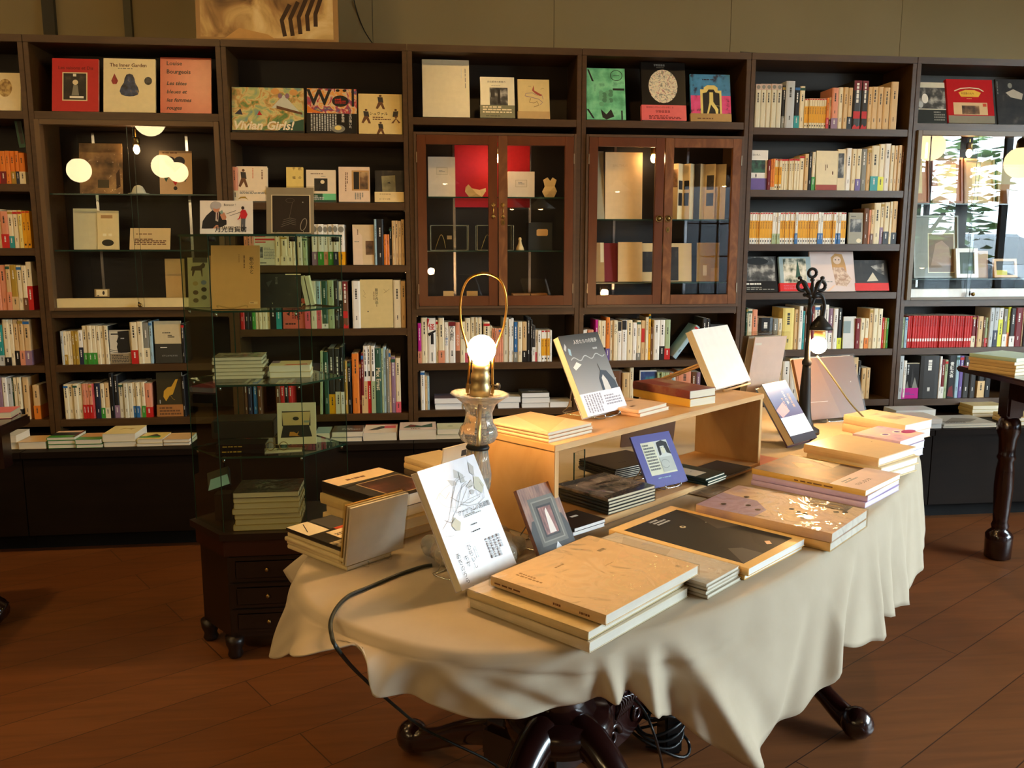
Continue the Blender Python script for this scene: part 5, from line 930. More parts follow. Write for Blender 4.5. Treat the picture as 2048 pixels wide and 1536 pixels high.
for xa, ya, xb, yb, amp, wd, s0, s1 in ((612, 1205, 640, 1300, .03, .05, 0, 1), (660, 1215, 700, 1290, -.034, .04, 0, 1), (788, 1272, 773, 1356, .03, .04, 0, 1), (840, 1290, 812, 1380, -.016, .05, 0, 1), (869, 1298, 1037, 1415, .016, .05, 0, 1), (900, 1290, 1110, 1420, -.016, .05, 0, 1), (1090, 1330, 1180, 1395, -.012, .05, 0, 1),
        (898, 1287, 1136, 1331, -.012, .06, 0, .4), (1207, 1310, 1234, 1384, .022, .02, 0, 1), (1190, 1310, 1205, 1390, -.018, .025, 0, 1), (1250, 1300, 1262, 1390, -.03, .028, 0, 1), (1299, 1285, 1303, 1408, .03, .018, 0, 1), (1325, 1262, 1360, 1430, -.04, .03, 0, 1), (1347, 1237, 1468, 1500, .055, .035, 0, 1),
        (1420, 1250, 1540, 1450, -.012, .04, .1, 1), (1637, 1134, 1378, 1247, -.016, .07, 0, .35), (1600, 1150, 1400, 1290, .012, .08, .05, .5), (1640, 1180, 1569, 1400, -.024, .035, 0, 1), (1695, 1150, 1652, 1310, .03, .028, 0, 1), (1722, 1130, 1690, 1285, -.026, .022, 0, 1), (1743, 1110, 1748, 1262, .026, .016, 0, 1), (1757, 1110, 1762, 1240, -.02, .012, 0, 1),
        (1767, 1100, 1773, 1232, .022, .014, 0, 1), (1785, 1090, 1787, 1220, -.02, .013, 0, 1), (1795, 1080, 1804, 1200, .02, .014, 0, 1), (1815, 1040, 1818, 1165, -.016, .016, 0, 1), (1830, 1010, 1838, 1110, .016, .018, 0, 1)):
    h = hit_rim(xa, ya, .015); g = hit_rim(xb, yb, .04)
    if h and g: ridges.append((h[0], g[0], amp, wd, s0, s1))
rr = random.Random(5)
for k in range(14): ridges.append((PI*(.02+.9*k/14), PI*(.02+.9*k/14), rr.choice((-1, 1))*.018, .05, 0, 1))
b = MB(); NT, NK = 720, 24; vs = []; fs = []
rings = 10
for j in range(NT):
    ph = 2*PI*j/NT
    for k in range(1, rings+1):
        g = -(1-k/rings)
        p = TC + (rim(ph)-TC)*(k/rings)*.988; z = TZ
        vs.append((p.x, p.y, z))
    hz, off = hemat(ph); p0 = rim(ph); n2 = (rim(ph, .02)-p0); n2 = n2.normalized()
    drop = TZ-hz
    for k in range(NK):
        t = (k+1)/NK
        if k == 0: x, z = .002, TZ-.003
        elif k == 1: x, z = .008, TZ-.012
        else:
            s = (k-1)/(NK-2); fo = 0
            for a, a2, amp, wd, s0, s1 in ridges:
                if s < s0: continue
                aa = a + ((a2-a+PI) % (2*PI)-PI)*min(1, (s-s0)/(s1-s0)); d = (ph-aa+PI) % (2*PI)-PI
                if abs(d) < 3*wd: fo += amp*math.exp(-(d/wd)**2) * (1 if s <= s1 else max(0, 1-(s-s1)*4)) * (1 if s1 == 1 else 1/max(s, .25)*.6)
            x = .009 + off*s**.8 + fo*s**1.1*.9 + .0015*math.sin(40*ph+6*s); z = TZ-.012-(drop-.012)*s + .004*math.sin(23*ph)*s
        vs.append((p0.x + n2.x*x, p0.y + n2.y*x, z))
R_ = rings+NK
for j in range(NT):
    a, c = j*R_, ((j+1) % NT)*R_
    for k in range(R_-1): fs.append((a+k, c+k, c+k+1, a+k+1))
vs.append((TC.x, TC.y, TZ)); ci = len(vs)-1
for j in range(NT): fs.append((ci, ((j+1) % NT)*R_, j*R_))
fs = [f[::-1] for f in fs]
b.add(vs, fs, CLOTH, True)
cl = b.build('tablecloth', None, None, 'beige cloth with a frayed hem draped over the oval display table', 'tablecloth')
md = cl.modifiers.new('thickness', 'SOLIDIFY'); md.thickness = .0016; md.offset = -1
# the oval table with two carved pedestals
tb = empty('oval_table', TR(TC.x, TC.y, 0) @ Matrix.Rotation(TANG, 4, 'Z'), 'carved dark mahogany oval table on curved legs under the beige cloth', 'table')
b = MB(); pl = []
for j in range(64):
    p = rim(2*PI*j/64, -.006)-TC; pl.append((p.x*cA+p.y*sA, -p.x*sA+p.y*cA))
b.prism(pl, TZ-.032, TZ-.004, MAHOG); b.build('tabletop', tb)
def tl(x, y): d = Vector((x, y))-TC; return d.x*cA+d.y*sA, -d.x*sA+d.y*cA
P1, P2 = tl(.30, 1.76), tl(.94, 2.40)
for k, (cx, cy) in enumerate((P1, P2)):
    b = MB(); b.box(cx-.11, cx+.10, cy-.06, cy+.14, .13, .225, MAHOG, .014); b.lathe([(.12, .2), (.125, .235), (.11, .262)], MAHOG, 28, c=(cx, cy, 0))
    b.lathe([(.085, .26), (.06, .29), (.075, .36), (.09, .42), (.07, .5), (.05, .54), (.06, .58), (.12, .62), (.14, TZ-.033)], MAHOG, 28, c=(cx, cy, 0)); b.build('pedestal', tb)
def leg(c, fx, fy, hi=1):
    f = Vector(tl(fx, fy)); c = Vector(c); d = (f-c); L = d.length; d.normalize()
    pr_ = [(.09, .13, .04), (.2, .15, .042), (.38, .145, .038), (.6, .11, .03), (.78, .07, .026), (.9, .046, .03), (1.0, .044, .04), (1.05, .058, .026)]
    b = MB(); pts = spline([(c.x+d.x*L*s, c.y+d.y*L*s, z*(1+(hi-1)*max(0, 1-s*1.05))) for s, z, r in pr_], 4); rs = [r for s, z, r in pr_]; RR = []
    for i in range(len(rs)-1):
        for k in range(4): RR.append(rs[i]+(rs[i+1]-rs[i])*k/4)
    RR.append(rs[-1]); b.tube(pts, RR, MAHOG, 14); 
    q = Vector((-d.y, d.x)); b.ball((c.x+d.x*L*.99, c.y+d.y*L*.99, .043), .042, MAHOG, 16)
    for v in b.v: v.z = max(v.z, .0005)
    b.build('leg', tb)
leg(P1, -.03, 2.04); leg(P1, .06, 1.42, 1.7); leg(P1, .50, 1.42, 1.7)
leg(P2, 1.125, 1.965); leg(P2, .66, 2.66); leg(P2, 1.20, 2.62)
# carved stretcher: acanthus scrolls between the pedestals
b = MB(); x0 = P1[0]+.10; x1 = P2[0]-.10
prof = [(x0, .145), (x0, .25), (x0+.1, .275), (x0+.16, .31), (x0+.2, .28), (x0+.27, .295), (x0+.34, .25), ((x0+x1)/2, .235), (x1-.3, .26), (x1-.16, .31), (x1, .25), (x1, .145), (x1-.15, .15), ((x0+x1)/2, .19), (x0+.3, .18), (x0+.16, .145)]
vs2 = MB(); vs2.prism(prof, -.022, .022, MAHOG)
for v in vs2.v: v.y, v.z = v.z, v.y
vs2.v = [Vector((v.x, v.y + (P1[1]+P2[1])/2, v.z)) for v in vs2.v]; yy = (P1[1]+P2[1])/2 - .024
def curl(cx, cz, r, turns, dirn, ph0, thick):
    pts = []; n = 26
    for i in range(n):
        t = i/(n-1); a = ph0 + dirn*turns*2*PI*t; q = r*(1-.8*t); pts.append((cx+q*math.cos(a), yy-.004*(1-t), cz+q*math.sin(a)))
    vs2.tube(pts, [thick*(1-.5*i/(n-1)) for i in range(n)], MAHOG, 8)
for s0, dr_ in ((x0, 1), (x1, -1)):
    curl(s0+dr_*.07, .19, .034, 1.4, 1, 0, .008); curl(s0+dr_*.17, .265, .028, 1.3, -1, 1.5, .007); curl(s0+dr_*.19, .2, .022, 1.3, 1, 2, .006); curl(s0+dr_*.27, .25, .024, 1.3, -1, 3, .006)
    for k in range(7): vs2.tube(spline([(s0+dr_*(.085+.012*k), yy, .285-.004*k), (s0+dr_*(.1+.012*k), yy-.008, .26), (s0+dr_*(.09+.011*k), yy, .225)], 4), .0038, MAHOG, 6)
for v in vs2.v: v.z -= .075
vs2.build('carved_stretcher', tb)
# ---------------------------------------------------------------- placing helpers on the table
def lie(px, py, z, rot, w, d, ts, covers, label, items=(), spines=None, name='book', cat='book', jit=.004, group=None, **kw):
    """pile whose nearest bottom corner shows at px,py; w runs away to the right of it (heading rot), d to the left-back. ts from the bottom up"""
    p = atZ(px, py, z); rr = random.Random(int(px)); out = []; n = len(ts); zz = z
    for i, t in enumerate(ts):
        last = i == n-1; dj = rr.uniform(-jit, jit), rr.uniform(-jit, jit), rr.uniform(-1, 1)*jit*220
        cv = covers[i] if isinstance(covers, (list, tuple)) else covers
        if n == 1: lb = label
        else: lb = label + ', ' + ('topmost' if last else ('lowest' if i == 0 else '%s up' % nth(i+1)))
        m4 = TR(p.x+dj[0], p.y+dj[1], zz+t+.0004) @ RZ(rot+dj[2]) @ RX(-90)
        out.append(book(name, w, d, t, m4, cv, lb, cat, items=items if last else (), spine=(spines[i] if isinstance(spines, list) else spines) or (), group=group or (('pile of ' + label) if n > 1 else None), **kw)); zz += t + .0008
    return out
def proj(p):
    c, s = math.cos(YAW), math.sin(YAW); r = p.x*c - p.y*s; d = p.x*s + p.y*c; u = p.z-EYE
    cp, sp_ = math.cos(PITCH), math.sin(PITCH); dep = d*cp - u*sp_; up = d*sp_ + u*cp
    return 1024+FPX*r/dep, 768-FPX*up/dep
def stand_m(bl, br, tl_, z):
    A = atZ(bl[0], bl[1], z); B = atZ(br[0], br[1], z); e = (B-A); w = e.length; e.normalize(); nb = Vector((-e.y, e.x, 0))
    if nb.y < 0: nb = -nb
    best = None
    for li in range(-10, 66):
        L = math.radians(li); up = Vector((0, 0, 1))*math.cos(L) + nb*math.sin(L)
        lo, hi = .02, .7
        for _ in range(30):
            m = (lo+hi)/2; q = proj(A+up*m)
            if q[1] > tl_[1]: lo = m
            else: hi = m
        q = proj(A+up*lo); err = abs(q[0]-tl_[0])
        if best is None or err < best[0]: best = (err, L, lo, up)
    _, L, h, up = best; Yv = up.cross(e); 
    m4 = Matrix(((e.x, Yv.x, up.x, A.x), (e.y, Yv.y, up.y, A.y), (e.z, Yv.z, up.z, A.z), (0, 0, 0, 1)))
    return m4, w, h, L
def wire_stand(m4, w, L, zoff, label, mat=None, h=.1, t=.008):
    """little bent-wire book stand"""
    mat = mat or CHROME; inv = m4
    q = lambda x, y, z: inv @ Vector((x, y, z))
    A = m4.translation; up = Vector((0, 0, 1)); z0 = A.z + .0018; nb = (m4.col[1].xyz); nb = Vector((nb.x, nb.y, 0)).normalized(); e = m4.col[0].xyz
    def g(x, y, z): p = A + e*x + nb*y; return Vector((p.x, p.y, z0 + z))
    b = MB(); tz = math.tan(L)
    for s in (.3, .7):
        x = w*s; b.tube(spline([g(x, -.012, .012), g(x, -.012, .002), g(x, .02, 0), g(x, .085+t, 0), g(x, .07+t, .02), g(x, .012+t/math.cos(L)+h*tz, h)], 4), .0013, mat, 6)
    b.tube(spline([g(w*.3, -.012, .012), g(w*.36, -.012, .004), g(w*.64, -.012, .004), g(w*.7, -.012, .012)], 4), .0013, mat, 6)
    b.tube([g(w*.3, .085+t, 0), g(w*.7, .085+t, 0)], .0013, mat, 6)
    return b.build('book_stand', None, None, label, 'book stand')
def stand(bl, br, tl_, z, t, cover, label, items=(), name='book', st=None, lift=.003, **kw):
    m4, w, h, L = stand_m(bl, br, tl_, z); up = m4.col[2].xyz
    m5 = Matrix.Translation((0, 0, (.0045 if st else .0015) + t*math.sin(abs(L)))) @ m4
    o = book(name, w, h, t, m5, cover, label, items=items, **kw)
    if st: wire_stand(m4, w, L, 0, st, h=h*.45, t=t)
    return o, m4, w, h, L
# ---------------------------------------------------------------- the wooden crate
CR = empty('wooden_crate', TR(atZ(1108, 1087, TZ)) @ RZ(39.5), 'open pine crate lying on its side on the cloth, books on top and inside', 'crate')
CW, CD, CH, CT = .81, .19, .195, .013
b = MB(); b.box(0, CT, 0, CD, 0.001, CH-.013, PINEH, .001); b.build('side_board', CR)
b = MB(); b.box(CW-CT, CW, 0, CD, 0.001, CH-.013, PINEH, .001); b.build('side_board', CR)
b = MB(); b.box(-.002, CW+.002, -.002, CD, CH-.0125, CH, PINE, .001); b.build('top_board', CR)
b = MB(); b.box(CT+.0003, CW-CT-.0003, -.001, CD, .001, .015, PINE, .001); b.build('bottom_board', CR)
CZ = TZ+CH; CI = TZ+.0155
GREYPH = ramp_mat('grey_cover_fade', [(0, '4a4a4a'), (1, '5a5a5a')], 3, .3)
# --- books standing on and by the crate
o = stand((925, 1196), (1033, 1140), (833, 957), TZ, .016, 'f3f1f6', 'white novel with a pencil drawing, propped upright at the front of the table',
  [('l', [(.5+.42*math.cos(a)*.8, .72+.2*math.sin(a)*.5) for a in [i*.3 for i in range(3, 19)]], .0005, 'lg'), ('p', [(.52, .86), (.56, .93), (.62, .9), (.6, .84)], 'cac6c2'), ('p', [(.5, .84), (.4, .86), (.44, .8), (.54, .8)], 'cfcac6'), ('l', [(.3, .64), (.5, .83), (.62, .86)], .0006, 'gr'), ('l', [(.4, .62), (.6, .78), (.7, .8)], .0006, 'gr'), ('l', [(.44, .62), (.66, .74)], .0005, 'gr'), ('l', [(.05, .5), (.2, .56), (.34, .68), (.5, .8)], .0006, 'gr'), ('l', [(.2, .53), (.4, .62), (.6, .65), (.85, .66)], .0005, 'gr'), ('l', [(.35, .72), (.45, .66), (.62, .62), (.82, .64), (.88, .7)], .0006, 'gr'), ('l', [(.1, .48), (.05, .44), (.18, .42)], .0005, 'gr'),
   ('p', [(.6, .8), (.62, .9), (.68, .86), (.67, .8)], 'c6c4c0'), ('p', [(.8, .86), (.84, .95), (.9, .9), (.86, .82)], 'bdbab6'), ('p', [(.78, .72), (.84, .82), (.92, .8), (.96, .72), (.88, .66)], 'cbc8b4'), ('p', [(.2, .5), (.28, .56), (.36, .5), (.3, .44), (.24, .45)], 'd4cdb6'), ('p', [(.66, .76), (.78, .8), (.8, .75), (.7, .73)], 'cdcac6'), ('e', .72, .7, .035, .02, 'c4c2c0'), ('r', .7, .745, .76, .752, 'gr'), ('l', [(.3, .6), (.36, .7), (.46, .78), (.56, .83), (.7, .84)], .0007, '9a9896'), ('l', [(.34, .58), (.44, .69), (.58, .76), (.68, .78)], .0007, '9a9896'), ('l', [(.46, .64), (.58, .6), (.75, .59), (.88, .62), (.93, .7), (.9, .76)], .0007, '9a9896'), ('l', [(.62, .66), (.7, .72), (.78, .7), (.8, .64)], .0006, '9a9896'), ('l', [(.12, .56), (.22, .52), (.3, .55)], .0009, '8a8886'), ('l', [(.12, .74), (.2, .78), (.26, .72), (.36, .76)], .0008, 'f0c8b8'),
   ('t', 'アナグラム人名図鑑', .36, .565, .0098, 'char'), ('m', .45, .52, .75, .545, 2, False, 'gr'), ('m', .5, .44, .68, .455, 1, False, 'char'), ('m', .48, .385, .7, .4, 1, False, 'char'), ('l', [(0, .325), (1, .325)], .0003, 'lg'),
   ('tv', 'ひろいし', .33, .21, .0112, 'char'), ('tv', 'ちず', .235, .19, .0112, 'char'), ('tv', 'あきのうら', .12, .155, .0112, 'char'), ('m', .405, .12, .43, .28, 1, True, 'lg'), ('m', .62, .12, .9, .3, 4, True, 'c4c4c8')], st='clear wire stand holding the white pencil-drawing novel', pw=False, gloss=.25, spine_side=1)
FADE = ramp_mat('grey_gradient_cover', [(0, '3c3d3c'), (1, '8f9090')], 1, .25)
def zgrad(name, c0, c1, z0, z1, rough=.3):
    m = bpy.data.materials.new(name); n, l, p = nodes(m); tc = n.new('ShaderNodeTexCoord'); sx = n.new('ShaderNodeSeparateXYZ'); l.new(tc.outputs['Object'], sx.inputs[0])
    mr = n.new('ShaderNodeMapRange'); mr.inputs[1].default_value = z0; mr.inputs[2].default_value = z1; l.new(sx.outputs['Z'], mr.inputs[0])
    mx = n.new('ShaderNodeMix'); mx.data_type = 'RGBA'; mx.inputs['A'].default_value = hexc(c0); mx.inputs['B'].default_value = hexc(c1); l.new(mr.outputs[0], mx.inputs['Factor']); l.new(mx.outputs['Result'], p.inputs['Base Color']); p.inputs['Roughness'].default_value = rough; return m
o = stand((1176, 845), (1253, 826), (1115, 684), CZ, .017, zgrad('printed_grey_blend', 'a8a9a8', '3e3f3e', .05, .19), 'grey novel with a doll-like ribbon picture and white band, propped on the crate',
  [('t', '人形たちの白昼夢', .3, .9, .0108, 'wh'), ('m', .72, .78, .92, .82, 1, False, 'lg'), ('p', [(.1, .76), (.15, .74), (.17, .82), (.12, .84)], 'lb'), ('p', [(.02, .83), (.08, .9), (.1, .86), (.05, .8)], 'lg'), ('l', [(.1+.85*k/30, .69+.025*math.sin(k*.62)+.02*(k/30)) for k in range(31)], .0022, 'lg'), ('p', [(.08, .6), (.2, .66), (.3, .62), (.12, .56)], 'wh'),
   ('p', [(.58, .26), (.6, .42), (.7, .52), (.84, .5), (.97, .36), (.98, .26)], '3a4450'), ('p', [(.64, .27), (.66, .42), (.72, .46), (.78, .38), (.8, .26)], 'd8d4cc'), ('l', [(.7, .5), (.68, .6)], .0015, 'char')],
  band=('f4f3fa', .27, [('m', .06, .1, .5, .92, 7, True, 'a09ea8'), ('m', .55, .3, .95, .8, 4, False, 'a09ea8')]), st='bent wire stand holding the grey doll novel', spine_side=1, gloss=.25)
o = stand((1432, 787), (1501, 768), (1382, 668), CZ, .02, 'f2ece0', 'blank white-covered book propped on the crate with a wooden easel behind', [], spine_side=1, gloss=.35, wrap=False)
m4, w_, h_, L_ = o[1:]
b = MB(); nb = Vector((m4.col[1].x, m4.col[1].y, 0)).normalized(); A = m4.translation; e_ = m4.col[0].xyz
for s in (.25, .6): 
    p1 = A + e_*(w_*s) + m4.col[2].xyz*(h_*.55) + m4.col[1].xyz*.034; p0 = A + e_*(w_*s) + nb*.17; p0.x -= .05; p0.y = min(p0.y, 9); p0.z = CZ+.004; b.tube([p0, p1], .0035, PINE, 8)
b.tube([A + e_*(w_*.12) + nb*-.008 + Vector((0, 0, .005)), A + e_*(w_*.9) + nb*-.008 + Vector((0, 0, .005))], .0028, PINE, 8)
b.tube([A + e_*(w_*.2) + nb*.03 + Vector((0, 0, .004)), A + e_*(w_*.2) + m4.col[2].xyz*(h_*.7) + m4.col[1].xyz*.03], .003, PINE, 6); b.tube([A + e_*(w_*.8) + nb*.03 + Vector((0, 0, .004)), A + e_*(w_*.8) + m4.col[2].xyz*(h_*.7) + m4.col[1].xyz*.03], .003, PINE, 6)
b.build('book_easel', None, None, 'small wooden easel behind the blank white book', 'easel')
stand((1299, 985), (1376, 968), (1260, 881), CI, .006, '6a6aa8', 'violet booklet with a cream panel of drawn faces, propped inside the crate',
  [('r', .17, .22, .84, .85, 'e8e3c4'), ('r', .5, .53, .84, .85, 'dcdcd2'), ('p', [(.54, .56), (.56, .82), (.7, .85), (.82, .8), (.84, .56), (.74, .6), (.72, .74), (.62, .74), (.6, .58)], 'bk'), ('e', .67, .66, .05, .07, 'e8e3c4'), ('l', [(.62, .7), (.66, .71)], .0008, 'bk'), ('l', [(.7, .7), (.74, .71)], .0008, 'bk'), ('r', .5, .25, .84, .53, 'c4c4b8'), ('l', [(.56+.1*math.cos(a*.4)+.05, .4+.08*math.sin(a*.4)) for a in range(15)], .001, 'gr'), ('m', .2, .3, .46, .82, 9, False, 'gr'), ('e', .36, .5, .012, .009, 'br'), ('m', .3, .14, .9, .17, 1, False, 'lb')],
  st='wire stand holding the violet booklet in the crate')
stand((1268, 985), (1300, 978), (1246, 890), CI, .005, '5a3a44', 'brown-violet booklet behind the violet one in the crate', [], lift=.003) if False else None
stand((1080, 1122), (1152, 1094), (1033, 990), TZ, .009, N('painted_wood_cover', [(.3, '5a382a'), (.5, '8a5e48'), (.7, 'a8785c')], 30, stretch=(6, 1, 1)), 'brown photo booklet showing a grey framed window, propped before the crate',
  [('p', [(.0, .0), (.0, .35), (.1, .5), (.9, .5), (1, .3), (1, 0)], '3c3a38'), ('r', .16, .1, .86, .82, '6b665c'), ('r', .22, .15, .8, .77, '8f897c'), ('r', .25, .17, .77, .75, '5b554b'), ('r', .31, .22, .71, .69, '2a201c'), ('r', .35, .25, .68, .66, N('red_curtain', [(.35, '5a2c24'), (.55, '96584a'), (.7, 'b88474')], 40, stretch=(4, 1, 1))), ('p', [(.45, .26), (.5, .6), (.55, .64), (.6, .4), (.62, .26)], 'ecdcd0'), ('p', [(.45, .02), (.62, .02), (.55, .12)], 'e8eaf0')], st='clear stand holding the framed-window booklet', gloss=.25)
stand((1588, 900), (1634, 887), (1524, 781), TZ, .028, zgrad('sunset_cover', '5a3a50', '7aa0d4', .03, .2), 'thick novel with a blue and pink sky cover leaning beyond the crate',
  [('r', 0, .12, 1, .42, 'c8dcf4'), ('r', 0, 0, 1, .12, 'nv'), ('tv', '少女の夢', .62, .72, .012, 'wh'), ('tv', '幻想の城', .78, .66, .012, 'peach'), ('tv', 'サラゴサ', .46, .62, .011, 'peach'), ('p', [(0, .55), (.4, .66), (.5, .5), (.1, .42)], 'd8a0a8')], spine_side=1, hard=True, gloss=.2)
# easels and portfolios behind the crate
m4, w_, h_, L_ = stand_m((1611, 850), (1731, 838), (1586, 727), TZ)
kr = MB(); kr.box(0, w_, 0, .012, 0, h_, M('64462e')); kr.box(.0, w_, .013, .016, 0, h_+.004, M('wh')); art(kr, w_, h_, [('p', [(.0, 1), (.35, 1), (.6, 0), (0, 0)], '70502f'), ('r', .1, .28, .42, .283, 'e8dcc4')])
kp = kr.build('portfolio', None, Matrix.Translation((0, 0, .014)) @ m4, 'brown portfolio in a clear sleeve leaning behind the iron lamp', 'portfolio')
q = MB(); q.box(-.004, w_+.004, -.003, .018, -.001, h_+.006, thin_glass('matt_sleeve', 'f6f2ec', .35, .3)); q.build('plastic_sleeve', kp)
wire_stand(m4, w_, L_, 0, 'wire stand under the brown portfolio', h=.1, t=.018)
m4, w_, h_, L_ = stand_m((1731, 840), (1737, 837), (1715, 752), TZ)
b = MB(); b.box(0, .02, .02, .026, 0, .13, M('wh')); b.build('white_card', None, Matrix.Translation((0, .01, .003)) @ m4, 'thin white card just past the brown portfolio', 'card')
# sleeved prints on a wire easel, behind the crate
z_ = CZ-.06
m4, w_, h_, L_ = stand_m((1492, 792), (1540, 788), (1527, 681), z_)
ep = m4
for k, (cc, dx, lb) in enumerate((('e6cfc4', 0, 'front pinkish print in a clear sleeve on the black easel'), ('c4c4c4', -.012, 'middle grey print in a sleeve on the black easel'), ('5a4a3a', -.022, 'rear dark-edged print on the black easel'))):
    b = MB(); b.box(0, w_*1.3, 0, .003, 0, h_*1.04, M(cc, .3)); 
    if k == 0: art(b, w_, h_, [('r', .05, .9, .3, .94, 'wh')])
    o = b.build('sleeved_print', None, Matrix.Translation((dx, .006*k, .002)) @ m4 @ TR(0, .006*k, 0), lb, 'print', 'sleeved prints on the black easel')
    q = MB(); q.box(-.002, w_*1.3+.008, -.0012, .0042, -.001, h_*1.04+.012, FILM); q.build('plastic_sleeve', o)
A = m4.translation; e_ = m4.col[0].xyz; nb = Vector((m4.col[1].x, m4.col[1].y, 0)).normalized(); b = MB()
for s, fo in ((-.6, -.02), (1.55, .13)):
    top = A + e_*(w_*s) + m4.col[2].xyz*(h_*.9) + nb*.06; ft = A + e_*(w_*s) + nb*fo; ft.z = TZ+.004; b.tube([ft, top], .0035, IRON, 8)
top = A + e_*(w_*.5) + m4.col[2].xyz*(h_*.9) + nb*.03; ft = top + nb*.09; ft.z = TZ+.004; b.tube([ft, top], .0035, IRON, 8)
b.tube([A + e_*(-w_*.65) - nb*.008 - Vector((0, 0, .003)), A + e_*(w_*1.6) - nb*.008 - Vector((0, 0, .003))], .0035, IRON, 8); b.build('metal_easel', None, None, 'black metal easel behind the crate holding sleeved prints', 'easel')
m4, w_, h_, L_ = stand_m((1180, 905), (1330, 880), (1196, 840), TZ)
m4, w_, h_, L_ = stand_m((1215, 915), (1325, 905), (1240, 835), TZ)
b = MB(); b.box(0, w_, 0, .004, 0, .13, M('5f4534')); o = b.build('backing_board', None, Matrix.Translation((.06, .1, .003)) @ m4, 'brown board leaning behind the open back of the crate', 'board')
# --- lying on the crate
lie(1097, 886, CZ, 39.5, .135, .17, [.006, .006, .006], 'peach', 'thin tan booklet on the near end of the crate', items=[('p', [(.05, .02), (.98, .4), (.98, .98), (.6, .98)], 'e6bc8c')], jit=.003, name='booklet')
lie(1279, 835, CZ, 42, .12, .148, [.008, .008], 'f0c8a4', 'small peach notebook with a tiny running animal on the crate', items=[('p', [(.4, .62), (.52, .64), (.68, .52), (.78, .5), (.76, .54), (.7, .56), (.55, .68), (.42, .68), (.36, .74)], 'br'), ('l', [(.3, .28), (.42, .24), (.4, .36)], .001, 'br'), ('m', .2, .2, .45, .3, 1, False, 'br')], name='notebook')
lie(1379, 815, CZ, 30, .09, .19, [.019, .019], ['e2b450', N('bronze_picture_cover', [(.3, '3a2c30'), (.45, '7a3430'), (.6, '9a7a60'), (.75, '4a5058')], 9)], 'thick paperback with a bronze picture cover on the crate', items=[('p', [(.1, .45), (.0, 1), (.55, .95), (.5, .5)], '7a2c28')], jit=.002)
# --- inside the crate
lie(1230, 962, CI, 30, .16, .13, [.004]*6, 'bk', 'black exercise book at the back of the crate', name='exercise_book', jit=.003, items=[('m', .3, .3, .6, .34, 1, False, 'char')])
lie(1216, 1030, CI, 36, .155, .15, [.0062]*5, ['2f3234']*4 + [N('leaf_cover', [(.35, '2a2a2a'), (.5, '8a7a6c'), (.65, 'c4ac98')], 24)], 'dark booklet with cream edges near the crate front', items=[('p', [(.0, .0), (1, 0), (1, .22), (.05, .12)], '2a2f35'), ('r', 0, .85, 1, 1, '4a4c4e'), ('p', [(.3, .6), (.6, .66), (.9, .52), (.55, .58)], 'bk')], wrap=True, name='booklet', jit=.002)
lie(1148, 1073, TZ+.0155, 36, .09, .08, [.008, .008], ['e4e4ec', '15151a'], 'small black notebook with white edges in the crate corner', items=[('r', .5, .62, .72, .72, 'wh')], name='notebook', pw=True) 
lie(1412, 972, CI, 40, .085, .15, [.005, .005, .005], '24403a', 'dark green booklet with a face picture inside the crate', items=[('r', .04, .2, .62, .85, 'e8d8b8'), ('p', [(.1, .5), (.2, .62), (.3, .5)], 'bk'), ('p', [(.3, .7), (.5, .72), (.42, .82)], 'char'), ('l', [(.3, .4), (.45, .42)], .001, 'dr')], name='booklet')
lie(1452, 957, CI, 40, .13, .1, [.003], N('dark_card', [(.3, '24221e'), (.7, '4a443a')], 8), 'dark flat print near the far end of the crate', name='flat_print')
b = MB(); b.box(0, .085, 0, .002, 0, .16, M('2a6068')); b.build('teal_sheet', None, CR.matrix_basis @ TR(.018, CD-.02, .0158) @ RX(-3), 'teal sheet standing at the open back of the crate', 'sheet')
pa, pb = atZ(1148, 978, CI), atZ(1181, 965, CI); b = MB(); ax = (pb-pa).normalized(); m_ = TR(pa) @ RZ(math.degrees(math.atan2(ax.y, ax.x)))
b.box(0, .045, 0, .002, 0, .085, ACRYL); b.box(0, .045, .002, .05, 0, .002, ACRYL)
for x in (0, .044): b.box(x, x+.0012, -.0004, .0026, 0, .085, GEDGE)
b.build('acrylic_holder', None, Matrix.Translation((0, 0, .0006)) @ m_, 'empty clear acrylic holder inside the crate', 'holder')
# --- front of the table
SPT = [('m', .3, .06, .7, .2, 1, True, 'br'), ('m', .3, .3, .7, .42, 1, True, 'br'), ('m', .35, .5, .65, .95, 1, True, 'br')]
lie(1178, 1306, TZ, 42, .268, .238, [.016, .013], ['e9dcc4', 'e3cfa4'], 'large pale exhibition catalogue under the sleeved top volume', wrap=True, pw=True, name='catalogue', spines=[[], []])
zc = TZ + .0325
lie(1212, 1252, zc, 42, .262, .225, [.016], 'edcda0', 'large peach-tan catalogue in clear film, on top of the front pile', items=[('m', .36, .74, .5, .77, 1, False, 'a07c50'), ('t', '朝暾', .78, .72, .01, 'char'), ('m', .1, .64, .16, .88, 2, True, 'a07c50'), ('t', '回', .88, .1, .008, 'char'), ('m', .6, .5, .75, .51, 1, False, 'a07c50')], spines=[SPT], wrap=True, pw=True, name='catalogue', jit=0)
lie(1414, 1199, TZ, 41, .11, .26, [.006, .006, .006, .006], 'd2cabc', 'thin white booklet in clear film beside the large front pile', wrap=True, pw=True, name='booklet', items=[('p', [(.2, .4), (.5, .8), (.9, .9), (.9, .5)], 'c2b8a8')], jit=.002)
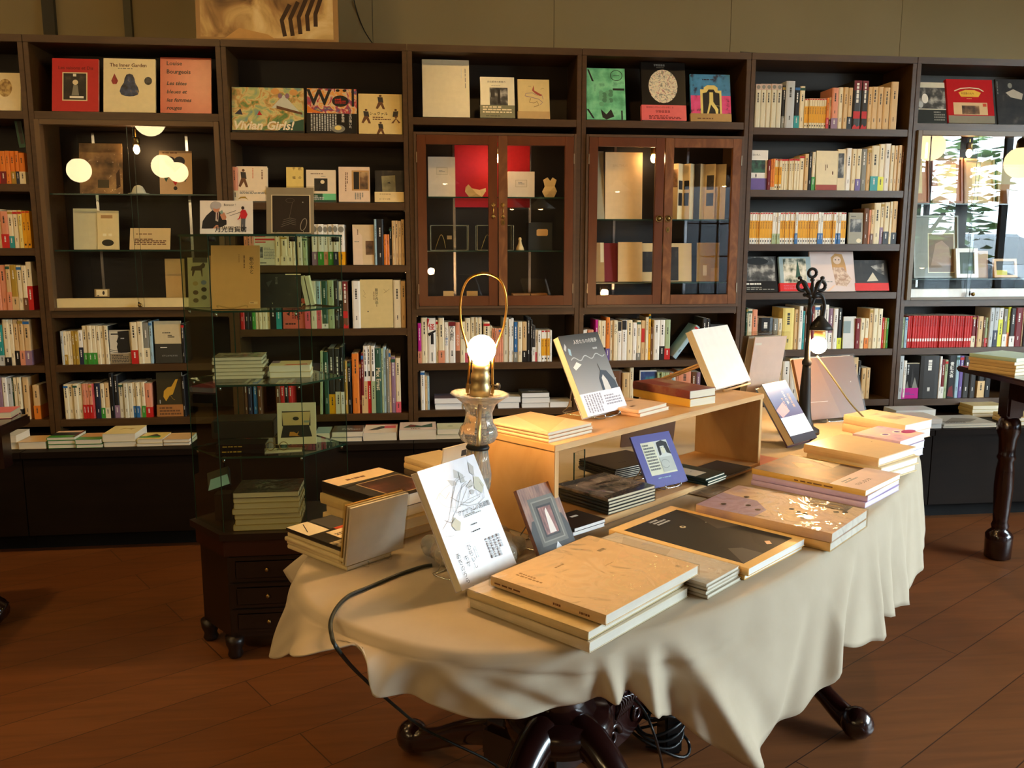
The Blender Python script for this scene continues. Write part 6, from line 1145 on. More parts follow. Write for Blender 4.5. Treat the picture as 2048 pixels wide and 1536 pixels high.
lie(1497, 1163, TZ, 40, .215, .30, [.008, .014], ['e3b55c', 'e8c078'], 'large tan-bordered magazine with a black night landscape', items=[('r', .07, .06, .93, .92, '25241f'), ('p', [(.5, .06), (.93, .06), (.93, .5), (.8, .3), (.6, .2)], '1a1816'), ('p', [(.07, .06), (.4, .06), (.4, .2), (.3, .26)], '54504a'), ('p', [(.7, .5), (.93, .42), (.93, .9), (.85, .7)], '4a4239'), ('e', .52, .68, .03, .02, 'd8c8a4'), ('e', .52, .68, .012, .009, 'bk'), ('m', .4, .8, .6, .9, 3, False, 'lg'), ('p', [(.62, .12), (.68, .16), (.72, .14), (.66, .1)], 'peach'), ('e', .78, .62, .006, .005, 'wh')], pw=True, name='magazine', jit=.006)
lie(1657, 1104, TZ, 42, .195, .285, [.017, .018], ['dcb878', N('pink_stone_cover', [(.3, '9c8aa8'), (.45, 'd8b8a4'), (.6, 'e8cca4'), (.75, 'c8a888')], 6)], 'wrapped art book scattered with dark pebbles beside the night magazine', items=[('p', [(0, .55), (0, 1), (.6, 1), (.55, .7), (.3, .55)], 'b09ab4')] + [('e', u, v, .035, .02, '3a3634') for u, v in ((.25, .6), (.33, .7), (.42, .3), (.45, .36), (.3, .28), (.5, .42), (.7, .15), (.82, .2), (.75, .1), (.2, .85), (.6, .8))] + [('r', .8, .1, 1, .4, '4a423c')], wrap=True, pw=True, name='art_book', jit=.006)
lie(1734, 1016, TZ, 40, .20, .275, [.012, .013, .013], ['cdb8e0', 'cdb8e0', 'e2b860'], 'violet-edged art book with a brown painting on its cover', items=[('r', 0, .3, .96, 1, N('brown_painting', [(.3, '24201a'), (.5, '5a3a24'), (.65, 'a87444'), (.75, 'c9a478')], 8)), ('r', 0, 0, 1, .3, 'e6c6b4'), ('t', 'さかしま少女', .15, .12, .013, 'br'), ('m', .15, .2, .5, .26, 2, False, 'gr'), ('p', [(.4, .7), (.6, .85), (.7, .7), (.6, .62)], 'c99a6a'), ('p', [(.7, .5), (.9, .9), (.95, .5)], 'b09a7a')], spines=[[], [], [('m', .3, .1, .7, .6, 1, True, 'br')]], pw=True, name='art_book', jit=.008)
lie(1757, 968, TZ, 33, .19, .20, [.02, .02, .022], ['e6cfa0', 'e6cfa0', 'ecc894'], 'thick cream hardback stacked at the far bend of the table', items=[('e', .82, .5, .01, .01, 'br')], hard=True, pw=True, name='hardback', jit=.004)
lie(1798, 928, TZ, 36, .155, .13, [.02, .02, .019], ['c8c0dc', 'c8c0dc', N('pastel_faces', [(.3, '6a58a0'), (.45, 'd8b0c0'), (.6, 'e8c8b0'), (.72, '8a5a90')], 9)], 'pastel lilac book with large drawn eyes behind the cream hardbacks', items=[('e', .35, .5, .12, .09, 'f0e0d8'), ('e', .35, .5, .07, .06, 'pu'), ('e', .72, .45, .12, .09, 'f0e0d8'), ('e', .72, .45, .07, .06, 'pu'), ('e', .9, .3, .2, .12, 'a03a70')], pw=True, name='art_book', jit=.003)
lie(1808, 886, TZ, 30, .15, .2, [.026, .026], 'f0c8a0', 'thick peach paperback at the outer bend of the table', items=[('r', .35, .3, .8, .75, N('small_grey_picture', [(.4, 'a09484'), (.6, 'd8c8ac')], 20))], pw=True, jit=.002)
lie(1478, 1009, TZ, 42, .1, .13, [.0025], N('dim_print', [(.4, '7a6250'), (.6, 'a88c6e')], 12), 'flat brown printed sheet in front of the crate mouth', name='flat_print', wrap=True)
lie(1562, 940, TZ, 40, .1, .16, [.003], 'c07a6c', 'flat rose-red booklet past the end of the crate', name='flat_booklet')
# --- left end of the table
lie(770, 1092, TZ, 40, .15, .205, [.021, .021, .021, .024], ['e6cf94', 'e6cf94', 'd8c080', '2b2823'], 'thick cream-edged art book with a framed dark painting', items=[('r', 0, .72, 1, 1, 'e8cda4'), ('m', .25, .8, .85, .88, 1, False, 'br'), ('p', [(0, .66), (1, .74), (1, .72), (0, .6)], '2b2823'), ('r', .2, .08, .95, .64, 'cdb48a'), ('r', .215, .095, .935, .625, N('dark_red_painting', [(.3, '1c1410'), (.5, '3c2018'), (.65, '6a3a2c'), (.8, '8a5a44')], 14))], name='art_book', jit=.006)
lie(692, 1143, TZ, 42, .105, .18, [.0075]*5, ['e2d0a0']*4 + ['2c2620'], 'small collage-covered booklet at the end of the table', items=[('r', 0, .6, .45, 1, 'e8dcc0'), ('l', [(.1, .7), (.3, .95)], .002, 'bk'), ('r', .5, .62, 1, 1, '4a4844'), ('p', [(.55, .5), (1, .45), (1, .62), (.55, .62)], 'c8502c'), ('r', .3, .3, .7, .55, 'ecd8b4'), ('m', .35, .38, .65, .46, 2, False, 'bk'), ('r', 0, .0, .5, .26, N('scribble', [(.4, '1c1814'), (.6, 'c8b890')], 50)), ('p', [(.55, 0), (1, 0), (1, .4), (.75, .3)], '8a3420')], name='booklet', jit=.003)
m4, w_, h_, L_ = stand_m((693, 1146), (806, 1108), (750, 1031), TZ)
for k, lb in enumerate(('front white card in a clear sleeve at the end of the table', 'second white card behind the front sleeve', 'rear tan card of the sleeved set')):
    b = MB(); b.box(0, w_, 0, .004, 0, h_, M(('ddd8d2', 'd0c8b4', 'c8a868')[k], .3)); o = b.build('sleeved_card', None, Matrix.Translation((0, 0, .012)) @ m4 @ TR(0, .0075*k, 0), lb, 'card', 'sleeved cards at the table end')
    if k == 0: art(b, w_, h_, [])
    q = MB(); q.box(-.002, w_+.003, -.001, .0052, -.001, h_+.004, FILM); q.build('plastic_sleeve', o)
wire_stand(m4, w_, L_, 0, 'clear acrylic stand under the sleeved cards', ACRYL, h=.06, t=.02)
lie(893, 975, TZ, 36, .11, .17, [.014, .014, .014], ['6a5a44', 'e8c88c', 'eccf9a'], 'cream book with a black triangle behind the glass lamp', items=[('p', [(.35, .12), (.95, .2), (.85, .62)], '2a1c14')], jit=.003)
lie(840, 1010, TZ, 30, .10, .12, [.012, .014], [N('zebra_cover', [(.45, '1a1815'), (.5, 'cdb48c')], 30), N('zebra_cover', [(.45, '1a1815'), (.5, 'cdb48c')], 30)], 'wrapped black and cream patterned book near the glass lamp', wrap=True, jit=.003)
m4, w_, h_, L_ = stand_m((880, 965), (932, 950), (905, 905), TZ+.045)
b = MB(); b.box(0, w_, 0, .004, 0, h_*1.1, M('cfc6b4', .3)); art(b, w_, h_, [('r', .7, .7, .9, .9, 'char')]); b.build('leaning_card', None, Matrix.Translation((0, 0, .001)) @ m4, 'pale card leaning on the triangle book behind the glass lamp', 'card')
# ---------------------------------------------------------------- glass table lamp
LB = atZ(947, 1107, TZ)
LM = empty('table_lamp', TR(LB.x, LB.y, TZ+.001) @ RY(2.6) @ RX(0), 'clear cut-glass table lamp with a bare globe bulb and brass harp', 'lamp')
b = MB(); b.lathe([(.088, 0), (.092, .01), (.09, .024), (.07, .035), (.05, .045), (.034, .06), (.022, .075)], LEADG, 48, lobes=8, amp=.07); b.build('glass_foot', LM)
for k in range(8):
    a = 2*PI*k/8; b = MB(); b.ball((.083*math.cos(a), .083*math.sin(a), .018), .017, LEADG, 12); b.build('glass_bead', LM)
b = MB(); b.lathe([(.02, .0755), (.024, .09), (.021, .11), (.026, .135), (.026, .155), (.021, .18), (.018, .2)], LEADG, 48, lobes=12, amp=.06, twist=.25); b.build('glass_column', LM)
b = MB(); b.lathe([(.021, .2005), (.022, .204), (.02, .2075)], IRON, 24); b.build('joint_ring', LM)
b = MB(); b.lathe([(.014, .208), (.03, .216), (.036, .228), (.033, .24), (.026, .25), (.0235, .268), (.03, .285), (.046, .298), (.053, .302), (.052, .305), (.04, .302), (.01, .296)], LEADG, 64, lobes=24, amp=.025); b.build('glass_urn', LM)
b = MB(); b.lathe([(.003, .08), (.003, .296)], BRASS, 8); b.build('centre_rod', LM)
b = MB(); b.lathe([(.014, .297), (.019, .301), (.0195, .318), (.017, .322), (.018, .328), (.0175, .34), (.0155, .344), (.0165, .349), (.0155, .361)], plain('aged_socket', 'a8966c', .38, 1), 28); b.build('bulb_socket', LM)
b = MB(); b.T = TR(.017, 0, .318) @ RY(90); b.lathe([(.003, 0), (.003, .012), (.006, .013), (.006, .018), (.003, .02)], IRON, 12); b.build('switch', LM)
b = MB(); hp_ = [(.023, .312), (.0215, .345), (.022, .375), (.028, .395), (.038, .425), (.0415, .46), (.038, .49), (.026, .512), (.0, .521)]
pts = spline([(-x, 0, z) for x, z in hp_] + [(x, 0, z) for x, z in hp_[::-1][1:]], 5); b.tube(pts, .0021, plain('gilt_wire', 'd09a48', .3, 1), 8)
b.box(-.026, -.020, -.003, .003, .304, .322, OBRASS, .001); b.box(.02, .026, -.003, .003, .304, .322, OBRASS, .001); b.box(-.024, .024, -.003, .003, .3, .303, OBRASS); b.box(-.006, .006, -.003, .003, .5205, .524, BRASS); b.build('harp', LM)
b = MB(); b.ball((0, 0, .385), .0258, BULBM, 28); b.build('bulb', LM)
# lamp cord
b = MB(); pts = [atZ(x, y, TZ+.004) for x, y in ((864, 1130), (845, 1133), (800, 1148), (740, 1173), (700, 1190))]
def rimpt(px, py, g): ph, z = hit_rim(px, py, g); r = rim(ph, g); return Vector((r.x, r.y, z))
pts += [atZ(676, 1212, TZ+.004), rimpt(662, 1240, .012), rimpt(664, 1268, .035), rimpt(676, 1298, .06)]
pts += [atY(720, 1350, 1.45), atY(790, 1412, 1.65), atY(845, 1456, 1.86), atY(900, 1484, 1.88), atZ(990, 1530, .006), atZ(1010, 1575, .005)]
b.tube(spline(pts, 6), .0032, CORD, 8); b.build('lamp_cord', None, None, 'dark green electric cord running over the cloth from the glass lamp to the floor', 'cord')
# ---------------------------------------------------------------- iron street-lamp shaped table lamp
b0 = atZ(1606, 866, TZ); S2L = empty('iron_lamp', TR(b0.x, b0.y, TZ+.001), 'black iron lamp like a street lantern with a lit bulb under a bell cap', 'lamp')
yl = b0.y
def hx(px, py): p = atY(px, py, yl); return p.x-b0.x, p.z-TZ-.001
b = MB(); b.lathe([(.048, 0), (.047, .012), (.03, .022), (.022, .05), (.018, .09), (.0155, .15), (.0125, .2), (.012, .21)], IRON, 24); b.build('base', S2L)
b = MB(); b.lathe([(.0125, .2105), (.0145, .215), (.0145, .222), (.009, .23), (.0068, .3), (.0075, .36), (.01, .368), (.0075, .376), (.006, .40)], IRON, 20); b.build('pole', S2L)
b = MB(); X_, Z_ = hx(1612, 600)
for cx, cz, r in (((1625), 546, .0125), (1604, 572, .0135), (1642, 572, .0135)):
    u, v = hx(cx, cz); b.tube([(u+r*math.cos(a), 0, v+r*math.sin(a)) for a in [2*PI*k/20 for k in range(21)]], (.0052 if cz > 550 else .0046), IRON, 10)
u0, v0 = hx(1622, 592)
for cx, cz in ((1600, 556), (1645, 556), (1625, 560), (1610, 590), (1640, 592)):
    u, v = hx(cx, cz); b.tube([(u0, 0, v0), ((u+u0)/2, -.004, (v+v0)/2), (u, 0, v)], [.008, .007, .003], IRON, 8); b.ball((u, 0, v), .0065, IRON, 8, (1.2, .7, .9))
b.tube([(0, 0, .395), (u0*.5, 0, .41), (u0, 0, v0)], .006, IRON, 8); b.build('scroll_finial', S2L)
b = MB(); b.tube(spline([(0, 0, .385), (.008, 0, .4)] + [(*[hx(x, y)[0]], 0, hx(x, y)[1]) for x, y in ((1632, 588), (1644, 592), (1649, 612), (1645, 635))], 5), .0052, IRON, 8); b.build('curved_arm', S2L)
bu, bv = hx(1639, 692); cu, cv_ = hx(1641, 640)
b = MB(); b.lathe([(.006, .018), (.012, .012), (.018, .004), (.032, -.012), (.038, -.024), (.036, -.0245), (.028, -.013), (.01, -.004)], IRON, 28, c=(cu, 0, cv_-.005)); b.build('bell_cap', S2L)
b = MB(); b.lathe([(.0165, -.02), (.0165, -.052), (.012, -.054)], plain('lamp_collar', 'c09058', .4, .3), 24, c=(cu, 0, cv_-.003)); b.build('bulb_socket', S2L)
b = MB(); b.ball((bu-.004, 0, bv+.002), .0255, BULBM, 24, (1, 1, 1.0)); b.build('bulb', S2L)
b = MB(); pts = [(cu+.0, .012, cv_-.02)] + [Vector((0, 0, 0))]*0; P_ = [atY(1634, 712, yl+.03), atY(1665, 755, yl+.02), atY(1700, 805, yl-.01), atY(1731, 838, yl-.03)]; b.tube(spline([(p.x, p.y, p.z) for p in P_] , 5), .0028, plain('olive_cord', '6f6a4a', .5), 8); b.build('olive_cord', None, None, 'olive cord slanting down in front of the brown portfolio', 'cord')
# things on the floor under the table
b = MB(); c0 = atZ(1338, 1497, .0); rr = random.Random(9)
for k in range(9):
    r = rr.uniform(.04, .07); cx, cy = c0.x+rr.uniform(-.03, .03), c0.y+.01+rr.uniform(-.04, .04); zz = .02+.018*k
    b.tube([(cx+r*math.cos(a), cy+r*math.sin(a)*.8, zz+.012*math.sin(2*a+k)) for a in [2*PI*j/24 for j in range(25)]], .004, CORDK, 6)
b.box(c0.x-.02, c0.x+.025, c0.y-.03, c0.y+.05, .0, .16, plain('black_adapter', '0d0e10', .35), .006)
b.build('cord_bundle', None, None, 'tangled bundle of black cords and adapters under the table', 'cord bundle')
b = MB(); b.tube(spline([atY(1268, 1398, 1.72), atY(1290, 1425, 1.7), atY(1312, 1480, 1.68), atZ(1326, 1540, .004), atZ(1330, 1600, .004)], 6), .003, CORDK, 8); b.build('hanging_black_cord', None, None, 'black cord hanging from the carved stretcher to the floor', 'cord')
# ================================================================ the hexagonal glass display tower
HX = [(-.592, 2.60), (-.345, 2.60), (-.228, 2.75), (-.345, 2.90), (-.592, 2.90), (-.709, 2.75)]
V0, V1, V2, V3, V4 = .408, .644, .863, 1.083, 1.304
GT = empty('glass_tower', TR(-.4685, 2.75, V0), 'hexagonal green-glass display tower standing on a dark carved cabinet', 'display tower')
hx_ = [(x+.4685, y-2.75) for x, y in HX]
def scl(k): return [(x*k, y*k) for x, y in hx_]
for i in range(6):
    a, c = hx_[i], hx_[(i+1) % 6]; d = Vector((c[0]-a[0], c[1]-a[1])).normalized()*.0012
    b = MB(); b.add([(a[0]+d.x, a[1]+d.y, .002), (c[0]-d.x, c[1]-d.y, .002), (c[0]-d.x, c[1]-d.y, V4-V0-.006), (a[0]+d.x, a[1]+d.y, V4-V0-.006)], [(0, 1, 2, 3)], GLASSG); b.build('glass_pane', GT)
    b = MB(); b.box(a[0]-.0012, a[0]+.0012, a[1]-.0012, a[1]+.0012, .002, V4-V0-.006, GEDGE); b.build('pane_joint', GT)
for z in (V1, V2, V3, V4):
    k = .985 if z < V4 else 1.02; b = MB(); b.prism(scl(k), z-V0-.006, z-V0, GSHELF if z < V4 else GSHELF, GEDGE); b.build('glass_shelf' if z < V4 else 'glass_top', GT)
    for j in (0, 1, 2, 5):
        x, y = scl(.93)[j]; b = MB(); b.T = TR(x, y, z-V0-.015); b.lathe([(.001, -.006), (.012, -.006), (.012, .008), (.001, .008)] if z == V4 else [(.001, -.003), (.004, -.003), (.004, .0085), (.001, .0085)], IRON if z == V4 else CHROME, 14); b.build('shelf_clip', GT)
# its stand
ST_ = empty('cabinet_stand', TR(-.4685, 2.75, 0), 'very dark wooden cabinet with moulded drawers carrying the glass tower', 'cabinet')
b = MB(); b.prism(scl(1.09), V0-.022, V0-.001, WOODR2 if 'WOODR2' in globals() else DARKW); b.prism(scl(1.02), V0-.075, V0-.022, ramp_mat('red_brown_apron', [(0, '2a120a'), (1, '3a1a0e')], 6, .35)); b.build('top_board', ST_)
b = MB(); b.prism(scl(.97), .07, V0-.0755, DARKW); b.build('body', ST_)
x0, x1 = hx_[0][0]*.93, hx_[1][0]*.93; yf = hx_[0][1]*.97
for k, (za, zb_) in enumerate(((.085, .16), (.165, .245), (.25, .33))):
    b = MB(); b.box(x0, x1, yf-.008, yf-.0005, za, zb_, DARKW, .002); b.box(x0+.02, x1-.02, yf-.012, yf-.008, za+.012, zb_-.012, DARKW, .002); d_ = b.build('drawer', ST_)
    b = MB(); b.ball(((x0+x1)/2, yf-.018, (za+zb_)/2), .007, OBRASS, 10); b.build('knob', d_)
for i in (0, 1, 2, 3, 4, 5):
    x, y = scl(.9)[i]; b = MB(); b.lathe([(.018, 0), (.024, .01), (.02, .025), (.028, .045), (.03, .0695)], DARKW, 16, c=(x, y, 0)); b.build('foot', ST_)
# --- on top of the tower
YT = 2.68
def tcard(x0, x1, yt, yb, z, col, label, items=(), t=.002, lean=12, Y=2.68, name='card', cat='card', **kw):
    a = atY(x0, yb, Y); c = atY(x1, yb, Y); w = c.x-a.x; L = math.radians(lean); h = .1
    for _ in range(12): p = atY(x0, yt, Y + h*math.sin(L)); h = (p.z-z)/math.cos(L)
    b = MB(); b.box(0, w, 0, t, 0, h, M(col) if isinstance(col, str) else col); art(b, w, h, items)
    o = b.build(name, None, TR(a.x, Y, z+.001+t*math.sin(L)) @ RX(-lean), label, cat)
    if kw.get('wrap'): q = MB(); q.box(-.003, w+.004, -.002, t+.002, 0, h+.004, FILM); q.build('plastic_sleeve', o)
    return o
tcard(400, 506, 402, 465, V4, 'e9e0d0', 'white postcard of a grey-haired person in black and a small figure in red', [
  ('p', [(.03, .16), (.05, .38), (.12, .55), (.24, .72), (.4, .66), (.44, .5), (.5, .4), (.5, .28), (.4, .2), (.2, .14)], '1c1a1e'), ('e', .29, .83, .1, .15, 'aaa4a0'), ('e', .31, .74, .06, .1, 'c98a68'), ('e', .31, .86, .095, .11, 'b4aeac'), ('p', [(.3, .66), (.36, .64), (.34, .36), (.29, .4)], 'c8bcb0'), ('p', [(.32, .64), (.345, .64), (.34, .42), (.32, .44)], '5a2424'),
  ('p', [(.38, .56), (.4, .64), (.46, .64), (.5, .5), (.48, .42), (.42, .42)], 'c98a68'), ('p', [(.24, .16), (.3, .26), (.34, .26), (.36, .16)], 'c98a68'), ('p', [(.37, .66), (.42, .72), (.44, .62), (.4, .58)], '8aa89a'), ('t', 'Bonsoir !', .45, .87, .0095, 'char'), ('l', [(.5, .6), (.68, .7)], .0012, 'char'), ('l', [(.56, .54), (.76, .65)], .0012, 'char'),
  ('e', .81, .78, .03, .05, '2a2020'), ('p', [(.77, .45), (.76, .66), (.8, .73), (.86, .72), (.9, .58), (.86, .44)], 'c8202c'), ('l', [(.78, .62), (.74, .46), (.71, .43)], .003, 'c8202c'), ('p', [(.78, .46), (.86, .46), (.85, .1), (.81, .1), (.81, .3), (.79, .1), (.77, .1)], '55585c'), ('p', [(.75, .06), (.84, .08), (.84, .12), (.78, .12)], 'bk'), ('p', [(0, 0), (1, 0), (1, .06), (.3, .16), (.05, .15), (0, .12)], 'f2ece0'), ('t', '月光百貨店', .28, .12, .0185, 'char')], name='postcard', cat='postcard')
o = tcard(533, 628, 376, 463, V4, '9a8f78', 'framed dark drawing of wire rings on a cream mount in clear film', [('r', .1, .02, .93, .84, 'e6d8b4'), ('r', .125, .03, .905, .825, '2b221d'), ('l', [(.5+.09*math.cos(a), .72+.045*math.sin(a)) for a in [i*.33 for i in range(20)]], .0008, '6a6058'), ('l', [(.55, .68), (.48, .34)], .001, '6a6058'), ('l', [(.78+.06*math.cos(a)+.03*math.sin(a), .2+.13*math.sin(a)) for a in [i*.33 for i in range(20)]], .0022, '9a9286')] +
     [('l', [(.3+.02*k, .15+.05*k), (.5, .22+.04*k), (.62, .19+.04*k)], .0012, '7a7268') for k in range(4)] + [('e', .77, .68, .012, .014, 'a8b0b0')], name='framed_drawing', cat='picture', wrap=True, t=.004)
b = MB(); a = atY(548, 466, 2.66); c = atY(612, 466, 2.66); b.tube(spline([(a.x, 2.665, V4+.006), ((a.x+c.x)/2, 2.655, V4+.012), (c.x, 2.665, V4+.006)], 5), .0022, ACRYL, 6); b.box(a.x, c.x, 2.665, 2.72, V4+.0006, V4+.003, ACRYL); b.build('acrylic_stand', None, None, 'clear acrylic stand under the framed dark drawing', 'stand')
# --- inside
tcard(422, 520, 492, 611, V3, 'd19a58', 'orange-tan booklet with a vertical brush title in the top tier of the tower', [('tv', '栃の木と', .83, .68, .0135, '3a2818'), ('m', .66, .5, .7, .84, 1, True, 'br'), ('m', .56, .66, .59, .86, 1, True, 'a87a44'), ('r', .78, .07, .95, .11, 'e6b478'), ('m', .8, .08, .93, .1, 1, False, 'br')], Y=2.655, name='booklet', cat='booklet', t=.004)
b = MB(); a = atY(435, 612, 2.64); c = atY(492, 612, 2.64); b.tube(spline([(a.x, 2.66, V3+.003), (a.x, 2.64, V3+.012), ((a.x+c.x)/2, 2.637, V3+.005), (c.x, 2.64, V3+.012), (c.x, 2.66, V3+.003)], 6), .002, ACRYL, 6); b.build('acrylic_stand', None, None, 'clear acrylic stand under the orange-tan booklet', 'stand')
o = tcard(520, 602, 549, 606, V3, '2c2e2b', 'black sleeved booklet leaning beside the orange-tan booklet', [('tv', '空の器', .4, .8, .008, 'gr'), ('p', [(.15, .75), (.3, .82), (.2, .6)], '4a4c48'), ('r', .62, .97, 1, 1, 'cr')], Y=2.70, name='booklet', cat='booklet', wrap=True)
tcard(377, 419, 516, 604, V3, 'b8b88a', 'pale sheet of horse and stone pictures seen through the side pane', [('p', [(.15, .74), (.2, .82), (.6, .84), (.75, .9), (.85, .86), (.8, .8), (.7, .78), (.7, .62), (.66, .62), (.62, .74), (.35, .74), (.25, .62), (.2, .64), (.22, .74)], '4a3f2a')] + [('e', u, v, .13, .045, c_) for u, v, c_ in ((.35, .48, 'a89a5c'), (.75, .5, '7a8fa0'), (.35, .3, '5a4c30'), (.75, .36, '3a3424'), (.35, .14, '6a6040'), (.75, .2, '5a5a3c'))] + [('r', .25, .9, .95, 1, '4a4a3a')], Y=2.735, lean=6, name='picture_sheet', cat='sheet')
tcard(419, 430, 512, 600, V3, 'c08a50', 'narrow tan booklet edge behind the front pane joint', Y=2.76, lean=4, name='booklet', cat='booklet')
for k, (x, lb) in enumerate(((603, 'white card leaning at the back of the top tier, nearer the booklets'), (613, 'white card leaning at the back of the top tier, nearer the side pane'))):
    p = atY(x+10, 610, 2.8); b = MB(); b.box(0, .012, 0, .045, 0, .092, M('e0dcb0')); b.build('leaning_card', None, TR(p.x, 2.78, V3+.002) @ RY(-10), lb, 'card')
lie(545, 615, V3, 5, .085, .10, [.002, .002], ['d8b878', 'e6cf90'], 'loose yellowish paper lying in the top tier of the tower', name='paper_sheet', cat='paper', jit=.006)
# tier two
lie(428, 759, V2, 2, .148, .12, [.0105]*6, ['cfc4a4']*5 + [N('silver_cover', [(.4, '6a6458'), (.6, 'b8b09c')], 30)], 'film-wrapped magazine piled in the second tier of the tower', name='magazine', wrap=True, jit=.004)
lie(541, 756, V2, 3, .124, .11, [.017, .021], ['e6d29a', 'e8d4a4'], 'cream paperback with a red smear in the second tier of the tower', items=[('p', [(.35, .0), (.95, .05), (.9, .3), (.4, .2)], 'd86a50'), ('r', 0, .5, .2, 1, 'mv')], jit=.003)
# tier three
p = atY(425, 905, 2.72); b = MB(); b.box(0, .19, 0, .12, 0, .055, M('24241f', .4), .003); b.build('dark_box', None, TR(p.x, 2.72, V1+.03), 'flat dark box in the third tier of the tower', 'box')
for k, lb in enumerate(('lower glossy black book with gold lettering, front of the third tier', 'upper glossy black book with gold lettering, front of the third tier')):
    p = atY(431, 912, 2.63); b = MB(); b.box(0, .145, 0, .075, 0, .0145, M('17181a', .12)); art(b, .155, .0145, [('m', .12, .3, .7, .7, 1, False, 'go')]); b.build('glossy_book', None, TR(p.x+.002*k, 2.634+.002*k, V1+.0006+.0155*k), lb, 'book', 'glossy black books')
b = MB(); w_ = atY(632, 875, 2.70).x-atY(555, 875, 2.70).x; b.box(0, w_, 0, .012, 0, .13, M('dcd4b0'))
art(b, w_, .13, [('r', .12, .44, .86, .8, '2a2620'), ('p', [(.15, .45), (.12, .77), (.86, .78), (.82, .45)], 'cbb478'), ('e', .48, .62, .08, .045, '23281f'), ('p', [(.15, .46), (.82, .46), (.9, .18), (.08, .16)], '1b2024'), ('p', [(.3, .2), (.32, .3), (.42, .3), (.5, .26), (.56, .32), (.52, .22), (.6, .19), (.4, .2)], 'c98a34'), ('r', .68, .52, .84, .57, '8a9a8a')])
o = b.build('slide_mount', None, TR(atY(555, 875, 2.70).x, 2.70, V1+.012) @ RX(-8) @ RY(0), 'cream framed mount with a black flap and a gold fish, third tier of the tower', 'picture')
b = MB(); a = atY(556, 885, 2.69); c = atY(612, 885, 2.69); b.box(a.x, c.x, 2.66, 2.76, V1+.0006, V1+.0035, ACRYL); b.box(a.x, c.x, 2.66, 2.663, V1+.0035, V1+.016, ACRYL); b.box(a.x, c.x, 2.72, 2.73, V1+.0035, V1+.011, ACRYL); b.build('acrylic_stand', None, None, 'clear acrylic stand under the gold fish mount', 'stand')
lie(527, 908, V1, 6, .11, .06, [.002], 'd8d0b8', 'printed sheet with a grey line drawing lying before the gold fish mount', items=[('l', [(.2, .4), (.35, .7), (.5, .4), (.65, .75), (.8, .4)], .004, 'gr')], name='printed_sheet', cat='sheet')
b = MB(); a = atY(540, 893, 2.64)
for dx in (0, .04): b.tube([(a.x+dx+.013*math.cos(t), 2.645, V1+.02+.013*math.sin(t)) for t in [2*PI*k/16 for k in range(17)]], .0011, OBRASS, 6)
b.tube([(a.x+.013, 2.645, V1+.022), (a.x+.02, 2.643, V1+.026), (a.x+.027, 2.645, V1+.022)], .0011, OBRASS, 6); b.tube([(a.x-.013, 2.645, V1+.022), (a.x-.014, 2.70, V1+.012)], .001, IRON, 6); b.tube([(a.x+.053, 2.645, V1+.022), (a.x+.054, 2.70, V1+.012)], .001, IRON, 6)
b.build('wire_spectacles', None, None, 'small wire spectacles standing on the printed sheet in the tower', 'spectacles')
# bottom tier
lie(470, 1062, V0, 1, .195, .15, [.0165]*7, ['e0cc98']*6 + [N('dark_sea_cover', [(.4, '1f2220'), (.65, '4a4a42')], 10)], 'film-wrapped cream magazine in the bottom tier of the tower', name='magazine', wrap=True, jit=.004)
p = atY(402, 1002, 2.74); b = MB(); b.box(0, .07, 0, .07, 0, .012, M('15171a')); b.add([(0, -.0005, .0122), (.07, -.0005, .0122), (.065, .04, .0124), (.01, .04, .0124)], [(0, 1, 2, 3)], M('7fb0c4')); b.build('tilted_case', None, TR(p.x+.035, 2.715, V0+.095) @ RY(-18) @ RX(40), 'small black case with a pale blue edge propped in the bottom tier', 'case')
b = MB(); b.box(0, .05, 0, .05, 0, .085, M('181614')); b.build('dark_block', None, TR(p.x+.045, 2.725, V0+.0006), 'black block under the blue-edged case', 'block')
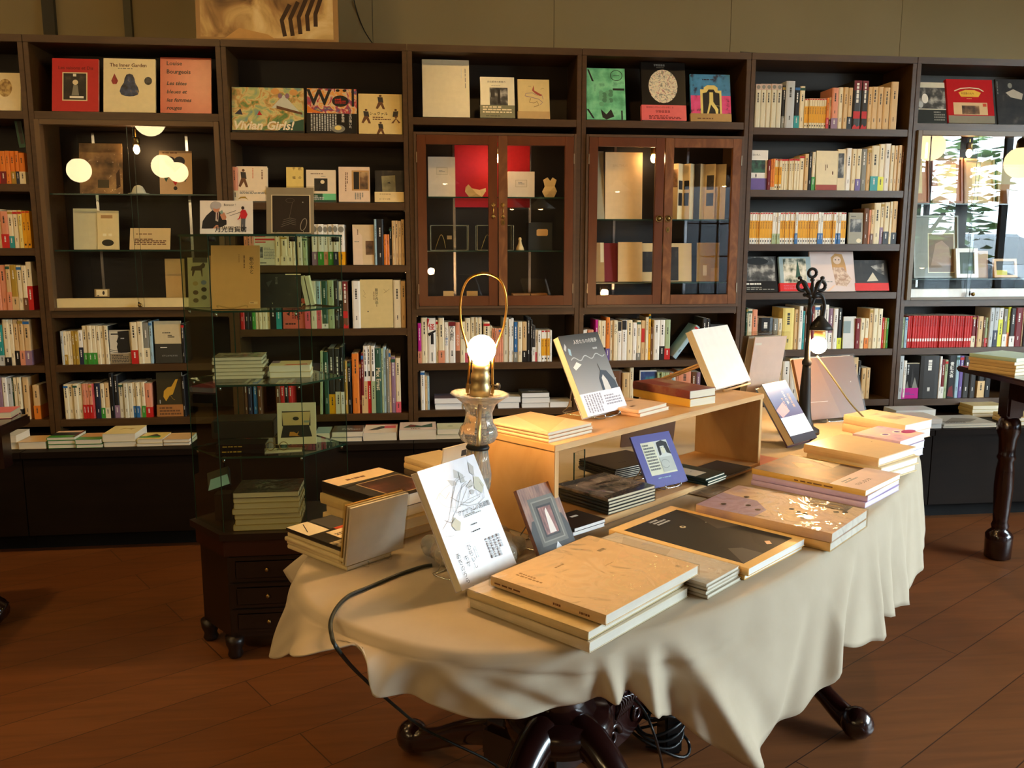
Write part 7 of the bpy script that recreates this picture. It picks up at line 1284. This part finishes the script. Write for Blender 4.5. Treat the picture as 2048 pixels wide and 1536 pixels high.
# ================================================================ tables cut by the frame
T2 = empty('side_table', TR(0, 0, 0), 'dark table with turned legs cut off by the picture edge, cream books on it', 'table')
TX, TY, TZ2 = 2.175, 2.05, .79
b = MB(); b.box(TX, TX+1.2, TY, TY+1.2, TZ2-.022, TZ2, MAHOG, .006); b.build('tabletop', T2)
b = MB(); b.box(TX+.19, TX+1.02, TY+.16, TY+1.1, TZ2-.13, TZ2-.0225, MAHOG); b.build('apron', T2)
for lx, ly in ((TX+.19, TY+1.11), (TX+1.05, TY+1.11), (TX+.19, TY+.12), (TX+1.05, TY+.12)):
    b = MB(); b.box(lx-.035, lx+.035, ly-.035, ly+.035, TZ2-.2, TZ2-.0225, MAHOG, .008)
    b.lathe([(.036, 0), (.05, .006), (.052, .1), (.044, .112), (.03, .125), (.034, .14), (.028, .155), (.031, .2), (.036, .3), (.034, .37), (.028, .41), (.036, .425), (.03, .44), (.033, .5), (.045, .535), (.04, .575), (.03, .592)], MAHOG, 20, c=(lx, ly, 0)); b.build('leg', T2)
lie(2030, 752, TZ2, 20, .2, .19, [.012, .012, .012, .012, .014], ['cbb27e']*4 + ['b4d4c4'], 'cream-edged magazine piled on the dark side table', name='magazine', jit=.004)
T3_ = empty('pedestal_table', TR(-1.9, 2.85, 0), 'dark table cut off by the picture edge, with a pink book and a scrolled foot', 'table')
b = MB(); b.box(-.5, .575, -.26, .23, TZ-.035, TZ, MAHOG, .006); b.build('tabletop', T3_)
b = MB(); b.lathe([(.09, .12), (.05, .2), (.08, .32), (.1, .42), (.05, .55), (.12, TZ-.036)], MAHOG, 24); b.build('pedestal', T3_)
for ax, ay in ((.45, .08), (-.4, .1), (0, -.3)):
    b = MB(); b.tube(spline([(0, 0, .14), (ax*.4, ay*.4, .24), (ax*.75, ay*.75, .17), (ax, ay, .06), (ax*1.08, ay*1.08, .03)], 5), [.05]*5+[.055]*5+[.05]*5+[.05]*5+[.03], MAHOG, 12)
    b.tube([(ax*1.02, ay*1.02-.03, .05), (ax*1.02, ay*1.02+.03, .05)], .046, MAHOG, 16)
    for v in b.v: v.z = max(v.z, .0005)
    b.build('leg', T3_)
b = MB(); b.box(.02, .535, .10, .16, TZ-.16, TZ-.0355, MAHOG); b.build('apron', T3_)
p = atZ(22, 838, TZ); m4 = TR(p.x-.19, p.y-.02, TZ+.0225) @ RZ(8) @ RX(-90); book('pink_book', .19, .11, .021, m4, 'e0707c', 'pink book at the corner of the dark table cut by the picture edge', hard=False)
